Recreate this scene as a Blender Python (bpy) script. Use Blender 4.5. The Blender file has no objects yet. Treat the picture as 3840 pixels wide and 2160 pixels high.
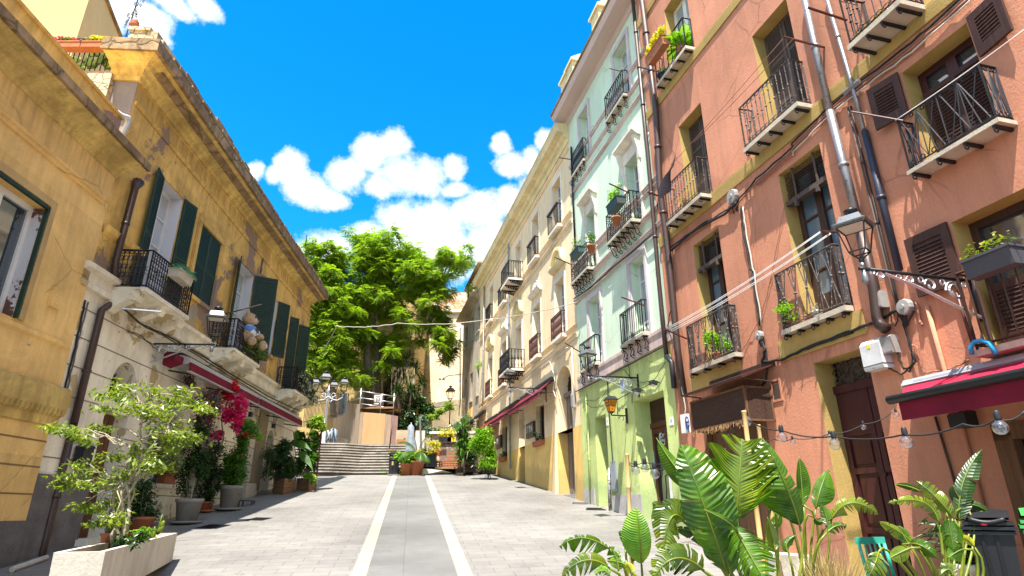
import bpy, bmesh, math, random
from mathutils import Vector, Matrix, noise
from math import sin, cos, pi, radians, sqrt, atan2
R = random.Random(11)
rnd = R.uniform
sc = bpy.context.scene
COL = sc.collection
V = Vector
# ------------------------------------------------ camera model (surveyed from the photograph)
FP, PITCH, ROLL = 2244.05, .355659, -.0039217
CP, SP, CR, SR = cos(PITCH), sin(PITCH), cos(ROLL), sin(ROLL)
def ray(X, Y):
    x = (X*1.490683-1920)/FP; y = (1080-Y*1.490683)/FP
    x, y = CR*x-SR*y, SR*x+CR*y
    return V((x, CP-y*SP, SP+y*CP))
def W(X, Y, d):
    r = ray(X, Y); return r*(d/r.y)
G0, GS = -2.36, .1215            # the street climbs away from the camera
def gz(y): return G0+GS*min(y, 34.8)
def WG(X, Y):
    r = ray(X, Y); return r*(G0/(r.z-GS*r.y))
# photo survey sheets (different enlargements of the photograph)
def zA(x, y): return (x/4, y/4)
def zB(x, y): return (x/4, 362.25+y/4)
def zC(x, y): return (322+x/4, 603.75+y/4)
def zD(x, y): return (x/4, 966+y/4)
def zE(x, y): return (1288+x/4, y/4)
def zF(x, y): return (1288+x/4, 362.25+y/4)
def zG(x, y): return (1127+x/4, 872+y/4)
def zH(x, y): return (724.5+x/4, 925.75+y/4)
def r2(x, y): return (1542.9+.50015*x, .50015*y)
def r3(x, y): return (2012.5+.5*x, .5*y)
def r4(x, y): return (1610+.37037*x, 670.8+.37037*y)
def r5(x, y): return (2012.5+.3472*x, 603.75+.3472*y)
def r6(x, y): return (1375.2+.28236*x, 1039.8+.28236*y)
def r7(x, y): return (1945.4+.2824*x, 1039.8+.2824*y)
def z4(x, y): return (1073.3+.4629*x, 201.25+.4629*y)
def r1(x, y): return (1140.4+.4445*x, 805+.4445*y)
def yY(x, y): return (1140.4+.4916*x, 603.75+.4916*y)
def i2(x, y): return (.5*x, 724.5+.5*y)
def i3(x, y): return (603.75+.19445*x, 966+.19445*y)
def i4(x, y): return (1905.2+x/6, 483+y/6)

class Fac:
    """a vertical facade plane: s along the street, n out into the street, z up"""
    def __init__(f, c, yaw, side):
        t = radians(yaw); f.d = V((sin(t), cos(t), 0)); f.N = V((cos(t), -sin(t), 0))*side
        f.o = V((c, 0, 0)); f.side = side
    def p(f, s, n, z): return f.o+f.d*s+f.N*n+V((0, 0, z))
    __call__ = p
    def px(f, pt, n=0):
        r = ray(*pt); t = (f.o.dot(f.N)+n)/r.dot(f.N); q = r*t
        return (q-f.o).dot(f.d), q.z
    def s(f, pt, n=0): return f.px(pt, n)[0]
    def z(f, pt, n=0): return f.px(pt, n)[1]
    def nz(f, pt, z):
        r = ray(*pt); q = r*(z/r.z); return (q-f.o).dot(f.N)
L = Fac(-8.5, -3.75, 1)
GF = Fac(7.8, -14.0, -1)
RF = Fac(8.05, -15.05, -1)

# ------------------------------------------------ mesh builder
class MB:
    def __init__(s, f=None): s.v = []; s.f = []; s.m = []; s.fr = f; s.mi = 0; s.sm = []; s.smooth = False
    def T(s, a): return s.fr(*a) if s.fr else V(a)
    def raw(s, vs, fs):
        b = len(s.v); s.v += vs
        for f in fs: s.f.append([b+i for i in f]); s.m.append(s.mi); s.sm.append(s.smooth)
    def q(s, *pts): s.raw([s.T(p) for p in pts], [list(range(len(pts)))])
    def box(s, x0, x1, y0, y1, z0, z1):
        s.raw([s.T((x, y, z)) for x in (x0, x1) for y in (y0, y1) for z in (z0, z1)],
              [(0, 1, 3, 2), (4, 6, 7, 5), (0, 4, 5, 1), (2, 3, 7, 6), (0, 2, 6, 4), (1, 5, 7, 3)])
    def prism(s, prof, s0, s1, ax='s'):
        """(n,z) outline swept along s"""
        k = len(prof)
        a = [s.T((s0, n, z)) for n, z in prof]; b = [s.T((s1, n, z)) for n, z in prof]
        s.raw(a+b, [(i, (i+1) % k, k+(i+1) % k, k+i) for i in range(k)]+[list(range(k)), list(range(2*k-1, k-1, -1))])
    def slab(s, pts, z0, z1):
        k = len(pts)
        a = [s.T((x, y, z0)) for x, y in pts]; b = [s.T((x, y, z1)) for x, y in pts]
        s.raw(a+b, [(i, (i+1) % k, k+(i+1) % k, k+i) for i in range(k)]+[list(range(k)), list(range(2*k-1, k-1, -1))])
    def tube(s, pts, r, k=5, cap=True, w=False):
        P_ = [V(p) if w else s.T(p) for p in pts]; n = len(P_)
        rs = r if isinstance(r, (list, tuple)) else [r]*n
        vs = []; up = None
        for i, p in enumerate(P_):
            t = (P_[min(i+1, n-1)]-P_[max(i-1, 0)])
            if t.length < 1e-9: t = V((0, 0, 1))
            t.normalize()
            if up is None: up = t.orthogonal().normalized()
            up = (up-t*up.dot(t)); up = up.normalized() if up.length > 1e-6 else t.orthogonal().normalized()
            b = t.cross(up)
            for j in range(k):
                a = 2*pi*j/k+pi/4; vs.append(p+(up*cos(a)+b*sin(a))*rs[i])
        fs = [(i*k+j, i*k+(j+1) % k, (i+1)*k+(j+1) % k, (i+1)*k+j) for i in range(n-1) for j in range(k)]
        if cap: fs += [list(range(k-1, -1, -1)), list(range((n-1)*k, n*k))]
        s.raw(vs, fs)
    def bar(s, p, q, r=.01): s.tube((p, q), r, 4)
    def ring(s, c, u, v, ru, rv, r, k=12, a0=0, a1=2*pi, sp=1.0):
        c, u, v = V(c), V(u), V(v)
        s.tube([tuple(c+u*(ru*cos(a0+(a1-a0)*i/k)*(1-(1-sp)*i/k))+v*(rv*sin(a0+(a1-a0)*i/k)*(1-(1-sp)*i/k))) for i in range(k+1)], r, 4)
    def lathe(s, c, prof, k=12, w=False, sx=1, sy=1):
        c = V(c); vs = []
        for r, z in prof:
            for j in range(k):
                a = 2*pi*(j+.5)/k; p = c+V((r*sx*cos(a), r*sy*sin(a), z)); vs.append(p if w else s.T(p))
        n = len(prof)
        s.raw(vs, [(i*k+j, i*k+(j+1) % k, (i+1)*k+(j+1) % k, (i+1)*k+j) for i in range(n-1) for j in range(k)]+[list(range(k-1, -1, -1)), list(range((n-1)*k, n*k))])
    def ball(s, c, r, k=10, sx=1, sy=1, sz=1, w=True):
        s.lathe(c, [(r*sin(pi*i/k)+1e-4, -r*cos(pi*i/k)*sz) for i in range(k+1)], k+2, w, sx, sy)
    def build(s, name, mat, parent=None, label=None, loc=None, recalc=True):
        me = bpy.data.meshes.new(name)
        root = parent
        while root is not None and root.parent: root = root.parent
        o0 = V(root.location) if root is not None else (V(loc) if loc is not None else V((0, 0, 0)))
        if root is None and loc is None and s.v:
            n = len(s.v); o0 = V((sum(v.x for v in s.v)/n, sum(v.y for v in s.v)/n, min(v.z for v in s.v)))
        me.from_pydata([tuple(v-o0) for v in s.v], [], s.f)
        for m in (mat if isinstance(mat, (list, tuple)) else [mat]): me.materials.append(m)
        me.polygons.foreach_set('material_index', s.m)
        me.polygons.foreach_set('use_smooth', s.sm)
        if recalc and len(s.f) < 40000:
            bm = bmesh.new(); bm.from_mesh(me); bmesh.ops.recalc_face_normals(bm, faces=bm.faces); bm.to_mesh(me); bm.free()
        me.update()
        o = bpy.data.objects.new(name, me); COL.objects.link(o)
        if parent is not None: o.parent = parent
        else: o.location = o0
        if label: o['label'] = label
        return o
def tag(o, label=None, cat=None, group=None, kind=None):
    for k, v in (('label', label), ('category', cat), ('group', group), ('kind', kind)):
        if v: o[k] = v
    return o
def thing(name, label, cat, loc, group=None):
    o = bpy.data.objects.new(name, None); COL.objects.link(o); o.location = V(loc); o.empty_display_size = .2
    return tag(o, label, cat, group)
def copy_tree(o, parent=None):
    c = o.copy(); COL.objects.link(c)
    if parent is not None: c.parent = parent
    for ch in [x for x in COL.objects if x.parent == o]: copy_tree(ch, c)
    return c
def put(proto, loc, rz=0, scale=1, label=None, first=[None]):
    c = copy_tree(proto); c.location = V(loc); c.rotation_euler = (0, 0, rz); c.scale = (scale,)*3
    if label: c['label'] = label
    return c

# ------------------------------------------------ materials
def nt(name):
    m = bpy.data.materials.new(name); m.use_nodes = True; t = m.node_tree; t.nodes.clear()
    return m, t.nodes, t.links
def N(ns, typ, **kw):
    n = ns.new(typ)
    for k, v in kw.items():
        if k in n.inputs: n.inputs[k].default_value = v
        else: setattr(n, k, v)
    return n
def c4(c): return (c[0], c[1], c[2], 1)
def srgb(r, g, b):
    f = lambda v: (v/255/12.92) if v/255 <= .04045 else ((v/255+.055)/1.055)**2.4
    return (f(r), f(g), f(b))
def mix(ns, ls, fac, a, b, typ='MIX'):
    n = ns.new('ShaderNodeMix'); n.data_type = 'RGBA'; n.blend_type = typ
    for sock, v in ((n.inputs[0], fac), (n.inputs[6], a), (n.inputs[7], b)):
        if hasattr(v, 'links'): ls.new(v, sock)
        else: sock.default_value = v if not isinstance(v, tuple) or len(v) != 3 else c4(v)
    return n.outputs[2]
def mth(ns, ls, op, a, b=0, c=0, clamp=False):
    n = ns.new('ShaderNodeMath'); n.operation = op; n.use_clamp = clamp
    for i, v in enumerate((a, b, c)):
        if hasattr(v, 'links'): ls.new(v, n.inputs[i])
        else: n.inputs[i].default_value = v
    return n.outputs[0]
def ramp(ns, ls, src, pts, typ='LINEAR'):
    n = ns.new('ShaderNodeValToRGB'); ls.new(src, n.inputs[0]); e = n.color_ramp.elements; n.color_ramp.interpolation = typ
    while len(e) < len(pts): e.new(.5)
    for i, (p, c) in enumerate(pts): e[i].position = p; e[i].color = (c, c, c, 1) if not isinstance(c, tuple) else c4(c)
    return n.outputs[0]
def pos(ns, ls, scale=(1, 1, 1), rot=0):
    g = ns.new('ShaderNodeNewGeometry'); m = ns.new('ShaderNodeMapping'); m.inputs['Scale'].default_value = scale
    m.inputs['Rotation'].default_value = (0, 0, rot); ls.new(g.outputs['Position'], m.inputs[0]); return m.outputs[0]
def nz(ns, ls, vec, scale, detail=4, rough=.6, dist=0):
    n = N(ns, 'ShaderNodeTexNoise', Scale=scale, Detail=detail, Roughness=rough, Distortion=dist); ls.new(vec, n.inputs['Vector']); return n.outputs[0]
def N2(ns, ls, P_, s):
    n = N(ns, 'ShaderNodeTexNoise', Scale=s, Detail=5); ls.new(P_, n.inputs['Vector']); return n.outputs[1]
def surf(name, col, rough=.85, var=.12, vs=1.2, bump=.25, bs=60, metal=0, spec=.3, patch=None, drip=0, grime=0, cracks=0, coat=0, fine=.05, ledges=(), damp=0, cells=0, hair=0, dcol=None):
    """generic weathered surface; patch=(colour, threshold, scale)"""
    m, ns, ls = nt(name)
    P_ = pos(ns, ls)
    lo = tuple(c*(1-var) for c in col); hi = tuple(min(1, c*(1+var)) for c in col)
    c = mix(ns, ls, ramp(ns, ls, nz(ns, ls, P_, vs, 6), [(.3, 0), (.7, 1)]), c4(lo), c4(hi))
    if fine: c = mix(ns, ls, ramp(ns, ls, nz(ns, ls, P_, 35, 3), [(.35, 0), (.65, 1)]), c, mix(ns, ls, 1, c, c4((1-2*fine,)*3), 'MULTIPLY'))
    if drip:
        q = pos(ns, ls, (2.2, 2.2, .22))
        c = mix(ns, ls, mth(ns, ls, 'MULTIPLY', ramp(ns, ls, nz(ns, ls, q, 1.6, 6, .72), [(.45, 0), (.66, 1)]), drip), c, tuple(x*.38 for x in col))
    if grime:
        c = mix(ns, ls, mth(ns, ls, 'MULTIPLY', ramp(ns, ls, nz(ns, ls, P_, .55, 8, .72, .6), [(.42, 0), (.60, 1)]), grime), c, tuple(x*f for x, f in zip(col, (.42, .38, .36))))
    h = nz(ns, ls, P_, bs, 5, .65)
    if cells:
        vc = N(ns, 'ShaderNodeTexVoronoi', Scale=.42, feature='SMOOTH_F1', Smoothness=.12); ls.new(P_, vc.inputs['Vector']); bw_ = ns.new('ShaderNodeRGBToBW'); ls.new(vc.outputs['Color'], bw_.inputs[0])
        c = mix(ns, ls, 1, c, ramp(ns, ls, bw_.outputs[0], [(.2, 1-cells), (.8, 1+cells*.3)]), 'MULTIPLY')
    sx = ns.new('ShaderNodeSeparateXYZ'); g_ = ns.new('ShaderNodeNewGeometry'); ls.new(g_.outputs['Position'], sx.inputs[0])
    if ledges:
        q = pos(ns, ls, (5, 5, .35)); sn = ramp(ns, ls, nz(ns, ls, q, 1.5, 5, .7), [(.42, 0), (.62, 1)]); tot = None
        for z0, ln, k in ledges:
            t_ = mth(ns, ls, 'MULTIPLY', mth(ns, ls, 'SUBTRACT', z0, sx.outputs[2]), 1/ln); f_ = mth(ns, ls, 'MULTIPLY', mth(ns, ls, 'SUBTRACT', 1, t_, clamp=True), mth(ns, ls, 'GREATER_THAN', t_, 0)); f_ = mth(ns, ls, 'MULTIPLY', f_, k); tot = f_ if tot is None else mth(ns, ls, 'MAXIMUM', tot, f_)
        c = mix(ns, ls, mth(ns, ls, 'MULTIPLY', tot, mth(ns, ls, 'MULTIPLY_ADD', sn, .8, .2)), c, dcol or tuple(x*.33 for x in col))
    if damp:
        hh = mth(ns, ls, 'SUBTRACT', mth(ns, ls, 'SUBTRACT', sx.outputs[2], G0), mth(ns, ls, 'MULTIPLY', sx.outputs[1], GS)); f_ = mth(ns, ls, 'SUBTRACT', 1, mth(ns, ls, 'MULTIPLY', hh, 1/1.3), clamp=True)
        c = mix(ns, ls, mth(ns, ls, 'MULTIPLY', ramp(ns, ls, mth(ns, ls, 'ADD', f_, mth(ns, ls, 'MULTIPLY', nz(ns, ls, P_, 2.5, 6, .7), 1.0)), [(.75, 0), (1.15, 1)]), damp), c, tuple(x*f2 for x, f2 in zip(col, (.45, .5, .6))))
    if hair:
        v = N(ns, 'ShaderNodeTexVoronoi', feature='DISTANCE_TO_EDGE', Scale=.7); wv_ = mix(ns, ls, .12, P_, N2(ns, ls, P_, 3)); ls.new(wv_, v.inputs['Vector'])
        e_ = mth(ns, ls, 'MULTIPLY', ramp(ns, ls, v.outputs[0], [(0, 1), (.012, 0)]), ramp(ns, ls, nz(ns, ls, P_, .6, 3), [(.48, 0), (.56, hair)])); c = mix(ns, ls, e_, c, tuple(x*.35 for x in col))
    if patch:
        pc, th, ps = patch[:3]
        msk = ramp(ns, ls, nz(ns, ls, P_, ps, 7, .62, .3), [(th, 0), (th+.012, 1)])
        c = mix(ns, ls, msk, c, mix(ns, ls, nz(ns, ls, P_, 9, 4), tuple(x*.7 for x in pc), pc))
        h = mth(ns, ls, 'SUBTRACT', h, mth(ns, ls, 'MULTIPLY', msk, 1.2))
    if cracks:
        v = N(ns, 'ShaderNodeTexVoronoi', feature='DISTANCE_TO_EDGE', Scale=cracks)
        wv = ns.new('ShaderNodeVectorMath'); wv.operation = 'ADD'; ls.new(P_, wv.inputs[0])
        n2 = N(ns, 'ShaderNodeTexNoise', Scale=cracks*1.5, Detail=4); ls.new(P_, n2.inputs['Vector'])
        sc_ = ns.new('ShaderNodeVectorMath'); sc_.operation = 'SCALE'; sc_.inputs['Scale'].default_value = .7/cracks; ls.new(n2.outputs[1], sc_.inputs[0]); ls.new(sc_.outputs[0], wv.inputs[1])
        ls.new(wv.outputs[0], v.inputs['Vector'])
        e = ramp(ns, ls, v.outputs[0], [(0, 1), (.05, 0)])
        c = mix(ns, ls, e, c, tuple(x*.4 for x in col)); h = mth(ns, ls, 'SUBTRACT', h, e)
    b = N(ns, 'ShaderNodeBsdfPrincipled', Roughness=rough, Metallic=metal); b.inputs['Specular IOR Level'].default_value = spec
    b.inputs['Coat Weight'].default_value = coat
    bp = N(ns, 'ShaderNodeBump', Strength=bump, Distance=.02); ls.new(h, bp.inputs['Height']); ls.new(bp.outputs[0], b.inputs['Normal'])
    ls.new(c, b.inputs['Base Color'])
    o = ns.new('ShaderNodeOutputMaterial'); ls.new(b.outputs[0], o.inputs[0]); return m
def leafm(name, col, col2=None, trans=.45, gloss=.12, vs=5, rough=.4, brown=0):
    m, ns, ls = nt(name); P_ = pos(ns, ls)
    col2 = col2 or tuple(x*.55 for x in col)
    c = mix(ns, ls, ramp(ns, ls, nz(ns, ls, P_, vs, 3), [(.35, 0), (.65, 1)]), col2, col)
    if brown: c = mix(ns, ls, ramp(ns, ls, nz(ns, ls, P_, 6, 7, .7, .5), [(brown, 0), (brown+.05, 1)]), c, (.20, .12, .03))
    d = N(ns, 'ShaderNodeBsdfDiffuse'); t = N(ns, 'ShaderNodeBsdfTranslucent'); g = N(ns, 'ShaderNodeBsdfGlossy', Roughness=rough)
    ls.new(c, d.inputs[0]); ls.new(mix(ns, ls, 1, c, (1.25, 1.35, .5, 1), 'MULTIPLY'), t.inputs[0]); g.inputs[0].default_value = (.9, .95, .85, 1)
    m1 = N(ns, 'ShaderNodeMixShader'); m1.inputs[0].default_value = trans; ls.new(d.outputs[0], m1.inputs[1]); ls.new(t.outputs[0], m1.inputs[2])
    m2 = N(ns, 'ShaderNodeMixShader'); m2.inputs[0].default_value = gloss; ls.new(m1.outputs[0], m2.inputs[1]); ls.new(g.outputs[0], m2.inputs[2])
    o = ns.new('ShaderNodeOutputMaterial'); ls.new(m2.outputs[0], o.inputs[0]); return m
def glassm(name, col=(.02, .035, .05), rough=.04, spec=1.0):
    m, ns, ls = nt(name); P_ = pos(ns, ls)
    b = N(ns, 'ShaderNodeBsdfPrincipled', Roughness=rough); b.inputs['Specular IOR Level'].default_value = spec
    b.inputs['Base Color'].default_value = c4(col); b.inputs['IOR'].default_value = 1.8
    bp = N(ns, 'ShaderNodeBump', Strength=.05, Distance=.05); ls.new(nz(ns, ls, P_, 1.5, 2), bp.inputs['Height']); ls.new(bp.outputs[0], b.inputs['Normal'])
    o = ns.new('ShaderNodeOutputMaterial'); ls.new(b.outputs[0], o.inputs[0]); return m
def woodm(name, col, rough=.6, scale=(14, 14, .8), var=.35, worn=None, spec=.3):
    m, ns, ls = nt(name); P_ = pos(ns, ls, scale)
    n = nz(ns, ls, P_, 1.5, 6, .65, .4)
    c = mix(ns, ls, ramp(ns, ls, n, [(.3, 0), (.7, 1)]), tuple(x*(1-var) for x in col), tuple(min(1, x*(1+var)) for x in col))
    if worn: c = mix(ns, ls, ramp(ns, ls, nz(ns, ls, P_, 2.2, 6, .75), [(.6, 0), (.68, 1)]), c, worn)
    b = N(ns, 'ShaderNodeBsdfPrincipled', Roughness=rough); b.inputs['Specular IOR Level'].default_value = spec
    bp = N(ns, 'ShaderNodeBump', Strength=.35, Distance=.01); ls.new(n, bp.inputs['Height']); ls.new(bp.outputs[0], b.inputs['Normal'])
    ls.new(c, b.inputs['Base Color']); o = ns.new('ShaderNodeOutputMaterial'); ls.new(b.outputs[0], o.inputs[0]); return m
def rustm(name, col, col2, th=.55, rough=.45, metal=.5, scale=14):
    m, ns, ls = nt(name); P_ = pos(ns, ls)
    f = ramp(ns, ls, nz(ns, ls, P_, scale, 6, .7), [(th, 0), (th+.06, 1)])
    c = mix(ns, ls, f, col, col2)
    b = N(ns, 'ShaderNodeBsdfPrincipled', Roughness=rough, Metallic=metal); ls.new(c, b.inputs['Base Color'])
    bp = N(ns, 'ShaderNodeBump', Strength=.3, Distance=.005); ls.new(nz(ns, ls, P_, 60, 4), bp.inputs['Height']); ls.new(bp.outputs[0], b.inputs['Normal'])
    o = ns.new('ShaderNodeOutputMaterial'); ls.new(b.outputs[0], o.inputs[0]); return m
def pavem(name, c1, c2, joint, bw, bh, rot, off=.5, joint_w=.006, rough=.55, grain=.12, warm=None):
    m, ns, ls = nt(name); P_ = pos(ns, ls, (1, 1, 1), rot)
    wv = ns.new('ShaderNodeVectorMath'); wv.operation = 'ADD'; ls.new(P_, wv.inputs[0])
    n2 = N(ns, 'ShaderNodeTexNoise', Scale=.8, Detail=2); ls.new(P_, n2.inputs['Vector'])
    s_ = ns.new('ShaderNodeVectorMath'); s_.operation = 'SCALE'; s_.inputs['Scale'].default_value = .02; ls.new(n2.outputs[1], s_.inputs[0]); ls.new(s_.outputs[0], wv.inputs[1])
    b = N(ns, 'ShaderNodeTexBrick'); b.offset = off; b.inputs['Scale'].default_value = 1
    b.inputs['Brick Width'].default_value = bw; b.inputs['Row Height'].default_value = bh; b.inputs['Mortar Size'].default_value = joint_w
    b.inputs['Mortar Smooth'].default_value = .2; b.inputs['Bias'].default_value = -.1
    b.inputs['Color1'].default_value = c4(c1); b.inputs['Color2'].default_value = c4(c2); b.inputs['Mortar'].default_value = c4(joint)
    ls.new(wv.outputs[0], b.inputs['Vector'])
    c = b.outputs[0]
    f1 = ramp(ns, ls, nz(ns, ls, P_, .35, 7, .7), [(.35, 0), (.7, 1)])
    c = mix(ns, ls, 1, c, mix(ns, ls, f1, (.68, .67, .66, 1), (1.1, 1.09, 1.06, 1)), 'MULTIPLY')
    if warm: c = mix(ns, ls, ramp(ns, ls, nz(ns, ls, P_, 2.5, 5, .7, 1), [(.45, 0), (.7, 1)]), c, warm)
    f2 = ramp(ns, ls, nz(ns, ls, P_, 45, 4, .7), [(.3, 0), (.7, 1)])
    c = mix(ns, ls, f2, mix(ns, ls, 1, c, (1-2*grain,)*3+(1,), 'MULTIPLY'), c)
    st = ramp(ns, ls, nz(ns, ls, P_, 2.3, 9, .8, .5), [(.565, 0), (.66, 1)])
    c = mix(ns, ls, mth(ns, ls, 'MULTIPLY', st, .5), c, (.10, .095, .088))
    p = N(ns, 'ShaderNodeBsdfPrincipled', Roughness=rough); ls.new(c, p.inputs['Base Color']); p.inputs['Specular IOR Level'].default_value = .35
    h = mth(ns, ls, 'SUBTRACT', mth(ns, ls, 'MULTIPLY', nz(ns, ls, P_, 50, 5, .7), .35), b.outputs['Fac'])
    bp = N(ns, 'ShaderNodeBump', Strength=.45, Distance=.01); ls.new(h, bp.inputs['Height']); ls.new(bp.outputs[0], p.inputs['Normal'])
    o = ns.new('ShaderNodeOutputMaterial'); ls.new(p.outputs[0], o.inputs[0]); return m

ochre = surf('ochre_plaster', (.84, .53, .15), var=.2, vs=.8, grime=.62, drip=.5, patch=((.30, .20, .14), .575, .55), ledges=((10.0, 1.3, .8), (8.9, .9, .35), (5.6, .8, .45)), hair=.8, cells=.12, bump=.5, bs=25)
ochre_n = surf('near_ochre_plaster', (.86, .56, .20), var=.14, vs=.7, grime=.35, drip=.3, patch=((.36, .25, .17), .62, .8), ledges=((7.3, .8, .6), (6.0, .5, .3), (1.0, .7, .5)), hair=.7, cells=.08, bump=.35, bs=30)
corona_m = surf('stained_corona', (.34, .23, .12), var=.35, vs=2.2, grime=.85, drip=.8, bump=1, bs=7, cracks=1.3)
cornice_m = surf('weathered_cornice', (.72, .52, .17), var=.25, vs=1.6, grime=.7, drip=.75, bump=.8, bs=9, cracks=0)
tile_m = surf('lichened_stone', (.33, .23, .12), var=.35, vs=3, grime=.8, bump=1, bs=8)
lime = surf('pale_limestone', (.90, .82, .64), var=.12, vs=1, grime=.35, drip=.35, bump=.8, bs=14, patch=((.55, .42, .22), .60, .9))
rough_plaster = surf('grey_render', (.17, .155, .145), var=.25, vs=2.5, grime=.4, drip=.3, bump=1, bs=14)
rubble = surf('rubble_stone', (.52, .42, .27), var=.25, vs=3, grime=.5, bump=1, bs=7, cracks=3.5)
red_m = surf('terracotta_stucco', (.60, .255, .15), var=.14, vs=.4, grime=.14, drip=.25, bump=.35, bs=24, ledges=((2.95, 1.1, .5), (7.0, 1.0, .4), (2.6, .8, .4), (10.6, 1, .3)), damp=.55, cells=.13, hair=.6)
red_rev = surf('mustard_reveal', (.46, .31, .10), var=.1, vs=1.5, grime=.3, bump=.3, bs=30)
green_m = surf('mint_stucco', (.66, .79, .60), var=.05, vs=.7, grime=.1, drip=.18, bump=.3, bs=26, ledges=((8.2, 1.2, .35), (4.6, 1.0, .4), (12.3, 1, .3)), cells=.06, hair=.5, dcol=(.30, .36, .26))
lime_g = surf('lime_stucco', (.60, .70, .26), var=.09, vs=.8, grime=.22, drip=.3, bump=.45, bs=24, patch=((.50, .52, .40), .63, .8), ledges=((4.1, .9, .4),), damp=.7, cells=.08, hair=.6)
pinkband = surf('rose_band', (.62, .48, .43), var=.12, vs=1, grime=.4, drip=.4, bump=.3, bs=30)
peach = surf('peach_stucco', (.92, .70, .43), var=.06, vs=.7, grime=.16, drip=.2, bump=.3, bs=30, ledges=((11.2, 1.2, .35), (7.0, 1.0, .35), (4.2, .9, .4)), cells=.06, hair=.5)
yel_low = surf('yellow_stucco', (.86, .57, .18), var=.1, vs=1, grime=.2, drip=.2, bump=.35, bs=30, damp=.6, cells=.1)
cream = surf('cream_cornice', (.84, .70, .40), var=.07, vs=1.2, grime=.3, drip=.3, bump=.3, bs=25)
offwhite = surf('offwhite_trim', (.85, .77, .63), var=.08, vs=2, grime=.35, drip=.3, bump=.2, bs=40)
lilac = surf('lilac_trim', (.64, .56, .57), var=.08, vs=2, grime=.35, drip=.3, bump=.2, bs=40)
oldgrey = surf('old_grey_stucco', (.62, .52, .40), var=.14, vs=.9, grime=.5, drip=.6, bump=.5, bs=20)
bastion_m = surf('bastion_plaster', (.82, .68, .44), var=.14, vs=.5, grime=.35, drip=.35, bump=.6, bs=12, patch=((.66, .60, .50), .60, .5))
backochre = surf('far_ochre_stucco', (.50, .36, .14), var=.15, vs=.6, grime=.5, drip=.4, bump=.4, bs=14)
tower_m = surf('pale_tower_stucco', (.70, .45, .19), var=.06, vs=.5, grime=.12, bump=.25, bs=24)
white_p = surf('white_paint', (.74, .73, .70), rough=.5, var=.06, vs=4, grime=.2, bump=.12, bs=30)
slab_m = surf('balcony_stone', (.52, .46, .36), var=.12, vs=2, grime=.45, drip=.2, bump=.4, bs=20)
concrete = surf('cast_concrete', (.60, .55, .47), var=.1, vs=2.5, grime=.3, drip=.3, bump=.4, bs=30)
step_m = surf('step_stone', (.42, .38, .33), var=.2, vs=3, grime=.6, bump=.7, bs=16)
terr_m = surf('terracotta', (.38, .13, .06), rough=.8, var=.15, vs=5, grime=.3, bump=.15, bs=40)
potgrey = surf('grey_pot', (.27, .25, .22), rough=.8, var=.1, vs=4, grime=.4, bump=.2, bs=30)
soil = surf('soil', (.06, .045, .03), var=.4, vs=20, bump=1, bs=30)
green_p = surf('dark_green_paint', (.012, .036, .020), rough=.6, var=.2, vs=4, grime=.25, bump=.15, bs=40, spec=.35)
white_i = surf('white_inner', (.62, .62, .64), rough=.6, var=.05, bump=.1)
brown_w = woodm('dark_brown_wood', (.055, .028, .018))
old_wood = woodm('old_plank_wood', (.13, .06, .028), worn=(.24, .15, .08), rough=.8)
grey_wood = woodm('grey_weathered_wood', (.20, .155, .13), worn=(.3, .26, .22), rough=.85)
maroon_w = woodm('maroon_door_paint', (.052, .013, .014), var=.2, rough=.42, spec=.4)
bar_w = woodm('bar_door_wood', (.10, .032, .018), rough=.4)
shut_w = woodm('shutter_brown', (.052, .022, .015), worn=(.16, .09, .06), rough=.6)
louvre_w = woodm('grey_louvre', (.085, .06, .048), worn=(.16, .13, .11), rough=.7)
pallet_w = woodm('pallet_wood', (.34, .13, .06), scale=(2, 12, 12), rough=.75)
planter_w = woodm('planter_wood', (.25, .14, .07), scale=(3, 3, 18), rough=.8)
bamboo_m = woodm('bamboo', (.55, .36, .15), scale=(20, 20, 2), var=.2, rough=.5)
iron = rustm('wrought_iron', (.022, .02, .022), (.09, .045, .025), .66, metal=.55)
iron_w = rustm('flaking_white_iron', (.06, .045, .04), (.30, .27, .24), .56, metal=.15, rough=.6, scale=18)
iron_g = rustm('grey_green_iron', (.06, .07, .075), (.03, .03, .035), .55, metal=.4)
rail_w = rustm('dark_red_rail', (.07, .02, .014), (.03, .012, .01), .6, metal=0)
lamp_m = rustm('lamp_black', (.03, .031, .033), (.055, .05, .045), .6, metal=.5, rough=.35)
lamp_lid = rustm('lamp_lid_grey', (.20, .21, .215), (.12, .12, .12), .6, metal=.5, rough=.35)
silver = rustm('galvanised', (.46, .47, .48), (.30, .30, .31), .6, metal=.7, rough=.4)
pipe_m = rustm('brown_pipe', (.06, .035, .028), (.12, .07, .05), .6, metal=.3)
pipe_g = rustm('zinc_pipe', (.27, .25, .25), (.13, .11, .11), .58, metal=.6, rough=.38)
cable_m = surf('black_cable', (.02, .018, .017), rough=.6, var=.3)
cable_w = surf('pale_cable', (.55, .50, .42), rough=.6, var=.1)
cable_r = surf('painted_cable', (.30, .13, .085), rough=.7, var=.2)
glass = glassm('window_glass')
glass_b = glassm('window_glass_blue', (.10, .16, .22), .06, .6)
glass_c = glassm('curtained_glass', (.30, .36, .38), .12, .6)
glass_w = glassm('curtained_glass_white', (.42, .46, .50), .15, .5)
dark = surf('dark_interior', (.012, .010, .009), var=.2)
awn_m = surf('burgundy_awning', (.15, .005, .02), rough=.9, var=.25, vs=2, bump=.5, bs=4, fine=.03)
awn_top = surf('bright_awning_top', (.36, .008, .04), rough=.9, var=.2, vs=2, bump=.6, bs=4, grime=.2)
awn_box = surf('awning_housing', (.42, .40, .38), rough=.45, var=.06)
black_p = surf('black_plastic', (.022, .023, .026), rough=.4, var=.1, bump=.05)
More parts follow.
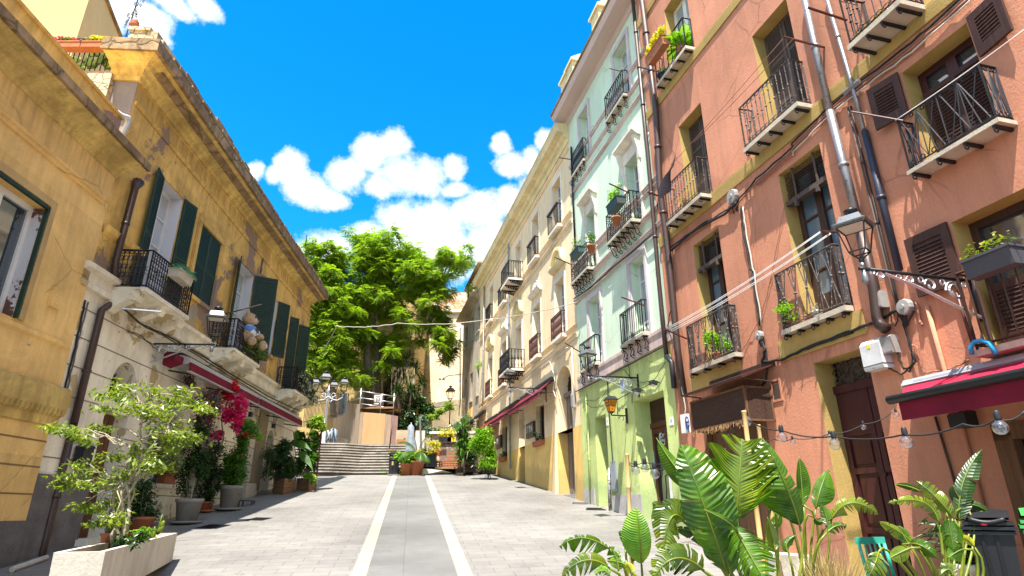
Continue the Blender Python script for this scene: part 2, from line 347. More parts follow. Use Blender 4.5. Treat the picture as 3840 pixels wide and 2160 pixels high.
bin_m = surf('bin_plastic', (.014, .015, .018), rough=.45, var=.3, grime=.3, bump=.06, spec=.35)
green_pl = surf('green_plastic', (.05, .30, .07), rough=.4, var=.05, bump=.05)
teal = surf('teal_chair_paint', (.05, .42, .30), rough=.45, var=.08, bump=.05)
osb = surf('chipboard', (.48, .28, .13), var=.25, vs=30, bump=.3, bs=50, drip=.25)
osb_g = surf('weathered_chipboard', (.33, .24, .17), var=.25, vs=25, bump=.3, bs=50, drip=.5)
L_tree = leafm('tree_leaves', (.31, .43, .035), (.10, .19, .018), .5, .03, vs=2.0)
L_dark = leafm('dark_leaves', (.035, .085, .012), (.012, .035, .008), .3, .04)
L_mid = leafm('green_leaves', (.09, .22, .012), (.03, .09, .008), .45, .04)
L_lime = leafm('lime_leaves', (.26, .46, .012), (.10, .26, .01), .5, .04)
L_fig = leafm('fig_leaves', (.26, .33, .03), (.08, .13, .015), .5, .03)
L_ban = leafm('paddle_leaves', (.12, .26, .010), (.025, .085, .006), .5, .03, vs=3, rough=.3, brown=.66)
L_bany = leafm('yellowing_paddle_leaves', (.26, .33, .012), (.07, .13, .008), .5, .045, vs=3, rough=.3, brown=.60)
L_stalk = leafm('leaf_stalks', (.24, .27, .02), (.10, .15, .015), .25, .04)
L_yel = leafm('yellow_flowers', (.72, .55, .02), (.40, .42, .02), .4, .03)
L_pink = leafm('magenta_bracts', (.85, .04, .28), (.50, .01, .12), .45, .03)
L_red = leafm('red_bracts', (.75, .02, .04), (.5, .01, .03), .45, .03)
L_white = leafm('white_flowers', (.75, .72, .66), (.55, .5, .42), .35, .03)
L_dry = leafm('dry_grass', (.55, .42, .20), (.38, .26, .10), .35, .05)
L_cact = surf('cactus_skin', (.22, .30, .10), rough=.6, var=.25, vs=4, bump=.2)
bark = surf('tree_bark', (.16, .125, .095), var=.3, vs=6, bump=1, bs=12)
bark_p = surf('pale_branch', (.30, .26, .17), var=.2, vs=8, bump=.4, bs=30)
# ------------------------------------------------ facade helpers
def wall(mb, s0, s1, z0, z1, holes=(), n=0, th=.45, mi=0, rev=None):
    """wall face with real openings: holes = (s_a, s_b, z_a, z_b, arch?, depth?)"""
    rev = mi if rev is None else rev
    hs = []
    for h in holes:
        a, b = sorted(h[:2]); hs.append((a, b, h[2], h[3], h[4] if len(h) > 4 else 0, h[5] if len(h) > 5 else th))
    xs = sorted({s0, s1, *[v for h in hs for v in h[:2] if s0 < v < s1]}); zs = sorted({z0, z1, *[v for h in hs for v in h[2:4] if z0 < v < z1]})
    mb.mi = mi
    for i in range(len(xs)-1):
        for j in range(len(zs)-1):
            cx, cz = (xs[i]+xs[i+1])/2, (zs[j]+zs[j+1])/2
            if any(h[0] < cx < h[1] and h[2] < cz < h[3] for h in hs): continue
            mb.q((xs[i], n, zs[j]), (xs[i+1], n, zs[j]), (xs[i+1], n, zs[j+1]), (xs[i], n, zs[j+1]))
    for a, b, c, d, ar, t in hs:
        b_, a_ = min(b, s1), max(a, s0); top = d
        if ar:
            k = 14; r = (b-a)/2; m = (a+b)/2; hh = ar; pts = [(m-r*cos(pi*i/k), d-hh+hh*sin(pi*i/k)) for i in range(k+1)]
            mb.mi = mi
            for i in range(k):
                p, q = pts[i], pts[i+1]
                mb.q((p[0], n, p[1]), (q[0], n, q[1]), (q[0], n, d), (p[0], n, d))
            mb.mi = rev
            for i in range(k):
                p, q = pts[i], pts[i+1]
                mb.q((p[0], n, p[1]), (q[0], n, q[1]), (q[0], n-t, q[1]), (p[0], n-t, p[1]))
            top = d-hh
        mb.mi = rev
        mb.q((a_, n, c), (a_, n, top), (a_, n-t, top), (a_, n-t, c)); mb.q((b_, n, c), (b_, n, top), (b_, n-t, top), (b_, n-t, c))
        if not ar: mb.q((a_, n, d), (b_, n, d), (b_, n-t, d), (a_, n-t, d))
        mb.q((a_, n, c), (b_, n, c), (b_, n-t, c), (a_, n-t, c))
    mb.mi = mi
def body(mb, s0, s1, z0, z1, n0, n1):
    """the block of the house behind its facade: ends, top and back (no front)"""
    mb.q((s0, n0, z0), (s0, n0, z1), (s0, n1, z1), (s0, n1, z0)); mb.q((s1, n0, z0), (s1, n0, z1), (s1, n1, z1), (s1, n1, z0))
    mb.q((s0, n0, z1), (s1, n0, z1), (s1, n1, z1), (s0, n1, z1)); mb.q((s0, n1, z0), (s1, n1, z0), (s1, n1, z1), (s0, n1, z1))
def window(F, par, a, b, c, d, n, fm=white_p, gm=glass, rows=3, cols=2, fw=.07, arch=0, kick=0, name='window', sub='pane'):
    a, b = sorted((a, b)); m = MB(F)
    m.box(a, a+fw, n-.03, n+.04, c, d); m.box(b-fw, b, n-.03, n+.04, c, d)
    m.box(a+fw, b-fw, n-.03, n+.04, d-fw, d); m.box(a+fw, b-fw, n-.03, n+.04, c, c+fw*1.3)
    for i in range(1, cols):
        x = a+(b-a)*i/cols; m.box(x-fw*.7, x+fw*.7, n-.025, n+.055, c+fw*1.3, d-fw)
    for i in range(1, rows):
        z = c+(d-c)*i/rows; m.box(a+fw, b-fw, n-.02, n+.03, z-.02, z+.02)
    if kick: m.box(a+fw, b-fw, n-.02, n+.02, c+fw*1.3, c+kick)
    o = m.build(name, fm, par)
    g = MB(F); g.box(a+.02, b-.02, n-.02, n-.005, c+.02, d-.02); g.build(sub, gm, o)
    return o
def leaf_panel(F, par, hs, hn, w, c, d, ang, mat, louvre=True, st=.07, th=.04, name='shutter', gap=.085, mids=(.45,), base=0):
    """a louvred leaf hinged at (hs, hn); ang 0 points along +s, 180 along -s"""
    u = (cos(radians(ang)), sin(radians(ang))); v = (-u[1], u[0])
    f = lambda x, y, z: F(hs+u[0]*x+v[0]*y, hn+u[1]*x+v[1]*y, z)
    m = MB(f); m.box(0, st, 0, th, c, d); m.box(w-st, w, 0, th, c, d); m.box(st, w-st, 0, th, d-st*1.2, d); m.box(st, w-st, 0, th, c, c+st*1.6)
    cuts = [c+st*1.6]
    for q in mids: z = c+(d-c)*q; m.box(st, w-st, 0, th, z-st*.6, z+st*.6); cuts += [z-st*.6, z+st*.6]
    cuts.append(d-st*1.2)
    if louvre:
        m.box(st, w-st, th*.42, th*.5, c+st, d-st)
        for i in range(0, len(cuts), 2):
            z = cuts[i]+gap*.3
            while z < cuts[i+1]-gap*.5:
                m.q((st, th*.5, z+gap*.8), (w-st, th*.5, z+gap*.8), (w-st, th*1.05, z), (st, th*1.05, z)); m.q((st, th*.42, z+gap*.8), (w-st, th*.42, z+gap*.8), (w-st, th*-.05, z), (st, th*-.05, z)); z += gap
    else:
        for i in range(0, len(cuts), 2): m.box(st, w-st, th*.3, th*.7, cuts[i], cuts[i+1])
    return m.build(name, mat, par)
def railing(F, par, path, z0, h, mat, style='plain', sp=.11, r=.011, top=.02, name='railing', topmat=None, belly=0):
    """path of (s, n) corners"""
    m = MB(F); H = z0+h
    for i in range(len(path)-1):
        (s_a, n_a), (s_b, n_b) = path[i], path[i+1]; Ln = sqrt((s_b-s_a)**2+(n_b-n_a)**2); k = max(1, round(Ln/sp)); zb = z0+.06
        P_ = lambda t, z: (s_a+(s_b-s_a)*t, n_a+(n_b-n_a)*t, z)
        m.bar(P_(0, H), P_(1, H), top); m.bar(P_(0, zb), P_(1, zb), r*1.2)
        m.bar(P_(0, z0), P_(0, H), r*1.6); m.bar(P_(1, z0), P_(1, H), r*1.6)
        du = V(((s_b-s_a)/Ln, (n_b-n_a)/Ln, 0)); up = V((0, 0, 1))
        if style == 'lattice':
            k = max(2, round(Ln/(sp*2)))
            for j in range(k):
                for x0, x1 in ((.5, .5), (.1, .9), (.9, .1)): m.bar(P_((j+x0)/k, zb), P_((j+x1)/k, H-.02), r)
                m.lathe(P_((j+.5)/k, (zb+H)/2-.02), [(r*1.8, 0), (r*2.6, .02), (r*1.8, .04)], 5)
                for x0 in (.5,):
                    m.ring(P_((j+.25)/k, H-.07), du, up, .035, .045, r*.8, 6); m.ring(P_((j+.75)/k, H-.07), du, up, .035, .045, r*.8, 6)
        elif style == 'fan':
            k = max(1, round(Ln/.62))
            for j in range(k):
                for x1 in (-.42, -.22, 0, .22, .42): m.bar(P_((j+.5)/k, H-.04), P_((j+.5+x1)/k, zb), r*.9)
                m.bar(P_(j/k, zb), P_(j/k, H), r); m.bar(P_((j+.08)/k, H-.04), P_((j+.5)/k, zb), r*.8); m.bar(P_((j+.92)/k, H-.04), P_((j+.5)/k, zb), r*.8)
                for x in (.1, .36, .64, .9): m.ring(P_((j+x)/k, zb+.04), du, up, .035, .035, r*.8, 7); m.ring(P_((j+x)/k, H-.05), du, up, .03, .03, r*.8, 7)
        else:
            for j in range(1, k):
                t = j/k; m.bar(P_(t, zb), P_(t, H), r)
                if style == 'knot': m.lathe(P_(t, zb+h*.42), [(r, 0), (r*2.4, .02), (r, .045)], 5); m.lathe(P_(t, zb+h*.72), [(r, 0), (r*2, .015), (r, .03)], 5)
                if style in ('knot', 'scroll'):
                    m.ring(P_(t-.5/k, H-.055), du, up, Ln/k*.42, .035, r*.7, 7)
                    m.ring(P_(t-.5/k, zb+.045), du, up, Ln/k*.42, .035, r*.7, 7)
                if style == 'scroll':
                    for zz in (.28, .5, .72): m.ring(P_(t-.5/k, zb+h*zz), du, up, Ln/k*.40, .06, r*.7, 8)
                    if j % 3 == 0: m.bar(P_(t-.5/k, zb+h*.38), P_(t+.5/k, zb+h*.5), r*.8); m.bar(P_(t+.5/k, zb+h*.38), P_(t-.5/k, zb+h*.5), r*.8)
                if style == 'arch':
                    m.ring(P_(t-.5/k, H-.16), du, up, Ln/k*.46, .13, r*.8, 7, 0, pi); m.ring(P_(t-.5/k, zb+.16), du, up, Ln/k*.46, .13, r*.8, 7, pi, 2*pi)
                if style == 'baluster':
                    m.lathe(P_(t, zb), [(r, 0), (r*2.6, h*.12), (r*1.2, h*.3), (r*2.8, h*.5), (r*1.1, h*.7), (r*2.4, h*.85), (r, h*.92)], 5)
                    m.ring(P_(t-.5/k, zb+h*.45), du, up, Ln/k*.3, .05, r*.6, 6)
    o = m.build(name, mat, par)
    return o
def balcony(F, par, s0, s1, zb, dep, th=.09, rh=.95, style='knot', mat=iron, br=4, brk='stub', bm=iron, sp=.11, r=.011, slm=None, n0=0, mould=0, top=.02):
    s0, s1 = sorted((s0, s1)); m = MB(F); m.box(s0, s1, n0, n0+dep, zb, zb+th)
    if mould: m.prism([(n0, zb-mould), (n0+.12, zb-mould), (n0+dep-.1, zb-.03), (n0+dep-.05, zb), (n0, zb)], s0+.06, s1-.06)
    o = m.build('balcony', slm or slab_m, par)
    e = .04
    railing(F, o, [(s0+e, n0), (s0+e, n0+dep-e), (s1-e, n0+dep-e), (s1-e, n0)], zb+th, rh, mat, style, sp, r, top)
    for i in range(br):
        s = s0+.08+(s1-s0-.16)*i/max(1, br-1); k = MB(F)
        if brk == 'stub':
            k.box(s-.02, s+.02, n0-.05, n0+dep*.97, zb-.045, zb-.002); k.ring((s, n0+dep*.9, zb-.07), (0, 1, 0), (0, 0, 1), .035, .035, .011, 7, pi/2, 2.2*pi)
        elif brk == 'scroll':
            k.box(s-.018, s+.018, n0, n0+dep*.96, zb-.04, zb-.002)
            k.tube([(s, n0+dep*.82, zb-.05), (s, n0+dep*.55, zb-.1), (s, n0+dep*.3, zb-.2), (s, n0+.10, zb-.34)], .013, 4)
            k.tube([(s, n0+dep*.82, zb-.05), (s, n0+dep*.62, zb-.2), (s, n0+.2, zb-.36), (s, n0+.1, zb-.40)], .013, 4)
            k.ring((s, n0+dep*.8, zb-.10), (0, 1, 0), (0, 0, 1), .055, .055, .012, 9, -pi/2, 1.4*pi, .6)
            k.ring((s, n0+.10, zb-.37), (0, 1, 0), (0, 0, 1), .07, .07, .012, 9, 0, 2*pi, .5)
        elif brk == 'cast':
            for j in range(7): k.ring((s, n0+.06+dep*.8*j/7, zb-.06-.13*(1-j/7)), (0, 1, 0), (0, 0, 1), .07, .07, .025, 7)
            k.box(s-.03, s+.03, n0, n0+dep*.95, zb-.06, zb-.002)
        elif brk == 'stone':
            k.prism([(n0, zb-.46), (n0+.1, zb-.5), (n0+.2, zb-.4), (n0+.34, zb-.3), (n0+dep*.62, zb-.22), (n0+dep*.8, zb-.24), (n0+dep*.86, zb-.15), (n0+dep*.84, zb-.002), (n0, zb-.002)], s-.13, s+.13)
            k.ring((s-.14, n0+dep*.66, zb-.15), (0, 1, 0), (0, 0, 1), .07, .07, .014, 8); k.ring((s+.14, n0+dep*.66, zb-.15), (0, 1, 0), (0, 0, 1), .07, .07, .014, 8)
        k.build('bracket', bm, o)
    return o
def pipe(F, par, pts, r, mat, name='downpipe', col=True, k=8, clips=.0):
    m = MB(F); m.smooth = True; m.tube(pts, r, k)
    if col:
        for p, q in zip(pts[:-1], pts[1:]):
            ln = (V(q)-V(p)).length
            for j in range(1, int(ln/1.6)+1): 
                c = V(p).lerp(V(q), j/(int(ln/1.6)+1)); dd = (V(q)-V(p)).normalized()*.03
                m.tube((tuple(c-dd), tuple(c+dd)), (min(r) if isinstance(r, list) else r)*1.22, k)
    return m.build(name, mat, par)
def pxs(F, pts, n): return [(F.s(p, n), n, F.z(p, n)) for p in pts]
def cable(F, pts, r, n=.03, mat=cable_m, sag=0, parent=None, name='cable', sub=6, wob=.01, label=None, cat=None, group=None):
    P_ = [F(*((F.s(p, n), n, F.z(p, n)))) for p in pts]; return cable3(P_, r, mat, sag, parent, name, sub, wob, label, cat, group)
def cable3(P_, r, mat, sag=0, parent=None, name='cable', sub=6, wob=0, label=None, cat=None, group=None):
    q = []
    for a, b in zip(P_[:-1], P_[1:]):
        for j in range(sub):
            t = j/sub; c = a.lerp(b, t); c.z -= sag*4*t*(1-t); q.append(c+V((rnd(-wob, wob), rnd(-wob, wob), rnd(-wob, wob))))
    q.append(P_[-1]); m = MB(); m.smooth = True; m.tube(q, r, 5, w=True); o = m.build(name, mat, parent, recalc=False)
    if label: tag(o, label, cat or 'cable', group)
    return o

# ------------------------------------------------ ground, paving, stairs
g = MB()
ys = [-300, -40, 34.8]; 
def sheet(name, x0, x1, y0, y1, lift, mat, dx=0):
    m = MB(); k = 12
    for i in range(k):
        a = y0+(y1-y0)*i/k; b = y0+(y1-y0)*(i+1)/k
        m.q(*[(x+dx*(y), y, G0+GS*y+lift) for x, y in ((x0, a), (x1, a), (x1, b), (x0, b))])
    return tag(m.build(name, mat, loc=(0, (y0+y1)/2, gz((y0+y1)/2))), kind='structure')
gm = MB()
for (a, za), (b, zb) in (((-300, G0-40*GS), (-40, G0-40*GS)), ((-40, G0-40*GS), (34.8, gz(34.8))), ((34.8, gz(34.8)), (36.5, 1.87)), ((36.5, 1.87), (300, 1.87))):
    gm.q((-300, a, za), (300, a, za), (300, b, zb), (-300, b, zb))
rot = radians(-9.4)
pave = pavem('grey_pavers', (.275, .262, .245), (.235, .225, .212), (.12, .115, .105), .62, .31, rot)
tag(gm.build('ground', pave, loc=(0, 0, G0)), kind='structure')
def strip(name, p, q, w0, w1, lift, mat):
    """a band of paving between ground points p (near) and q (far), offset sideways w0..w1"""
    d = (q-p); d.z = 0; ln = d.length; d.normalize(); n = V((d.y, -d.x, 0)); m = MB(); k = 10
    for i in range(k):
        a = p+d*(ln*i/k); b = p+d*(ln*(i+1)/k)
        pts = [a+n*w0, a+n*w1, b+n*w1, b+n*w0]
        m.raw([V((v.x, v.y, G0+GS*v.y+lift)) for v in pts], [(0, 1, 2, 3)])
    return tag(m.build(name, mat), kind='structure')
pl, ql = WG(878, 1449), WG(985, 1197.5); pr, qr = WG(1195, 1449), WG(1087, 1197.5)
dl = (ql-pl).normalized(); p0 = pl-dl*16; wd = (pr-pl); dd = V((dl.x, dl.y, 0)).normalized(); nn = V((dd.y, -dd.x, 0)); wtot = wd.dot(nn)
granite = pavem('granite_setts', (.20, .198, .192), (.178, .177, .172), (.12, .12, .12), 2.2, 1.1, rot, 0, .005, .5, .1)
marble = pavem('pale_marble_band', (.45, .385, .30), (.50, .445, .36), (.30, .26, .2), 5, .62, rot, 0, .006, .45, .05, warm=(.45, .34, .24))
p0.z = 0; e0 = ql+dl*.3
strip('path', p0, e0, .29, wtot-.29, .004, granite)
strip('path_edging', p0, e0, .03, .28, .008, marble)
strip('path_edging', p0, e0, wtot-.28, wtot-.03, .008, marble)

# drain covers set in the paving
def cover(px, py, w, l, lab, mat=None, rz=0):
    c = WG(px, py); f = lambda x, y, z: c+V((x*cos(rot)-y*sin(rot), x*sin(rot)+y*cos(rot), (x*sin(rot)+y*cos(rot))*GS+z))
    t = thing('drain_cover', lab, 'drain cover', c, 'iron covers in the paving')
    m = MB(f); m.box(-w/2, w/2, -l/2, -l/2+.03, 0, .012); m.box(-w/2, w/2, l/2-.03, l/2, 0, .012); m.box(-w/2, -w/2+.03, -l/2+.03, l/2-.03, 0, .012); m.box(w/2-.03, w/2, -l/2+.03, l/2-.03, 0, .012)
    m.build('frame', iron, t)
    m = MB(f); m.box(-w/2+.03, w/2-.03, -l/2+.03, l/2-.03, 0, .006)
    for i in range(7): y = -l/2+.05+(l-.1)*i/7; m.box(-w/2+.05, w/2-.05, y, y+.02, .006, .011)
    m.build('grating', mat or iron, t)
cover(537, 1325, .6, .6, 'dark square drain cover nearest to the pots by the left wall')
cover(652, 1306, .5, .5, 'grey drain cover in the left paving, farther from the wall')
cover(1500, 1281, .62, .55, 'black wet-looking drain cover in the paving by the green house')
cover(1460, 1266, .5, .4, 'grey drain cover farthest up the street by the green house', pipe_g)
cover(1985, 1421, .6, .5, 'brown drain cover in the paving behind the large paddle leaves', rail_w)

# staircase at the end of the street
riser_m = surf('shaded_riser_stone', (.10, .09, .08), var=.3, vs=3, grime=.6, bump=.6, bs=16)  # riser colour darkened to stand for the shadow under the treads
st = thing('stone_staircase', 'worn stone steps crossing the top of the street with weeds in the joints', 'staircase', (-8, 36, 1.9))
xR = W(1018, 1193, 34.8).x; xB = W(890, 1193, 34.8).x; xL = -12.6
zt = gz(34.8); rise, run = .177, .30; ns_ = 11
for i in range(ns_):
    y = 34.8+run*i; z = zt+rise*(i+1); m = MB()
    yl = y-1.5
    e = .07
    pts = [(xL, yl), (xB-1.1, yl+.55), (xB, y), (xR, y), (xR, 39), (xL, 39)]
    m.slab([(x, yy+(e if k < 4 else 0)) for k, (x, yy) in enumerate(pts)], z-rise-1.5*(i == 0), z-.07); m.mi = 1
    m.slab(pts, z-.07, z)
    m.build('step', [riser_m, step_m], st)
zt2 = zt+rise*ns_
tm = MB(); tm.q((-40, 38.9, zt2-.01), (xR, 38.9, zt2-.01), (xR, 60, zt2-.01), (-40, 60, zt2-.01)); tag(tm.build('terrace', pave), kind='structure')
for k in range(26):
    i = R.randrange(0, 10); x = rnd(-8.2, -4.5); m = MB(); c = V((x, 34.78+run*i, zt+rise*i))
    if k % 2: continue
    for _ in range(22):
        a = rnd(0, 2*pi); p = c+V((rnd(-.15, .15), rnd(-.05, 0), rnd(0, .05))); q = p+V((cos(a)*.08, -abs(sin(a))*.07, rnd(.03, .16))); m.raw([p, p+V((.025, 0, .03)), q, p+V((-.02, 0, .03))], [(0, 1, 2, 3)])
    tag(m.build('weed', L_mid, recalc=False), 'small green weed sprouting from a joint of the stone steps', 'weed', 'weeds on the steps')
# ================================================= LEFT SIDE
wz = lambda p, n=0: L.z(p, n); ws = lambda p, n=0: L.s(p, n)
BOT = -2.6
s_j = L.s((165, 1000), 0)       # joint of the two ochre houses
ztop = 10.1; zslab = 5.15
s0, s1 = 11.85, L.s(zC(1845, 640))
s0u = L.s(zA(1400, 850))                # upper storey corner stands at the joint
lb = thing('ochre_house', 'weathered ochre house on the left with dark green shutters, iron balconies and a stained cornice', 'house', L(s0, 0, gz(s0)))
# openings, upper storey
w1 = (ws(zB(1645, 350)), ws(zB(1835, 580)), zslab+.08, wz(zB(1645, 350)))
w2 = (ws(zB(2030, 800)), ws(zB(2230, 985)), wz(zC(620, 540)), wz(zB(2030, 800)))
w3 = (ws(zC(1125, 235)), ws(zC(1235, 345)), zslab+.08, wz(zC(1125, 235)))
w4 = (ws(zC(1412, 535)), ws(zC(1485, 600)), wz(zC(1330, 1085)), wz(zC(1412, 535)))
w5 = (ws(zC(1640, 765)), ws(zC(1690, 805)), zslab-.1, wz(zC(1640, 765)))
top_w = w1[3]
w5 = (w5[0]-.15, w5[0]+1.3, zslab+.02, top_w-.02); w4 = (w4[0], w4[0]+1.25, w4[2], top_w)
w3 = (w3[0], w3[0]+1.45, w3[2], top_w)
# ground floor openings
dr = (ws(i2(505, 640)), ws(i2(625, 640)), -1.4, wz(i2(560, 640)))
dr = (ws(i2(430, 1000)), ws(i2(560, 1000)), gz(12)-.2, wz(i2(560, 625)))
arch1 = (dr[0]-.05, dr[1]+.05, dr[3]+.28, dr[3]+.28+.95, .7)
def archw(pl_, pr_, pb, pt, ar): a, b = ws(pl_), ws(pr_); return (a, b, wz(pb), wz(pt), ar)
arch2 = archw(i2(838, 600), i2(915, 600), i2(880, 690), i2(880, 500), .75)
nich = (ws(i2(770, 900)), ws(i2(890, 900)), wz(i2(800, 985)), wz(i2(800, 985))+1.3, .4)
a3 = archw(i3(20, 500), i3(150, 500), i3(100, 1430), i3(100, 420), .7); a3 = (a3[0], a3[1], gz(a3[0])-.1, a3[3], .7)
a4 = archw(i3(330, 700), i3(400, 700), i3(330, 1300), i3(375, 590), .8); a4 = (a4[0], a4[1]+.3, gz(a4[0])-.1, a4[3], .7)
m = MB(L)
wall(m, s0u-.05, s1, zslab-.2, ztop+.2, [w1, w2, w3, w4, w5], 0, .5, 0, 2)
m.mi = 1
wall(m, s0, s1, BOT, zslab-.2, [dr, arch1, arch2, nich, a3, a4], .05, .6, 1, 1)
m.mi = 3; m.box(s0u-.06, s0u+.02, -.6, -.001, 7, ztop+.15); m.mi = 0; body(m, s0u-.05, s1, BOT, ztop+.2, 0, -.6)
m.build('wall', [ochre, lime, white_i, surf('grey_lilac_render', (.25, .215, .20), var=.15, grime=.4)], lb)
m = MB(L); m.mi = 0; body(m, s0u+.9, s1-.02, BOT, 9.6, -.5, -9); m.build('rear_wing', ochre, lb)
# thin dark strips along the stone joints of the ground storey
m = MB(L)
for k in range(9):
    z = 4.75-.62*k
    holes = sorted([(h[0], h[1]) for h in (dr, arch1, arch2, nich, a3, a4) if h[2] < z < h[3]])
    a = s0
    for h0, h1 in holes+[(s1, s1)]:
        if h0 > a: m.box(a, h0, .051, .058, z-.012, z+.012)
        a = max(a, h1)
m.build('joint', surf('dark_joint_strip', (.24, .19, .13)), lb)
# grey render patch at the foot, from the joint to the door
m = MB(L); m.box(s0, dr[0]-.02, .05, .11, BOT, wz(i2(165, 930), .11)); m.build('plinth', rough_plaster, lb); m = MB(L); m.box(dr[1]+.05, dr[1]+.45, .05, .10, BOT, .35); m.build('plinth', rough_plaster, lb)
# belt courses
m = MB(L); m.prism([(.05, zslab-.62), (.16, zslab-.60), (.18, zslab-.50), (.12, zslab-.46), (.12, zslab-.25), (.24, zslab-.2), (.26, zslab-.1), (.05, zslab-.04)], s0, s1)
m.build('belt_course', lime, lb)
# recessed architrave + frieze lines
za = wz(zB(2060, 440)); m = MB(L)
m.prism([(0, za-.05), (.04, za-.05), (.07, za+.04), (0, za+.06)], s0u, s1); m.build('architrave', ochre, lb)
# main cornice with return
zc = 9.85
nn_ = .68
prof = [(0, zc+.2), (.06, zc+.2), (.09, zc+.3), (.17, zc+.33), (.2, zc+.42), (.3, zc+.46), (.36, zc+.54), (.5, zc+.58), (.64, zc+.62), (.66, zc+.86), (.70, zc+.95), (0, zc+1.0)]
m = MB(L); k = len(prof)
a = [L(s0u-.05-max(p[0], 0), p[0], p[1]) for p in prof]; b = [L(s1+p[0]*.55, p[0], p[1]) for p in prof]; c = [L(s0u-.05-p[0], -.6, p[1]) for p in prof]
m.raw(c+a+b, [(i, (i+1) % k, k+(i+1) % k, k+i) for i in range(k)]+[(k+i, k+(i+1) % k, 2*k+(i+1) % k, 2*k+i) for i in range(k)]+[list(range(k)), list(range(2*k, 3*k))])
m.build('cornice', cornice_m, lb)
m = MB(L); m.box(s0u-.05-nn_-.03, s1+.4, nn_-.06, nn_+.035, zc+.60, zc+.93); m.box(s0u-.05-nn_-.03, s0u-.05-nn_+.04, -.62, nn_-.06, zc+.60, zc+.93); m.prism([(.30, zc+.452), (.50, zc+.572), (.51, zc+.565), (.31, zc+.445)], s0u, s1+.3); m.build('corona', corona_m, lb)
# broken blocks and parapet on the cornice
m = MB(L)
x = s0u+.3
while x < s1+.2:
    w_ = rnd(.5, .9); h = zc+1.02+rnd(.02, .16)+(.3 if x < s0u+6 else .16)
    m.box(x, x+w_-.01, nn_-.55+rnd(-.03, .03), nn_-.2+rnd(-.05, .08), zc+.99, h); x += w_
x = s0u
while x < s1:
    w_ = rnd(.25, .5); m.box(x, x+w_-.03, nn_-.1+rnd(-.04, .05), nn_+.03+rnd(0, .03), zc+.955, zc+1.02+rnd(0, .05)); x += w_
m.build('parapet', tile_m, lb)
# corner block and chimney stub
m = MB(L); e = s0u-.3; zz = zc+1.0
m.box(e, e+1.5, -.45, .52, zz-.02, zz+.32); m.box(e+.05, e+1.1, -.4, .30, zz+.32, zz+.62); m.box(e, e+.9, -.42, .12, zz+.62, zz+.72); m.build('chimney', rubble, lb)
m = MB(L); e = L.s((478, 205), -.6); m.box(e, e+.8, -1.4, -.6, zz, zz+.75); m.box(e-.1, e+.9, -1.5, -.5, zz+.75, zz+.84); m.build('roof_hatch', silver, lb)
# windows with surrounds and shutters
for i, (w, cols) in enumerate(((w1, 2), (w3, 2), (w4, 2), (w5, 2))):
    window(L, lb, w[0], w[1], w[2], w[3], -.36, white_p, glass_c if i else glass_w, 4, cols, .08)
    f = MB(L)
    for a, b, c, d in ((w[0]-.20, w[0]-.02, w[2], w[3]+.02), (w[1]+.02, w[1]+.20, w[2], w[3]+.02), (w[0]-.2, w[1]+.2, w[3]+.02, w[3]+.2)): f.box(a, b, 0, .03, c, d)
    f.build('surround', ochre, lb)
hw = (w1[1]-w1[0])/2*.96
leaf_panel(L, lb, w1[0], .04, hw, w1[2], w1[3]+.02, 168, green_p); leaf_panel(L, lb, w1[1], .04, hw, w1[2], w1[3]+.02, 13, green_p)
f = MB(L)
for a, b, c, d in ((w2[0]-.24, w2[0], w2[2], w2[3]), (w2[1], w2[1]+.24, w2[2], w2[3]), (w2[0]-.24, w2[1]+.24, w2[3], w2[3]+.22)): f.box(a, b, 0, .035, c, d); f.box(a+.03, b-.03, .035, .06, c, d-.03)
f.build('surround', ochre, lb)
f = MB(L); f.box(w2[0]-.26, w2[1]+.26, 0, .09, w2[2]-.12, w2[2]); f.build('sill', ochre, lb)
h2 = (w2[1]-w2[0])/2
leaf_panel(L, lb, w2[0]+.01, -.04, h2-.015, w2[2], w2[3], 0, green_p); leaf_panel(L, lb, w2[1]-.01, .0, h2-.015, w2[2], w2[3], 180, green_p)
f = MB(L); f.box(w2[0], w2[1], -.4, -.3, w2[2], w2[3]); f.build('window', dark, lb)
leaf_panel(L, lb, w3[0], .05, hw*.95, w3[2], w3[3]+.02, 158, green_p); leaf_panel(L, lb, w3[1], .05, .85, w3[2], w3[3]+.02, 62, green_p)
leaf_panel(L, lb, w4[0], .05, .6, w4[2], w4[3]+.02, 150, green_p); leaf_panel(L, lb, w4[1], .05, .62, w4[2], w4[3]+.02, 30, green_p)
f = MB(L); f.box(w4[0]-.2, w4[1]+.2, 0, .1, w4[2]-.12, w4[2]); f.build('sill', ochre, lb)
leaf_panel(L, lb, w5[0]+.02, -.12, .62, w5[2], w5[3], 40, green_p); leaf_panel(L, lb, w5[1], .05, .64, w5[2], w5[3]+.02, 35, green_p)
# peeled render and damaged string around window 1-2
m = MB(L)
for a, b, z0_, z1_ in ((s0u, w1[0]-.95, wz(zB(990, 830)), wz(zB(990, 830))+.12), (s0u+.9, w1[0]-.25, wz(zB(1270, 1040), 0), wz(zB(1270, 1040), 0)+.14)): m.prism([(0, z0_-.1), (.1, z0_), (.14, z1_), (0, z1_+.03)], a, b)
m.build('sill_course', ochre, lb)
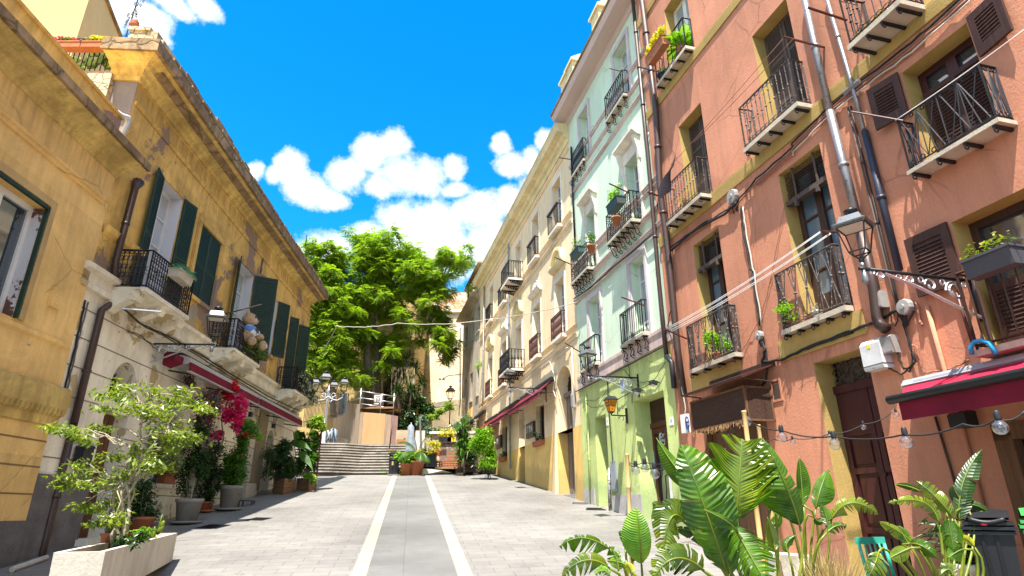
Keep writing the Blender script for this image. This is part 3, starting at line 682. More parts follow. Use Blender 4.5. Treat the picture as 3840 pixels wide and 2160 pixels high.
# balconies
dep = .8
b1a, b1b = L.s(zC(155, 515), dep), L.s(zC(585, 830), dep); zb1 = L.z(zC(155, 515), dep)
bal1 = balcony(L, lb, b1a, b1b, zb1, dep, .1, .95, 'scroll', iron, 3, 'stone', lime, .11, .015, lime, .05, .2, .022)
b2a, b2b = L.s(zC(1050, 1120), dep), L.s(zC(1305, 1300), dep); zb2 = zb1
bal2 = balcony(L, lb, b2a, b2b, zb2, dep, .1, .98, 'scroll', iron, 3, 'stone', lime, .11, .015, lime, .05, .2, .022)
b3a, b3b = w5[0]-.75, w5[1]+.75
bal3 = balcony(L, lb, b3a, b3b, zb1, dep, .1, .98, 'scroll', iron, 4, 'stone', lime, .11, .015, lime, .05, .2, .022)
# doors, fanlight, arched windows
m = MB(L); x0, x1 = dr[0], dr[1]; zb_ = gz(x0)+.12; n_ = -.32
nb = 9
for i in range(nb): a = x0+(x1-x0)*i/nb; m.box(a+.008, a+(x1-x0)/nb-.008, n_, n_+.05+(.012 if i % 2 else 0), zb_+.75, dr[3])
m.box(x0, x1, n_-.02, n_+.03, zb_, zb_+.75); m.box(x0+.05, (x0+x1)/2-.03, n_+.03, n_+.05, zb_+.1, zb_+.68); m.box((x0+x1)/2+.03, x1-.05, n_+.03, n_+.05, zb_+.1, zb_+.68)
door_l = m.build('door', old_wood, lb); m = MB(L); m.ball(L((x0+x1)/2+.06, n_+.09, zb_+1.15), .035, 6); m.build('handle', iron, door_l)
m = MB(L); m.box(x0-.1, x1+.12, -.35, .38, BOT, zb_); m.build('doorstep', lime, lb)
for A_, nm in ((arch1, 'fanlight'), (arch2, 'arched_window')):
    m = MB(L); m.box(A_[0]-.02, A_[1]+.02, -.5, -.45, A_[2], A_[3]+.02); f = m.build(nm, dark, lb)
    m = MB(L); c_ = ((A_[0]+A_[1])/2, -.4, A_[3]-A_[4]); rr = (A_[1]-A_[0])/2
    for i in range(1, 8): an = pi*i/8; m.bar(c_, (c_[0]+rr*cos(an), -.4, c_[2]+A_[4]*sin(an)), .012)
    m.ring(c_, (1, 0, 0), (0, 0, 1), rr*.45, A_[4]*.45, .012, 8, 0, pi); m.bar((A_[0], -.4, c_[2]), (A_[1], -.4, c_[2]), .02)
    m.build('grille', iron, f)
for A_ in (a3, a4):
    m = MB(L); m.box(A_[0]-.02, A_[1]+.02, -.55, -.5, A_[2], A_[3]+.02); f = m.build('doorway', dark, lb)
    m = MB(L); m.box(A_[0], A_[0]+.07, -.5, -.42, A_[2], A_[3]-.5); m.box(A_[1]-.07, A_[1], -.5, -.42, A_[2], A_[3]-.5); m.box(A_[0], A_[1], -.5, -.42, A_[3]-.75, A_[3]-.66); m.build('frame', brown_w, f)
m = MB(L); m.box(nich[0]-.02, nich[1]+.02, -.55, -.5, nich[2], nich[3]+.05); m.build('niche_back', rough_plaster, lb)
m = MB(L); m.box(nich[0]-.1, nich[1]+.1, -.05, .14, nich[2]-.1, nich[2]); m.build('sill', lime, lb)
# pilaster strip and boards between the arches
m = MB(L); a = ws(i3(215, 500)); m.box(a, a+1.0, .05, .12, gz(a)-.3, wz(i3(260, 340))); m.build('pilaster', surf('stained_board', (.36, .28, .17), var=.2, grime=.4), lb)
m = MB(L); a = ws(i3(130, 1100)); m.box(a, a+.5, .05, .2, gz(a)-.3, .75); m.build('pilaster_foot', lime, lb)
# downpipe
pp = [zB(1395, 380), zB(1360, 440), zB(1165, 1180), zB(1150, 1330), zB(1175, 1400), i2(588, 5), i2(560, 78), i2(512, 112), i2(498, 170), i2(372, 680)]
pipe(L, lb, pxs(L, pp, .14), [.14, .085]+[.075]*8, pipe_m)
pipe(L, lb, [(L.s(i2(372, 680), .12), .12, L.z(i2(372, 680), .12)), (L.s(i2(372, 680), .12), .12, BOT)], .075, pipe_m)
cable(L, [i2(430, 60), i2(400, 200), i2(350, 400), i2(300, 640)], .02, .07, cable_m, parent=lb); cable(L, [i2(445, 70), i2(412, 200), i2(362, 400), i2(318, 620)], .016, .07, rough_plaster, parent=lb)
cable(L, [i2(600, 85), i2(700, 175), i2(830, 235), i2(1000, 330), i2(1180, 445), i2(1340, 540), i2(1510, 620)], .022, .3, cable_m, parent=lb)
cable(L, [i2(610, 92), i2(720, 190), i2(840, 250), i2(1010, 350), i2(1190, 465), i2(1350, 560), i2(1505, 640)], .016, .28, cable_m, parent=lb)
cable(L, [zC(0, 915), zC(130, 960), zC(260, 1080), zC(385, 1140)], .012, .1, cable_m, parent=lb)
cable(L, [zC(1360, 190), zC(1345, 260), zC(1335, 330)], .03, .03, rough_plaster, parent=lb, name='crack_patch')
for _ in (0,):
    m = MB(L); a, z = L.px(zC(640, 650)); pts = [zC(600, 690), zC(650, 640), zC(710, 680), zC(690, 760), zC(650, 830), zC(655, 920), zC(700, 1010), zC(600, 940), zC(615, 860), zC(590, 760)]
    m.raw([L(*((lambda t: (t[0], .006, t[1]))(L.px(q)))) for q in pts], [tuple(range(len(pts)))]); m.build('bare_render', surf('bare_render', (.42, .33, .22), var=.2, grime=.3), lb)
# letter box by the door, black meter box
m = MB(L); a = ws(i2(372, 850), .1); m.box(a, a+.34, .1, .28, wz(i2(385, 905), .15), wz(i2(385, 800), .15)); m.lathe((a+.17, .19, wz(i2(385, 800), .15)), [(.2, 0), (.16, .05), (.05, .08)], 10); tag(m.build('letter_box', black_p), 'black box fixed to the pale stone wall beside the old wooden door', 'letter box')
m = MB(L); a = ws(i2(655, 900), .1); m.box(a, a+.3, .06, .22, wz(i2(665, 915)), wz(i2(665, 855))); m.box(a+.03, a+.27, .22, .23, wz(i2(665, 905)), wz(i2(665, 862))); tag(m.build('intercom_box', black_p), 'small black box on the pale wall right of the old wooden door', 'box')

# ---------------------------------------- near ochre house
nb_ = thing('near_ochre_house', 'nearest ochre house at the left edge with a heavy mustard cornice and white framed window', 'house', L(4, 0, gz(4)))
NN = .12; Ls = lambda p: L.s(p, NN); Lz = lambda p: L.z(p, NN)
s_e = L.s(zB(1090, 600), NN); zcn = Lz(zB(1220, 375))
wn = (Ls(zB(0, 375)), Ls(zB(450, 655)), Lz(zD(0, -640)), Lz(zB(450, 655)))
wn = (wn[1]-1.75, wn[1], Lz((40, 802)), wn[3])
m = MB(L); wall(m, -1.5, s_e, BOT-1, zcn+.5, [wn], NN, .35)
body(m, -1.5, s_e, BOT-1, zcn+.5, NN, -8); m.build('wall', ochre_n, nb_)
# cornice: corona edge surveyed on the photograph
pA = zB(1505, 310); prN = [(NN, zcn-.05), (NN+.03, zcn-.04), (NN+.05, zcn+.04), (NN+.12, zcn+.08), (NN+.14, zcn+.15), (NN+.24, zcn+.2), (NN+.27, zcn+.27), (NN+.44, zcn+.34), (NN+.46, zcn+.46), (NN+.50, zcn+.52), (NN, zcn+.56)]
m = MB(L); k = len(prN); a = [L(-1.5, p[0], p[1]) for p in prN]; b = [L(s_e+(p[0]-NN)*.75, p[0], p[1]) for p in prN]
m.raw(a+b, [(i, (i+1) % k, k+(i+1) % k, k+i) for i in range(k)]+[list(range(k)), list(range(k, 2*k))]); m.build('cornice', cornice_m, nb_)
m = MB(L); m.box(-1.5, s_e+.38, NN+.42, NN+.52, zcn+.36, zcn+.54); m.build('corona', corona_m, nb_)
m = MB(L); m.box(-1.5, L.s(zA(1240, 1230), .35), .1, .30, zcn+.55, 8.45); m.box(-1.5, L.s(zA(1240, 1230), .35)+.03, .06, .34, 8.45, 8.52); m.build('parapet', ochre, nb_)
zs_ = Lz(zB(1000, 555)); m = MB(L); m.prism([(NN, zs_-.07), (NN+.04, zs_-.06), (NN+.05, zs_), (NN+.09, zs_+.02), (NN+.09, zs_+.07), (NN, zs_+.1)], -1.5, s_e-.2); m.build('string_course', ochre_n, nb_)
m = MB(L)
for o_, t_ in ((.0, .03), (.09, .055), (.17, .03)):
    a, b, c, d = wn[0]-.26+o_, wn[1]+.26-o_, wn[2], wn[3]+.26-o_
    e_ = .08
    m.box(a, a+e_, NN, NN+t_, c, d-e_); m.box(b-e_, b, NN, NN+t_, c, d-e_); m.box(a, b, NN, NN+t_, d-e_, d)
m.build('surround', surf('surround_ochre', (.52, .36, .15), var=.15, grime=.4), nb_)
zsl = L.z(zD(600, 215), NN+.1)
m = MB(L); m.prism([(NN, zsl-.42), (NN+.06, zsl-.40), (NN+.08, zsl-.24), (NN+.16, zsl-.2), (NN+.2, zsl-.08), (NN+.2, zsl+.28), (NN+.15, zsl+.34), (NN, zsl+.38)], -1.5, s_e+.08)
for j in range(60): x = s_e-j*.13; m.tube(((x, NN+.15, zsl-.22), (x-.05, NN+.21, zsl-.1)), .022, 5)
m.build('belt_moulding', cornice_m, nb_)
zl2 = Lz(zC(-322*4+650, 980)); zl2 = Lz((160, 873)); m = MB(L); m.prism([(NN, zl2-.05), (NN+.05, zl2), (NN+.05, zl2+.08), (NN, zl2+.1)], -1.5, s_e-.1); m.build('string_course', ochre_n, nb_)
f = window(L, nb_, wn[0], wn[1], wn[2], wn[3], NN-.22, white_p, glass, 1, 2, .11)
m = MB(L); m.box(wn[1]-.03, wn[1]-.002, NN-.34, NN-.0, wn[2], wn[3]-.02); m.build('inner_jamb', surf('peeling_jamb', (.52, .5, .5), patch=((.13, .06, .045), .5, 1.1), var=.1), nb_)
m = MB(L); m.box(wn[1]+.002, wn[1]+.05, NN+.0, NN+.07, wn[2], wn[3]+.03); m.box(wn[0], wn[1]+.05, NN, NN+.07, wn[3]+.002, wn[3]+.06); m.build('shutter_edge', green_p, nb_)
m = MB(L)
for k, z in enumerate([Lz(zD(250, 1105)), Lz(zD(330, 830)), Lz(zD(400, 570))]): m.box(-1.5, s_e, NN, NN+.008, z-.015, z+.015)
m.build('joint', surf('joint_dark', (.22, .14, .06)), nb_)
m = MB(L); m.box(-1.5, s_e-.02, NN, NN+.03, BOT-1, Lz(zD(190, 1375))); m.build('plinth', rough_plaster, nb_)
m = MB(L); c = Ls((137, 750)); z = Lz((137, 750)); m.box(c-.14, c+.14, NN, NN+.06, z-.2, z+.2); [m.box(c-.09+.07*i, c-.05+.07*i, NN+.06, NN+.065, z+.02, z+.12) for i in range(3)]; m.box(c-.03, c+.03, NN+.06, NN+.09, z-.14, z-.06); m.build('wall_vent', ochre_n, nb_)
m = MB(L); m.smooth = True; q = [zA(1170, 1140), zA(1215, 1165), zA(1290, 1185), zA(1290, 1230), zA(1205, 1425)]; m.tube(pxs(L, q, .05), [.09, .08, .07, .06, .06], 8); m.build('gutter_pipe', surf('pale_pvc', (.60, .60, .60), rough=.4, grime=.4), nb_)
m = MB(L); a = L(Ls((10, 1449)), .4, -1.7); pts = [WG(28, 1441)+V((0, 0, .05)), WG(115, 1410)+V((0, 0, .05))]; m.tube(pts, .05, 8, w=True); tag(m.build('ground_pipe', concrete), 'pale pipe lying on the ground at the foot of the near ochre wall', 'pipe')

# terrace behind the near house: parapet, railing, flowers, cactus
yT = 12.0; zT = W(200, 179, yT).z
xa, xb = W(60, 178, yT).x-2, -9.86
m = MB(); m.box(xa, xb, yT, yT+.3, 7.5, zT-.04); w_ = m.build('terrace_wall', rubble); tag(w_, 'rough rubble wall of the roof terrace behind the ochre parapet', 'wall')
m = MB(); m.box(xa, xb, yT-.06, yT+.3, zT-.04, zT+.02); c_ = m.build('coping', white_p, w_)
c_.location = -w_.location; 
trr = thing('terrace_railing', 'thin dark iron railing of the roof terrace hung with flower boxes', 'railing', (xb-1, yT+.1, zT))
zr = W(200, 98, yT).z; m = MB(); 
m.bar((xa, yT, zr), (xb+.1, yT, zr), .018); m.build('top_rail', iron, trr)
m = MB(); x = xa
while x < xb+.1: m.bar((x, yT, zT+.02), (x, yT, zr), .015); x += .125
m.build('bars', iron, trr)
def clump(m, c, rx, ry, rz_, n, l, w, clumps=6, flat=.0, shell=.55):
    """many small leaf faces gathered in uneven sub-clumps inside an ellipsoid"""
    cs = []
    for _ in range(clumps):
        v = V((rnd(-1, 1), rnd(-1, 1), rnd(-1, 1))); v = v.normalized()*rnd(shell, .85) if v.length > 0 else v
        cs.append((V((c[0]+v.x*rx, c[1]+v.y*ry, c[2]+v.z*rz_)), rnd(.3, .55)))
    vs, fs = [], []
    for i in range(n):
        cc, k = cs[i % clumps]
        d = V((R.gauss(0, .5)*rx*k, R.gauss(0, .5)*ry*k, R.gauss(0, .5)*rz_*k)); p = cc+d
        a = rnd(0, 2*pi); t = V((cos(a), sin(a), rnd(-.8, .6)-flat)).normalized(); u = t.cross(V((rnd(-1, 1), rnd(-1, 1), rnd(.2, 1.5)))).normalized()
        ll = l*rnd(.6, 1.25); ww = w*rnd(.7, 1.2)/2; b = len(vs)
        vs += [p, p+t*ll*.45+u*ww, p+t*ll+V((0, 0, -ll*.15)), p+t*ll*.45-u*ww]; fs.append((b, b+1, b+2, b+3))
    m.raw(vs, fs)
yF = yT-.14
for x0_, x1_, lab, ml, nfl in ((540, 835, 'terracotta box of pink flowers on the terrace railing, left of the other box', L_pink, 60), (845, 1145, 'terracotta box of yellow flowers on the terrace railing by the stone chimney', L_yel, 80)):
    A_, B_ = W(*zA(x0_, 445), yF), W(*zA(x1_, 500), yF)
    t = thing('flower_box', lab, 'flower box', ((A_.x+B_.x)/2, yF, B_.z), 'flower boxes on the roof terrace')
    m = MB(); m.slab([(A_.x, yF-.11), (B_.x, yF-.11), (B_.x, yF+.1), (A_.x, yF+.1)], B_.z, A_.z-.03); m.slab([(A_.x-.02, yF-.13), (B_.x+.02, yF-.13), (B_.x+.02, yF+.12), (A_.x-.02, yF+.12)], A_.z-.03, A_.z); m.build('box', terr_m, t)
    m = MB(); clump(m, ((A_.x+B_.x)/2, yF, A_.z+.06), (B_.x-A_.x)/2, .1, .1, 260, .07, .04, 12); m.build('foliage', L_mid, t, recalc=False)
    m = MB(); clump(m, ((A_.x+B_.x)/2, yF-.02, A_.z+.12), (B_.x-A_.x)/2, .1, .09, nfl*3, .06, .06, 12); m.build('flowers', ml, t, recalc=False)
t = thing('prickly_pear', 'pale green prickly pear cactus behind the terrace railing', 'cactus', (W(260, 170, yT+.3).x, yT+.3, zT))
m = MB(); m.smooth = True
for px_, py_, rr, tl in ((945, 535, 26, .3), (975, 520, 30, -.4), (900, 620, 24, .5), (760, 610, 26, 1.1), (850, 650, 24, .8), (1000, 610, 26, .2), (1065, 620, 28, -.2), (930, 660, 24, .9), (790, 670, 22, 1.3), (700, 590, 20, 1.2), (1040, 570, 20, .1), (960, 650, 22, 0), (860, 600, 18, .3), (820, 690, 18, 1.2), (1080, 660, 24, -.3)):
    c = W(*zA(px_, py_), yT+.32+rnd(-.1, .15)); r = rr*.0053
    ca, sa = cos(tl), sin(tl); vs = []; k = 12; th = .012
    for lay, (sc_, dy) in enumerate(((.7, -th), (1, -th*.3), (1, th*.3), (.7, th))):
        for j in range(k):
            a = 2*pi*j/k; x, z = r*.72*cos(a)*sc_, r*1.15*sin(a)*sc_; vs.append(c+V((x*ca+z*sa, dy, -x*sa+z*ca)))
    m.raw(vs, [(l_*k+j, l_*k+(j+1) % k, (l_+1)*k+(j+1) % k, (l_+1)*k+j) for l_ in range(3) for j in range(k)]+[tuple(range(k)), tuple(range(3*k, 4*k))])
m.build('pads', L_fig, t)
# pale tower house behind
yP = 15.0
q = [(0, 4), (55, -60), (222, -60)]
tw = thing('pale_tower_house', 'sunlit pale yellow house rising behind the roof terrace at the top left', 'house', (-15, yP, 8))
xc, zc0 = W(193, 100, yP).x, W(193, 100, yP).z
A_ = W(192, 98, 17.0); dt = V((-.31, .95, 0)); ft_ = V((-.95, -.31, 0)); r_ = ray(300, 92); nf = V((dt.y, -dt.x, 0)); tt = A_.dot(nf)/r_.dot(nf); zt_ = (r_*tt).z
P4 = [A_, A_+dt*9, A_+dt*9+ft_*10, A_+ft_*10]
m = MB(); m.slab([(v.x, v.y) for v in P4], 6, zt_); m.build('wall', tower_m, tw)
m = MB(); g0 = A_+ft_*2.3-dt*.12; m.slab([(v.x, v.y) for v in (g0, g0+dt*.1, g0+dt*.1+ft_*.5, g0+ft_*.5)], 6, zt_); m.build('corner_strip', ochre_n, tw)
m = MB(); Q4 = [A_-dt*.1-ft_*.1, A_+dt*9.1-ft_*.1, A_+dt*9+ft_*10, A_-dt*.1+ft_*10]; m.slab([(v.x, v.y) for v in Q4], zt_, zt_+.1); m.build('roof_edge', tile_m, tw)
# wind chime mast
t = thing('wind_chime_mast', 'thin leaning metal rod with dark dangling chimes and a terracotta pot above the chimney', 'wind chime', W(310, 120, 12.3))
m = MB(); p, q = W(306, 125, 12.2), W(350, -12, 12.2); m.tube([p, q], .014, 5, w=True)
for k in range(26):
    c = p.lerp(q, rnd(.45, 1))+V((rnd(-.14, .2), rnd(-.06, .06), 0)); m.ring(c, (1, 0, 0), (0, 0, 1), .03, .03, .007, 6); m.ball(c-V((0, 0, .06)), .018, 4)
    m.tube([c, p.lerp(q, .75)], .003, 3, w=True)
m.build('rod', iron, t)
c = W(338, 62, 12.2); m = MB(); m.smooth = True; m.lathe(c-V((0, 0, .12)), [(.03, 0), (.1, .02), (.13, .1), (.09, .19), (.1, .21)], 12, True); m.build('pot', terr_m, t)
m = MB(); m.ball(c+V((.02, 0, .16)), .05, 6); m.build('bead', white_p, t)
# poles / rails fixed on the facade
def rodthing(name, F, a, b, na, nb, r, mat, lab, cat, group=None):
    m = MB(F); m.tube([(F.s(a, na), na, F.z(a, na)), (F.s(b, nb), nb, F.z(b, nb))], r, 6); return tag(m.build(name, mat), lab, cat, group)
rodthing('clothes_pole', L, zC(975, 745), zC(1345, 648), .9, 1.9, .022, pipe_m, 'thin metal pole sticking out above the balcony with the teddy bear', 'pole')
rodthing('clothes_pole', L, zC(-60, 690), zC(335, 722), .9, 1.6, .022, silver, 'pale metal pole under the first balcony with a small clamp', 'pole')
rodthing('roof_aerial', L, (768, 622), (772, 591), .4, .4, .02, iron, 'short dark rod standing on the far end of the left roof', 'aerial')
# awning (long, folded) on the left wall
aw = thing('folded_awning', 'long folded burgundy awning box running along the left wall above the plants', 'awning', L(22, .6, 3.6))
na = .75; A_, B_ = zC(565, 1180), (757, 1062); sA, zA_ = L.px(zC(610, 1260), na); sB, zB_ = L.px((757, 1062), na)
for k, (a, b, o_) in enumerate(((sA, sA+(sB-sA)*.49, 0), (sA+(sB-sA)*.5, sB, .03))):
    z = zA_+(zB_-zA_)*(.25 if k == 0 else .8)
    z = (zA_+zB_)/2
    m = MB(L); m.prism([(.15, z+.02), (na-.05, z+.02), (na+.02, z+.08), (na, z+.2), (na-.25, z+.27), (.15, z+.27)], a, b); m.build('housing', awn_box, aw)
    m = MB(L); m.box(a+.03, b-.03, na+.02+o_, na+.045+o_, z-.16, z+.07); m.build('valance', awn_m, aw)
    m = MB(L); m.box(a, b, na-.02, na+.08, z-.20, z-.165); m.build('front_bar', awn_box, aw)
    m = MB(L); m.prism([(.15, z+.28), (na-.22, z+.28), (na-.2, z+.33), (.15, z+.36)], a, b); m.build('cover', black_p, aw)
    m = MB(L)
    for j in range(3): x = a+.3+(b-a-.6)*j/2; m.bar((x, .1, z-.1), (x+.2, na-.02, z-.18), .025); m.build('arm', pipe_m, aw); m = MB(L)
m = MB(L); m.prism([(.3, zA_-.1), (.6, zA_+.02), (.6, zA_+.2), (.3, zA_+.25)], sA-.5, sA-.02); m.build('valance', awn_m, aw)
for k, p in enumerate((i2(1262, 632), i2(1378, 690), i3(135, 380), i3(435, 530))):
    if k > 1: continue
    c = (L.s(p, .7), .7, L.z(p, .7)); t = thing('hanging_lamp', 'small black spot lamp hung under the folded awning, %s' % ('nearer to the flowers' if k == 0 else 'farther up the street'), 'spot lamp', L(*c), 'spot lamps under the awning')
    m = MB(L); m.box(c[0]-.08, c[0]+.08, c[1]-.06, c[1]+.06, c[2]-.11, c[2]+.05); m.build('lamp_head', black_p, t)
    m = MB(L); m.bar((c[0], c[1], c[2]+.05), (c[0]+.1, c[1]-.1, c[2]+.45), .012); m.build('stem', black_p, t)
# flower trough on balcony 1
def trough(F, s_a, s_b, n, z, mat, name, lab, cat, fol, flow=None, h=.2, w=.2, nleaf=500, fh=.22, group=None, ls=.07, lw=.03, out=.04):
    s_a, s_b = sorted((s_a, s_b))
    t = thing(name, lab, cat, F((s_a+s_b)/2, n, z), group)
    m = MB(F); m.prism([(n-w/2+.03, z), (n+w/2-.03, z), (n+w/2, z+h), (n-w/2, z+h)], s_a, s_b); m.box(s_a-.015, s_b+.015, n-w/2-.015, n+w/2+.015, z+h-.03, z+h+.002); m.build('box', mat, t)
    m = MB(); c = F((s_a+s_b)/2, n+out, z+h+fh*.45); ln = (s_b-s_a)/2; d = F.d
    k = 6
    for i in range(k):
        cc = F(s_a+(s_b-s_a)*(i+.5)/k, n+out, z+h+fh*rnd(.3, .6)); clump(m, cc, ln/k*1.5, w*.6, fh*rnd(.45, .8), nleaf//k, ls, lw, 5)
    m.build('foliage', fol, t, recalc=False)
    if flow:
        m = MB()
        for i in range(k): clump(m, F(s_a+(s_b-s_a)*(i+.5)/k, n+out+.03, z+h+fh*rnd(.5, .9)), ln/k*1.5, w*.7, fh*.5, nleaf//k//4, .045, .045, 6)
        m.build('flowers', flow, t, recalc=False)
    return t
sa, zz = L.px(zC(430, 300), dep+.1); trough(L, sa, sa+.75, dep+.18, L.z(zC(450, 360), dep+.18), slab_m, 'flower_box', 'grey box of spiky blue-green succulents hung on the first balcony rail', 'flower box', leafm('succulent_leaves', (.10, .36, .20), (.05, .22, .14)), None, .22, .3, 260, .16, None, .16, .03, .08)
# leafy screen on the teddy balcony and white flowers on the far one
m = MB()
for i in range(9): clump(m, L(b2a+.9+(b2b-b2a-1.0)*i/8, dep+.02, zb1+.45+.35*(i % 2)), .3, .08, .35, 150, .09, .05, 6)
tag(m.build('creeper', L_fig, recalc=False), 'yellowing creeper woven through the railing of the teddy bear balcony', 'climbing plant')
t = thing('flowering_creeper', 'white flowered creeper spilling over the railing of the farthest left balcony', 'climbing plant', L(b3a+1, dep, zb1))
m = MB(); m2 = MB()
for i in range(12):
    f_ = i/11; c = L(b3a+.4+(b3b-b3a-.3)*f_, dep+.08, zb1+.75-.6*f_*rnd(.7, 1.2)); clump(m, c, .3, .14, .4, 170, .08, .045, 6); clump(m2, c+L.N*.06-V((0, 0, .1)), .3, .12, .38, 60, .06, .06, 10)
m.build('foliage', L_dark, t, recalc=False); m2.build('flowers', L_white, t, recalc=False)
# teddy bear leaning over the rail of balcony 2
tx = zC(1225, 800); sT, zT_ = L.px(tx, dep+.02)
fur = surf('teddy_fur', (.50, .33, .20), var=.3, vs=18, bump=1, bs=120, rough=1); muz = surf('teddy_muzzle', (.62, .46, .33), var=.15, vs=20, bump=.8, bs=120)
t = thing('teddy_bear', 'large tan teddy bear in a white and blue shirt sitting on the balcony rail', 'teddy bear', L(sT, dep, zT_-.5))
TB = lambda x, y, z: L(sT+x, dep+.02+y, zT_+z)
def tb(lst, name, mat):
    m = MB(TB); m.smooth = True
    for (x, y, z, r, sx, sy, sz) in lst:
        prof = [(r*sin(pi*i/9)+1e-4, -r*cos(pi*i/9)*sz) for i in range(10)]; m.lathe((x, y, z), prof, 12, False, sx, sy)
    return m.build(name, mat, t)
tb([(0, 0, 0, .27, 1, .9, .85), (-.22, .0, .17, .10, 1, .6, 1), (.22, .0, .17, .10, 1, .6, 1), (-.05, .0, -.5, .27, 1, .9, 1.1), (.36, .28, -.52, .13, 1.1, 1.2, .9), (.40, .42, -.80, .17, 1, .8, 1), (-.18, .25, -.8, .15, 1, 1, 1)], 'body', fur)
tb([(0, .2, -.06, .13, 1, .8, .8), (.40, .55, -.84, .07, 1, .4, 1)], 'muzzle', muz)
tb([(0, .3, -.01,   .048, 1.3, .8, .8)], 'nose', black_p); tb([(-.1, .232, .06, .032, 1, 1, 1), (.1, .232, .06, .032, 1, 1, 1)], 'eyes', black_p)
tb([(.0, .28, -.11, .035, 1.6, .6, .5)], 'mouth', rail_w)
tb([(0, .03, -.42, .29, 1.08, .95, .8), (.26, .18, -.4, .13, 1.2, 1, .9), (-.26, .1, -.4, .13, 1.2, 1, .9)], 'shirt', surf('shirt_white', (.66, .70, .80), rough=.9, patch=((.12, .25, .55), .56, 2.2), var=.05))
def text3(s, T3, size, mat, name, parent=None, ext=.004, align='CENTER', lab=None, cat=None):
    """lettering turned into a mesh and laid on a local frame T3(x, y_out, z)"""
    cu = bpy.data.curves.new('t', 'FONT'); cu.body = s; cu.size = size; cu.align_x = align; cu.align_y = 'CENTER'; cu.extrude = ext; cu.resolution_u = 2
    ob = bpy.data.objects.new('t', cu); COL.objects.link(ob); dg = bpy.context.evaluated_depsgraph_get(); me = ob.evaluated_get(dg).to_mesh()
    m = MB(); m.raw([T3(v.co.x, v.co.z, v.co.y) for v in me.vertices], [tuple(p.vertices) for p in me.polygons]); bpy.data.objects.remove(ob); bpy.data.curves.remove(cu)
    o = m.build(name, mat, parent)
    if lab: tag(o, lab, cat)
    return o
m = MB(TB)
for i in range(7): x = -.15+.05*i; m.bar((x, .31, -.46+.02*(i%2)), (x+.02, .31, -.36+.03*(i%3)), .009)
m.build('print', rail_w, t)
# ================================================= RIGHT SIDE
# ---------- terracotta (red) house
sJ = (RF.s((1687, 1010))+RF.s((1640, 300)))/2          # joint with the green house
rh = thing('terracotta_house', 'tall terracotta red house on the right with mustard reveals, brown louvred doors and iron balconies', 'house', RF(7, 0, gz(7)))
Z = RF.z; S = RF.s
def dn(F, front, wallp):  # depth of a projecting corner from its wall-side point
    return F.nz(front, F.z(wallp))
REV = .42
zs1 = Z(r4(725, 603)); zs1b = Z((2195, 764)); zs3 = Z(r2(530, 972)); zs3b = Z(r2(1040, 518)); zs5 = Z(zE(1875, 465))
O = {}
O['a'] = (S(r2(400, 1222)), S(r2(527, 1142)), zs1, Z(r2(527, 1142)))
O['b'] = (S(r2(830, 880)), S(r2(1037, 728)), zs1b, Z(r2(830, 880)))
O['c'] = (S(r2(328, 640)), S(r2(438, 515)), zs3, Z(r2(438, 515)))
O['d'] = (S(r2(697, 185)), S(r2(870, 0)), zs3b, Z(r2(697, 185)))
O['e'] = (S(zE(1530, 110)), S(zE(1740, 0))-.1, zs5, Z(zE(1530, 110)))
zr6 = RF.z(r3(630, 895)); O['f'] = (S(r3(512, 368)), S(r3(835, 110)), zr6, Z(r3(512, 368)))
zr8 = RF.z(r5(1270, 880)); O['g'] = (S(r3(760, 1120)), S(r3(760, 1120))-1.75, zr8, Z(r3(760, 1120)))
O['h'] = (S(r5(98, 893)), S(r5(470, 765)), gz(9)-.6, Z(r5(98, 893)))
O['i'] = (S(r4(440, 1135)), S(r4(820, 810)), gz(11)-.6, Z(r4(720, 830)))
O['j'] = (S(r7(1890, 130))-.1, S(r7(1890, 130))-2.2, gz(5)-.6, Z(r7(1900, 110)))
zr7 = Z(r3(385, 272)); O['k'] = (S(r3(560, -150)), S(r3(560, -150))-1.2, zr7, zr7+2.6)
ZT = Z(zE(1400, 0))+3.4
m = MB(RF); wall(m, -1, sJ, -3.2, ZT, [(*v, 0, REV) for v in O.values()], 0, REV, 0, 1); body(m, -1, sJ, -3.2, ZT, 0, -9)
m.build('wall', [red_m, red_rev], rh)
# mustard bands below the balconies
for k, (a, b, z, h) in enumerate(((sJ, S(r2(1073, 590)), Z(r2(700, 870)), .30), (S(r3(158, 500)), -1, Z(r3(160, 520)), .26), (sJ, S(r2(640, 0))-3, Z(r2(225, 540)), .26), (sJ, S(r2(640, 0))-3, Z(zE(1380, 120)), .22))):
    m = MB(RF); m.prism([(0, z), (.035, z), (.05, z+h*.8), (.05, z+h), (0, z+h)], min(a, b), max(a, b)); m.build('mustard_band', red_rev, rh)
for v, w_ in ((O['a'], .3), (O['b'], .5)):
    zb = v[2]; a, b = sorted(v[:2]); m = MB(RF); m.box(a-.15, b+.75, 0, .03, zb-.42, zb-.02); m.build('mustard_panel', red_rev, rh)
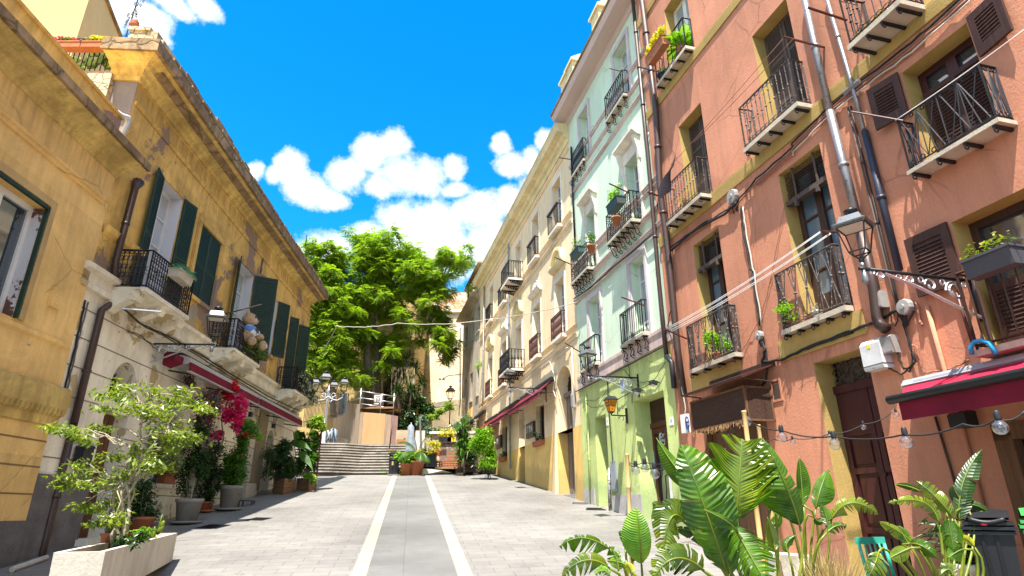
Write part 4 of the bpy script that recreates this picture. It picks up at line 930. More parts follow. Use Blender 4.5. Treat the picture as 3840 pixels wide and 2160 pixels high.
# balconies: (front-left bottom px, front-right bottom px, wall z)
def balc(F, par, FL, FR, zw, style, mat, br, brk, th=.09, rh_=1.0, sp=.12, r=.011, slm=None, n=None, **k):
    n = n or (F.nz(FL, zw)+F.nz(FR, zw))/2; a, b = F.s(FL, n), F.s(FR, n)
    balcony(F, par, a, b, zw, n, th, rh_, style, mat, br, brk, iron, sp, r, slm, **k); return min(a, b), max(a, b), n
Ba = balc(RF, rh, r4(335, 732), r4(645, 605), zs1, 'lattice', iron_w, 4, 'stub', rh_=1.05, sp=.14)
Bb = balc(RF, rh, r4(960, 458), (2128, 784), zs1b, 'lattice', iron_w, 5, 'stub', rh_=1.1, sp=.14)
Bc = balc(RF, rh, r2(268, 1145), r2(440, 978), zs3, 'knot', iron_w, 5, 'stub', rh_=1.0, sp=.13)
Bd = balc(RF, rh, r2(655, 778), r2(925, 522), zs3b, 'knot', iron_w, 5, 'stub', rh_=1.0, sp=.13)
Be = balc(RF, rh, zE(1450, 912), zE(1745, 455), zs5, 'arch', iron, 5, 'stub', rh_=.95, sp=.22)
Bf = balc(RF, rh, r3(540, 885), r3(1000, 605), zr6, 'fan', iron, 4, 'stub', rh_=.85, sp=.5, th=.06)
Bk = balc(RF, rh, r3(245, 268), r3(500, 0), zr7, 'knot', iron, 4, 'stub', rh_=1.0, sp=.13)
# doors and windows in the openings
def fdoor(v, kind, par=rh, F=RF, mat=brown_w, gl=glass_b, n=-.34, fw=.11):
    a, b = sorted(v[:2]); c, d = v[2]+.03, v[3]
    if kind == 'louvre':
        h = (b-a)/2; leaf_panel(F, par, a, n, h-.01, c, d, 0, louvre_w if mat is brown_w else mat, mids=(.33, .7), gap=.06); leaf_panel(F, par, b, n+.04, h-.01, c, d, 180, louvre_w if mat is brown_w else mat, mids=(.33, .7), gap=.06)
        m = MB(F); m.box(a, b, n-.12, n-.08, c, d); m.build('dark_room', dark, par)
    else: window(F, par, a, b, c, d, n, mat, gl, 3 if kind == 'glass' else 1, 2, fw, kick=.6)
for k in 'ab':
    fdoor(O[k], 'glass'); a, b = sorted(O[k][:2]); z = O[k][3]; m = MB(RF); hh = .62
    zz = z-.02
    while zz > z-hh: m.q((a+.02, -.14, zz), (b-.02, -.14, zz), (b-.02, -.10, zz-.045), (a+.02, -.10, zz-.045)); zz -= .05
    m.box(a+.02, b-.02, -.16, -.04, z-hh-.09, z-hh)
    for x in (a+(b-a)*.25, a+(b-a)*.75): m.box(x-.02, x+.02, -.09, -.07, z-hh-.1, z); m.box(x-.03, x+.03, -.08, -.02, z-hh-.2, z-hh-.06)
    m.build('roller_blind', louvre_w, rh)
fdoor(O['c'], 'louvre'); fdoor(O['d'], 'louvre'); fdoor(O['e'], 'glass', gl=glass_c, mat=white_p); fdoor(O['f'], 'glass', mat=maroon_w, gl=glass); fdoor(O['g'], 'one', mat=brown_w, gl=glass); fdoor(O['k'], 'glass')
a, b = sorted(O['f'][:2]); h = (b-a)/2
leaf_panel(RF, rh, b-.05, -.22, h-.02, O['f'][2]+.03, O['f'][2]+1.4, 180, shut_w, mids=(), gap=.055); leaf_panel(RF, rh, a+.05, -.24, h-.02, O['f'][2]+.03, O['f'][2]+1.4, 0, shut_w, mids=(), gap=.055)
# folded shutters of the right hand windows
zt_, zb_ = Z(r3(500, 368)), Z(r3(415, 672)); leaf_panel(RF, rh, b+.03, .03, h*.95, zb_, zt_, 12, shut_w, mids=(), st=.1, gap=.055)
leaf_panel(RF, rh, a-.03, .03, h*.95, zb_+.1, zt_+.02, 170, shut_w, mids=(), st=.1, gap=.055)
a, b = sorted(O['g'][:2]); z1_, z0_ = Z(r3(745, 1122)), Z(r5(915, 415)); leaf_panel(RF, rh, b+.02, .04, S(r3(552, 1195))-b, z0_, z1_, 3, shut_w, mids=(), st=.11, gap=.055)
z0_ = zr8; leaf_panel(RF, rh, b-.1, -.16, .85, z0_+.15, z0_+.95, 180, shut_w, mids=(), st=.09, gap=.055)
# balcony with plain bars at the far right (its slab sits just above the awning)
n8 = .32; a8 = S(r5(1270, 890), n8); m = MB(RF); m.box(a8-2.4, a8, 0, n8, zr8-.02, zr8+.06); o8 = m.build('balcony', slab_m, rh)
railing(RF, o8, [(a8-.05, 0), (a8-.05, n8-.03), (a8-2.3, n8-.03)], zr8+.06, 1.02, shut_w, 'plain', .17, .014)
# main door
a, b = sorted(O['h'][:2]); zt_ = Z(r5(215, 1135), -.36); zb_ = gz(9)-.4; n_ = -.36
m = MB(RF); m.box(a, b, n_-.05, n_+.06, zt_, zt_+.13); mid = (a+b)/2-.12
for x0, x1 in ((a, mid), (mid, b)):
    m.box(x0+.01, x0+.11, n_-.03, n_+.03, zb_, zt_); m.box(x1-.11, x1-.01, n_-.03, n_+.03, zb_, zt_); m.box(x0+.11, x1-.11, n_-.03, n_-.01, zb_, zt_)
    z = zb_
    for hgt in (.55, .75, .9, .6):
        m.box(x0+.11, x1-.11, n_-.01, n_+.03, z, z+.09); m.box(x0+.17, x1-.17, n_-.01, n_+.015, z+.15, z+hgt-.06); z += hgt
    m.box(x0+.11, x1-.11, n_-.01, n_+.03, z, zt_)
door_r = m.build('door', maroon_w, rh); m = MB(RF); m.ball(RF(mid-.05, n_+.07, zt_-1.35), .035, 8); m.build('knob', iron, door_r)
m = MB(RF); m.box(a, b, n_-.12, n_-.1, zt_+.1, O['h'][3]); tr = m.build('transom', glassm('dusty_glass', (.12, .11, .10), .4, .4), rh)
m = MB(RF); cx, cz = (a+b)/2, (zt_+.13+O['h'][3])/2; hh = (O['h'][3]-zt_-.13)/2; U, Vv = (1, 0, 0), (0, 0, 1)
m.ring((cx, n_, cz), U, Vv, .13, hh*.6, .012, 14); m.ring((cx, n_, cz+.05), U, Vv, .06, hh*.2, .01, 9); m.ring((cx, n_, cz-.08), U, Vv, .06, hh*.2, .01, 9)
for sx in (-1, 1):
    w_ = (b-a)/2
    for (x, z, r, a0, a1) in ((.5, .35, .16, 0, 2.6*pi), (.5, -.35, .16, pi, 3.4*pi), (.82, .05, .12, 0, 2.4*pi), (.28, .75, .1, 0, 2.2*pi), (.28, -.7, .1, 0, 2.2*pi), (.8, .7, .1, 0, 2*pi), (.8, -.65, .1, 0, 2*pi)):
        m.ring((cx+sx*w_*x, n_, cz+hh*z), (sx, 0, 0), Vv, r*w_*1.5, r*w_*1.5, .011, 16, a0, a1, .35)
    m.tube([(cx+sx*w_*.1, n_, cz+hh*.9), (cx+sx*w_*.45, n_, cz+hh*.1), (cx+sx*w_*.95, n_, cz-hh*.9)], .011, 4); m.tube([(cx+sx*w_*.1, n_, cz-hh*.9), (cx+sx*w_*.6, n_, cz), (cx+sx*w_*.95, n_, cz+hh*.9)], .011, 4)
m.build('scrollwork', pipe_m, tr)
# far right shop opening and brown front of the shop by the joint
a, b = sorted(O['j'][:2]); m = MB(RF); zt_ = O['j'][3]; m.box(b-.22, b, -.1, .05, -3, zt_); m.box(a, b, -.1, .05, zt_-.2, zt_); m.box(a, a+.12, -.1, .05, -3, zt_-.2); f = m.build('shop_frame', old_wood, rh); m = MB(RF); m.box(a, b, -.2, -.16, -3, zt_); m.build('pane', glass, f)
a, b = sorted(O['i'][:2]); m = MB(RF); k = 9
for i in range(k): x = a+(b-a)*i/k; m.box(x+.006, x+(b-a)/k-.006, -.18, -.12, -3, O['i'][3])
m.box(b-.12, b, -.12, .03, -3, O['i'][3]); m.box(a, a+.12, -.12, .03, -3, O['i'][3]); m.build('boarded_front', woodm('brown_boards', (.15, .075, .035)), rh)
# perforated sign box and its canopy
bx = thing('perforated_sign_box', 'rusty brown perforated metal box with frayed rope edges over the boarded shop front', 'sign box', RF(S(r4(600, 930)), .4, 2.2))
nb2 = .62; a = S(r4(340, 940), nb2); b = S(r4(703, 805), nb2); zt_, zb_ = Z(r4(703, 805), nb2), Z(r4(715, 1050), nb2)
m = MB(RF); x0, x1 = min(a, b), max(a, b)
for q in ((x0, x0+.04, nb2-.04, nb2, zb_, zt_), (x1-.04, x1, nb2-.04, nb2, zb_, zt_), (x0, x1, nb2-.04, nb2+.005, zt_-.04, zt_), (x0, x1, nb2-.04, nb2+.005, zb_, zb_+.05), (x0, x0+.03, .02, .06, zb_, zt_), (x0, x0+.04, .02, nb2, zt_-.04, zt_-.003), (x0, x0+.04, .02, nb2, zb_+.003, zb_+.04), (x1-.04, x1, .02, nb2, zb_+.003, zb_+.04)): m.box(*q)
m.build('frame', old_wood, bx)
m = MB(RF); m.box(x0+.04, x1-.04, nb2-.03, nb2-.02, zb_+.05, zt_-.04); m.box(x0+.01, x0+.02, .05, nb2-.04, zb_+.04, zt_-.04); m.box(x0+.04, x1, .03, nb2-.05, zt_-.03, zt_-.02); m.build('mesh_panel', surf('perforated_sheet', (.06, .03, .018), var=.5, vs=30, bump=1, bs=60), bx)
m = MB(RF); m.box(x0+.05, x1-.02, .05, nb2-.08, zb_+.06, zt_-.06); m.build('dark_core', dark, bx)
m = MB(RF)
for i in range(90): x = rnd(x0, x1); m.tube([(x, nb2, zb_+rnd(-.01, .06)), (x+rnd(-.04, .04), nb2+rnd(0, .03), zb_+rnd(-.07, -.0)), (x+rnd(-.06, .06), nb2+rnd(0, .04), zb_+rnd(-.12, .03))], .0035, 3)
m.build('frayed_rope', surf('rope', (.34, .20, .09)), bx)
cn = thing('tin_canopy', 'narrow brown sheet metal canopy fixed above the perforated sign box', 'canopy', RF(S(r4(600, 740)), .3, 2.9))
nc = .75; za_ = Z(r4(795, 660)); x1_, zf = RF.px(r4(290, 882), nc); x0_ = S(r4(690, 745), nc); m = MB(RF); 
m.prism([(0, zf+.30), (0, zf+.27), (nc, zf-.02), (nc+.01, zf+.035)], min(x0_, x1_), max(x0_, x1_)); m.build('sheet', rail_w, cn)
m = MB(RF); m.box(min(x0_, x1_)-.05, max(x0_, x1_), 0, .05, zf+.24, zf+.36)
for x in (min(x0_, x1_)+.05, max(x0_, x1_)-.05): m.bar((x, .03, zf-.05), (x, nc-.05, zf+.0), .014)
m.build('bracket_bar', pipe_m, cn)
# small signs
def plate(F, p, w, h, n, mat, lab, txt=None, tm=None, name='number_plate', cat='number plate', ts=.1, group=None, T=.012):
    s, z = F.px(p, n); t = thing(name, lab, cat, F(s, n, z), group); m = MB(F); m.box(s-w/2, s+w/2, n, n+T, z-h/2, z+h/2); m.build('plate', mat, t)
    if txt: text3(txt, lambda x, y, zz: F(s+x*F.side, n+T+y+.001, z+zz), ts, tm or black_p, 'lettering', t, .001)
    return t
navy = surf('navy_paint', (.03, .07, .25)); white_c = surf('white_ceramic', (.75, .75, .74), rough=.25, var=.03, bump=.02)
plate(RF, r4(880, 965), .2, .2, 0, white_c, 'white ceramic house number 13 on the terracotta wall', '13', rail_w, ts=.11)
plate(GF, r4(214, 1050), .2, .2, 0, white_c, 'white ceramic house number 15 on the lime wall beside the glazed bar door', '15', navy, ts=.11)
plate(GF, zG(1604, 755), .17, .25, 0, white_c, 'white ceramic house number 17 on the lime wall beside the narrow door', '17', rail_w, ts=.10)
plate(GF, zG(1270, 757), .14, .2, 0, white_c, 'small white number plate on the peach pilaster right of the arched door', '19', rail_w, ts=.08)
plate(GF, zG(1758, 395), .24, .34, 0, surf('blue_tile', (.35, .42, .62)), 'small blue and white tile sign near the iron lamp bracket on the lime wall', '9', navy, name='tile_sign', cat='sign', ts=.18)
t = plate(RF, r6(1253, 92), .24, .42, .25, white_p, 'narrow white sign with a blue face drawing beside the perforated box', None, name='projecting_sign', cat='sign', T=.10)
s, z = RF.px(r6(1253, 92), .36); m = MB(RF); U, Vv = (1, 0, 0), (0, 0, 1); m.ring((s, .36, z), U, Vv, .07, .14, .012, 16); m.ring((s-.03, .36, z+.03), U, Vv, .018, .018, .01, 7); m.ring((s+.03, .36, z+.03), U, Vv, .018, .018, .01, 7); m.ring((s, .36, z-.03), U, Vv, .04, .04, .01, 8, pi, 2*pi); m.tube([(s-.05, .36, z+.12), (s, .36, z+.16), (s+.05, .36, z+.12)], .018, 4); m.build('drawing', navy, t)
# meter boxes, junction boxes, vent
def boxthing(F, p, w, h, d, mat, lab, name, cat, detail=None, group=None, n=0):
    s, z = F.px(p, n); t = thing(name, lab, cat, F(s, n, z), group)
    m = MB(F); m.prism([(n, z-h/2), (n+d*.92, z-h/2), (n+d, z-h*.42), (n+d, z+h*.35), (n+d*.7, z+h/2), (n, z+h/2)], s-w/2, s+w/2); m.build('case', mat, t)
    if detail: detail(t, s, z, w, h, d)
    return t
def bdet(t, s, z, w, h, d):
    m = MB(RF); m.box(s-w/2-.006, s+w/2+.006, .0, d+.004, z-h*.37, z-h*.35); m.build('seam', black_p, t)
    m = MB(RF); m.box(s-w*.05, s+w*.12, d, d+.004, z+h*.2, z+h*.32); m.build('sticker', surf('yellow_label', (.75, .6, .02)), t)
    m = MB(RF); m.ring((s+w*.02, d*.95, z-h*.44), (1, 0, 0), (0, 0, 1), .012, .012, .008, 7); m.build('relief', pipe_g, t)
grey_b = surf('grey_box', (.33, .31, .29), rough=.6, var=.1, grime=.4)
boxthing(RF, r5(590, 835), .36, .46, .2, surf('white_case', (.62, .62, .61), rough=.4, grime=.35), 'white fuse box with a yellow sticker on the terracotta wall near the maroon door', 'meter_box', 'meter box', bdet)
boxthing(RF, r5(685, 760), .17, .27, .16, grey_b, 'small grey box just above right of the white fuse box', 'junction_box', 'junction box')
boxthing(RF, r5(605, 440), .17, .27, .16, grey_b, 'small grey box beside the end of the thick brown downpipe', 'junction_box', 'junction box')
def rndbox(p, r, lab, n=.02):
    s, z = RF.px(p, n); t = thing('round_junction_box', lab, 'junction box', RF(s, n, z), 'round cable boxes on the terracotta wall'); m = MB(lambda x, y, zz: RF(s+x, n+zz, z+y)); m.smooth = False
    m.lathe((0, 0, 0), [(r*1.02, 0), (r, .06), (r*.9, .085), (r*.35, .09), (r*.3, .11), (.01, .11)], 12); m.build('lid', grey_b, t)
    m = MB(RF)
    for _ in range(4): a0 = rnd(0, 2*pi); m.tube([(s, n, z), (s+cos(a0)*r*1.3, n+.03, z+sin(a0)*r*1.3), (s+rnd(-.1, .1), n+.01, z-r*2.2)], .014, 5)
    m.build('wires', cable_m, t)
rndbox(r2(607, 990), .17, 'round grey cable box on the mustard band between the two third-floor balconies'); rndbox(r4(822, 470), .10, 'round grey cable box on the wall between the two lower balconies'); rndbox(r5(775, 487), .12, 'round grey cable box beneath the ornate lamp bracket')
s, z = RF.px(r4(930, 840)); t = thing('wall_vent', 'brown slatted vent grille in the terracotta wall', 'vent', RF(s, 0, z)); m = MB(RF); w_, h_ = .28, .42
for q in ((s-w_/2, s+w_/2, 0, .02, z+h_/2-.04, z+h_/2), (s-w_/2, s+w_/2, 0, .02, z-h_/2, z-h_/2+.04), (s-w_/2, s-w_/2+.04, 0, .02, z-h_/2+.04, z+h_/2-.04), (s+w_/2-.04, s+w_/2, 0, .02, z-h_/2+.04, z+h_/2-.04)): m.box(*q)
m.build('frame', red_m, t); m = MB(RF); zz = z-h_/2+.05
while zz < z+h_/2-.05: m.q((s-w_/2+.04, .002, zz+.03), (s+w_/2-.04, .002, zz+.03), (s+w_/2-.04, .018, zz), (s-w_/2+.04, .018, zz)); zz += .035
m.build('slats', louvre_w, t)
# downpipes and cables on the terracotta wall
def gp(F, par, pts, r, n, mat, name='downpipe', k=8): return pipe(F, par, pxs(F, pts, n), r, mat, name, True, k)
gp(RF, rh, [r3(10, -60), r3(150, 560)], .062, .12, pipe_g); gp(RF, rh, [r3(150, 560), i4(1530, 480)], .07, .12, pipe_g); gp(RF, rh, [i4(1530, 480), i4(1760, 1449), r5(560, 560), r5(575, 610), r5(625, 645)], .085, .13, pipe_m)
gp(RF, rh, [r3(125, -40), r3(262, 425), r3(320, 650)], .035, .07, pipe_g); gp(RF, rh, [r3(325, 660), r3(500, 1360)], .055, .07, surf('blueblack_pipe', (.03, .032, .05), rough=.4))
gp(RF, rh, [zE(1305, -20), zE(1450, 1120), zF(1485, 400), zF(1560, 1000), zF(1610, 1449), r4(255, 560), r4(300, 880)], .085, .14, pipe_m)
gp(GF, rh, [zE(1215, -10), zE(1355, 1449), zF(1365, 80), zF(1480, 1400), r4(150, 320), r4(180, 610)], .06, .12, pipe_m); 
gp(GF, rh, [r4(180, 610), r4(215, 650), r4(232, 825)], .07, .14, black_p)
gp(RF, rh, [r3(240, 540), r3(460, 1449), r5(700, 470)], .016, .05, louvre_w, 'cable_bundle', 5); gp(RF, rh, [r3(255, 535), r3(475, 1449), r5(712, 480)], .016, .05, cable_m, 'cable_bundle', 5)
gp(RF, rh, [r5(920, 480), r5(1045, 935), r5(1160, 1250), r7(1660, 60), r7(1900, 960)], .03, .04, red_m, 'conduit', 6)
gp(RF, rh, [r5(1130, 370), r5(1245, 740)], .022, .05, rail_w, 'conduit', 5)
gp(RF, rh, [r7(1440, 30), r7(1640, 700)], .018, .03, rail_w, 'conduit', 5)
cb = lambda pts, r, n=.04, mat=cable_m, wob=.012: cable(RF, pts, r, n, mat, parent=rh, wob=wob)
lo = [r2(280, 1250), r2(460, 1120), r2(600, 1040), r2(720, 900), r2(900, 740), r3(-40, 720), r3(120, 560), r3(300, 410), r3(560, 215), r3(850, -40)]
cb(lo, .018, .06); cb([(x, y+8) for x, y in lo], .014, .05, cable_r); cb([(x, y+15) for x, y in lo[3:]], .02, .05, cable_r); cb([(x+2, y+22) for x, y in lo[4:]], .014, .05, cable_w)
cb([r2(290, 1262), r2(420, 1150), r2(560, 1075), r2(620, 1020)], .03, .07); cb([r2(640, 1040), r2(650, 1150), r2(690, 1350), r4(760, 30), r4(815, 400)], .022, .05); cb([r2(650, 1040), r2(665, 1150), r2(700, 1350), r4(775, 30), r4(825, 400)], .016, .05, cable_w)
cb([r4(820, 490), r4(850, 560), r4(828, 650), r4(960, 630), r4(1180, 535), r4(1449, 440), r5(0, 800), r5(330, 675), r5(560, 585), r5(720, 500)], .026, .05); cb([r4(850, 540), r4(862, 700), r4(855, 780), r4(825, 805)], .018, .04)
cb([r5(740, 530), r5(760, 650), r5(830, 880), r5(790, 950), r5(740, 920), r5(705, 820)], .014, .05); cb([r5(750, 540), r5(800, 760), r5(815, 900), r5(740, 975), r5(640, 930)], .012, .05)
cb([r5(800, 760), r5(845, 770), r5(885, 930), r5(900, 965), r5(1100, 930), r5(1220, 870)], .012, .03, cable_r); cb([r5(640, 480), r5(660, 590), r5(690, 620), r5(715, 560), r5(700, 480)], .010, .06); cb([r5(850, 450), r5(870, 590), r5(885, 620)], .02, .05, cable_r)
cb([r4(225, 40), r4(255, 560), r4(310, 870)], .012, .1); cb([r4(205, 300), r4(190, 420), r4(235, 560), r4(290, 830)], .014, .16); cb([r4(215, 250), r4(225, 420), r4(260, 640), r4(285, 800)], .012, .18); cb([r4(240, 600), r4(270, 760), r4(300, 900), r4(310, 1000)], .011, .2, cable_w)
cb([i4(465, 0), i4(400, 260), i4(170, 1449)], .006, .03, cable_r); cb([r4(900, 40), r4(820, 340), r4(700, 560), r4(560, 700)], .006, .03, cable_r)
m = MB(RF); s, z = RF.px(r3(268, 430)); m.tube(pxs(RF, [r3(225, 470), r3(305, 405)], .08), .05, 8); m.build('elbow', pipe_g, rh)
# iron bars carrying washing lines
def bar_(F, a, b, na, nb, lab, r=.02): return rodthing('washing_line_bar', F, a, b, na, nb, r, rail_w, lab, 'bar')
bar_(RF, r4(165, 425), r4(318, 490), 1.5, .85, 'rusty bar holding the far end of the washing lines by the brown downpipe')
bar_(RF, i4(980, 590), i4(1190, 605), 1.35, 1.0, 'rusty bar holding the washing lines next to the large street lantern')
bar_(RF, r2(120, 335), r2(235, 362), 1.5, .9, 'dark bar crossing in front of the downpipes near the top balcony with the fern'); bar_(RF, zF(1365, 485), zF(1525, 540), 1.5, .9, 'rusty bar crossing the downpipes beside the balcony with the black cloth')
bar_(RF, r2(855, 185), r2(1060, 238), 1.55, .0, 'long bar above the third-floor balcony next to the zinc downpipe'); bar_(RF, r3(260, 562), r3(520, 608), .8, .7, 'bar at the left of the balcony with the blue window reflection', .014)
bar_(RF, r3(40, 38), r3(235, 102), 1.5, .75, 'bar with two white insulators at the top balcony with dry flowers')
bar_(GF, zE(980, 690), zE(1115, 722), 1.3, .8, 'thin bar on the upper right mint balcony', .013); bar_(GF, zF(475, 138), zF(590, 155), 1.4, .8, 'thin bar on the upper left mint balcony'); bar_(GF, zF(978, 398), zF(1185, 495), 1.5, .8, 'thin bar on the mint balcony with the green trough'); bar_(GF, zF(428, 1138), zF(590, 1210), 1.5, .8, 'thin bar on the mint balcony with orange flowers'); bar_(GF, z4(1058, 1180), z4(1180, 1225), 1.4, .8, 'thin bar on the lower right mint balcony'); bar_(GF, r1(632, 130), r1(715, 180), 1.4, .8, 'thin bar on the lower left mint balcony behind the lantern')
for k, (p, q) in enumerate(((r4(180, 420), i4(945, 600)), (r4(190, 425), i4(950, 615)), (r4(205, 432), i4(1100, 620)), (r4(215, 440), i4(1110, 632)))):
    cable3([RF(RF.s(p, 1.35), 1.35, RF.z(p, 1.35)), RF(RF.s(q, 1.2), 1.2, RF.z(q, 1.2))], .006, white_p, .06, None, 'washing_line', 10, 0, 'taut white washing line strung across the lower terracotta balconies', 'washing line', 'white washing lines')
for p, q, lb_ in ((r2(860, 187), r2(290, 830), 'thin washing line from the long bar down to the balcony with the black cloth'), (r2(905, 195), r2(405, 715), 'second thin washing line between the two third-floor balconies')):
    cable3([RF(RF.s(p, 1.5), 1.5, RF.z(p, 1.5)), RF(RF.s(q, 1.0), 1.0, RF.z(q, 1.0))], .006, cable_r, .03, None, 'washing_line', 10, 0, lb_, 'washing line')
cable3([RF(RF.s(r3(480, 605), .9), .9, RF.z(r3(480, 605), .9)), RF(RF.s(r3(1127, 150), .9), .9, RF.z(r3(1127, 150), .9))], .006, white_p, .02, None, 'washing_line', 10, 0, 'washing line passing the balcony with the blue window reflection', 'washing line')
# black cloth on the rail
c0 = zF(1560, 330); s, z = RF.px(c0, 1.05); m = MB(RF)
gx = 9; gy = 7; vs = []
for i in range(gx):
    for j in range(gy):
        u_, v_ = i/(gx-1), j/(gy-1); vs.append(RF(s+.45-.95*u_, 1.05+.1*sin(u_*9)*v_+.06*v_, z+.42*u_-.1+(-.62+.25*u_)*v_+.05*sin(u_*7)))
m.raw(vs, [(i*gy+j, i*gy+j+1, (i+1)*gy+j+1, (i+1)*gy+j) for i in range(gx-1) for j in range(gy-1)])
tag(m.build('black_cloth', surf('black_cloth', (.012, .009, .012), rough=1, var=.3)), 'black cloth with a red hem drying on the balcony rail beside the downpipe', 'cloth')
# potted plants on balconies
def pot(c, r, h, mat, name, lab, cat, fol, fr, fz, n=300, ls=.08, lw=.035, group=None, dz=.4, stems=4, flow=None, fn=80, saucer=0, square=0):
    t = thing(name, lab, cat, c, group); m = MB(); c = V(c); m.smooth = not square
    if square: m.slab([(c.x-r, c.y-r*.6), (c.x+r, c.y-r*.6), (c.x+r, c.y+r*.6), (c.x-r, c.y+r*.6)], c.z, c.z+h)
    else: m.lathe(c, [(r*.72, 0), (r*.95, h*.82), (r*1.06, h*.83), (r*1.08, h), (r*.95, h), (r*.9, h*.9)], 14, True)
    if saucer: m.lathe(c, [(r*.9, 0), (r*1.2, .02), (r*1.2, .05), (r*.8, .05)], 14, True)
    m.build('pot', mat, t)
    if stems:
        m = MB()
        for i in range(stems): a = 2*pi*i/stems+rnd(0, 1); m.tube([c+V((0, 0, h*.8)), c+V((cos(a)*fr*.3, sin(a)*fr*.3, h+fz*dz)), c+V((cos(a)*fr*.6, sin(a)*fr*.6, h+fz*1.2))], [.018, .012, .005], 4, w=True)
        m.build('stems', bark_p, t)
    m = MB(); clump(m, c+V((0, 0, h+fz*.8)), fr, fr, fz, n, ls, lw, 9); m.build('foliage', fol, t, recalc=False)
    if flow: m = MB(); clump(m, c+V((0, -.03, h+fz*1.0)), fr*1.05, fr*1.05, fz*.9, fn, .06, .06, 12); m.build('flowers', flow, t, recalc=False)
    return t
def onb(F, p, n, z): return F(F.s(p, n), n, z)
pot(onb(RF, r4(530, 610), Ba[2]-.16, zs1+.09), .13, .18, terr_m, 'potted_plant', 'bright green leafy plant spilling through the railing of the lower left terracotta balcony', 'potted plant', L_lime, .36, .3, 700, .07, .05)
pot(onb(RF, r4(1040, 365), Bb[2]-.16, zs1b+.09), .12, .16, terr_m, 'potted_plant', 'lime green leafy plant in the corner of the large lower terracotta balcony', 'potted plant', L_lime, .28, .2, 500, .06, .045)
for k, p in enumerate((r4(1135, 330), r4(1170, 322))): pot(onb(RF, p, Bb[2]-.14, zs1b+.09), .07, .13, terr_m, 'small_pot', 'small terracotta pot on the large lower balcony, %s' % ('next to the lime green plant' if k == 0 else 'next to the white pot'), 'pot', L_dry, .05, .06, 30, .06, .01, stems=0)
pot(onb(RF, r4(1205, 305), Bb[2]-.14, zs1b+.09), .09, .14, white_p, 'small_pot', 'small white pot with bare twigs on the large lower balcony', 'pot', L_dry, .1, .1, 40, .08, .008, stems=5)
pot(onb(RF, zF(1760, 540), Bc[2]-.2, zs3+.09), .12, .2, terr_m, 'potted_plant', 'dry potted plant behind the railing of the balcony with the black cloth', 'potted plant', L_dry, .2, .25, 120, .16, .02)
def fern(c, r, h, mat, lab, n=24, L_=.6, fol=L_lime, name='fern', potm=terr_m):
    t = thing(name, lab, name.replace('_', ' '), c); c = V(c); m = MB(); m.smooth = True; m.lathe(c, [(r*.7, 0), (r, h*.9), (r*1.08, h), (r*.9, h)], 12, True); m.build('pot', potm, t)
    m = MB()
    for i in range(n):
        a = 2*pi*i/n+rnd(-.2, .2); el = rnd(.5, 1.3); l_ = L_*rnd(.7, 1.1); p = c+V((0, 0, h)); d = V((cos(a)*cos(el), sin(a)*cos(el), sin(el))); prev = p
        for j in range(9):
            q = prev+d*(l_/9); d = (d+V((0, 0, -.16))).normalized(); sd = d.cross(V((0, 0, 1))).normalized(); w_ = l_*.20*sin(pi*(j+1)/10.5)
            for sg in (-1, 1):
                for o_ in (0, .5): e = prev.lerp(q, o_); m.raw([e, e+sd*sg*w_+d*w_*.5-V((0, 0, w_*.3)), e+sd*sg*w_*.95+d*w_*.85-V((0, 0, w_*.32)), e+d*.02], [(0, 1, 2, 3)])
            prev = q
    m.build('fronds', fol, t, recalc=False); return t
fern(onb(RF, zE(1690, 300), Be[2]-.3, zs5+.09), .16, .5, terr_m, 'bright green fern on the topmost visible terracotta balcony', 20, .75, L_lime)
pot(onb(RF, zE(1520, 700), Be[2]-.25, zs5+.09), .17, .4, black_p, 'potted_plant', 'dark round pot with a small plant at the left end of the topmost terracotta balcony', 'potted plant', L_mid, .15, .1, 150)
trough(RF, RF.s(zE(1400, 480), Be[2]+.1), RF.s(zE(1560, 320), Be[2]+.1), Be[2]+.16, zs5+.62, pallet_w, 'flower_box', 'wooden box of yellow flowers hung outside the topmost terracotta balcony', 'flower box', L_yel, None, .3, .26, 700, .3, None, .07, .05, .05)
trough(RF, RF.s(r3(300, 200), Bk[2]-.1), RF.s(r3(440, 90), Bk[2]-.1), Bk[2]-.12, zr7+.09, iron, 'flower_box', 'dry straggling plants along the foot of the top right balcony railing', 'flower box', L_dry, None, .05, .1, 260, .12, None, .07, .02, 0)
trough(RF, RF.s(r5(1250, 290), n8+.15), RF.s(r5(1600, 170), n8+.15), n8+.14, zr8+.86, surf('dark_grey_trough', (.07, .075, .085), rough=.4), 'flower_box', 'dark grey plastic trough with withered yellow plants at the far right window', 'flower box', L_fig, L_dry, .24, .24, 90, .16, None, .08, .04)
m = MB(RF); q = pxs(RF, [r5(1245, 830), r5(1235, 780), r5(1262, 740), r5(1310, 728), r5(1370, 745), r5(1420, 830)], n8+.06); m.smooth = True; m.tube(q, .028, 8); tag(m.build('blue_hose', surf('blue_hose', (.02, .30, .55), rough=.35)), 'curved bright blue hose poking through the bars above the red awning', 'hose')
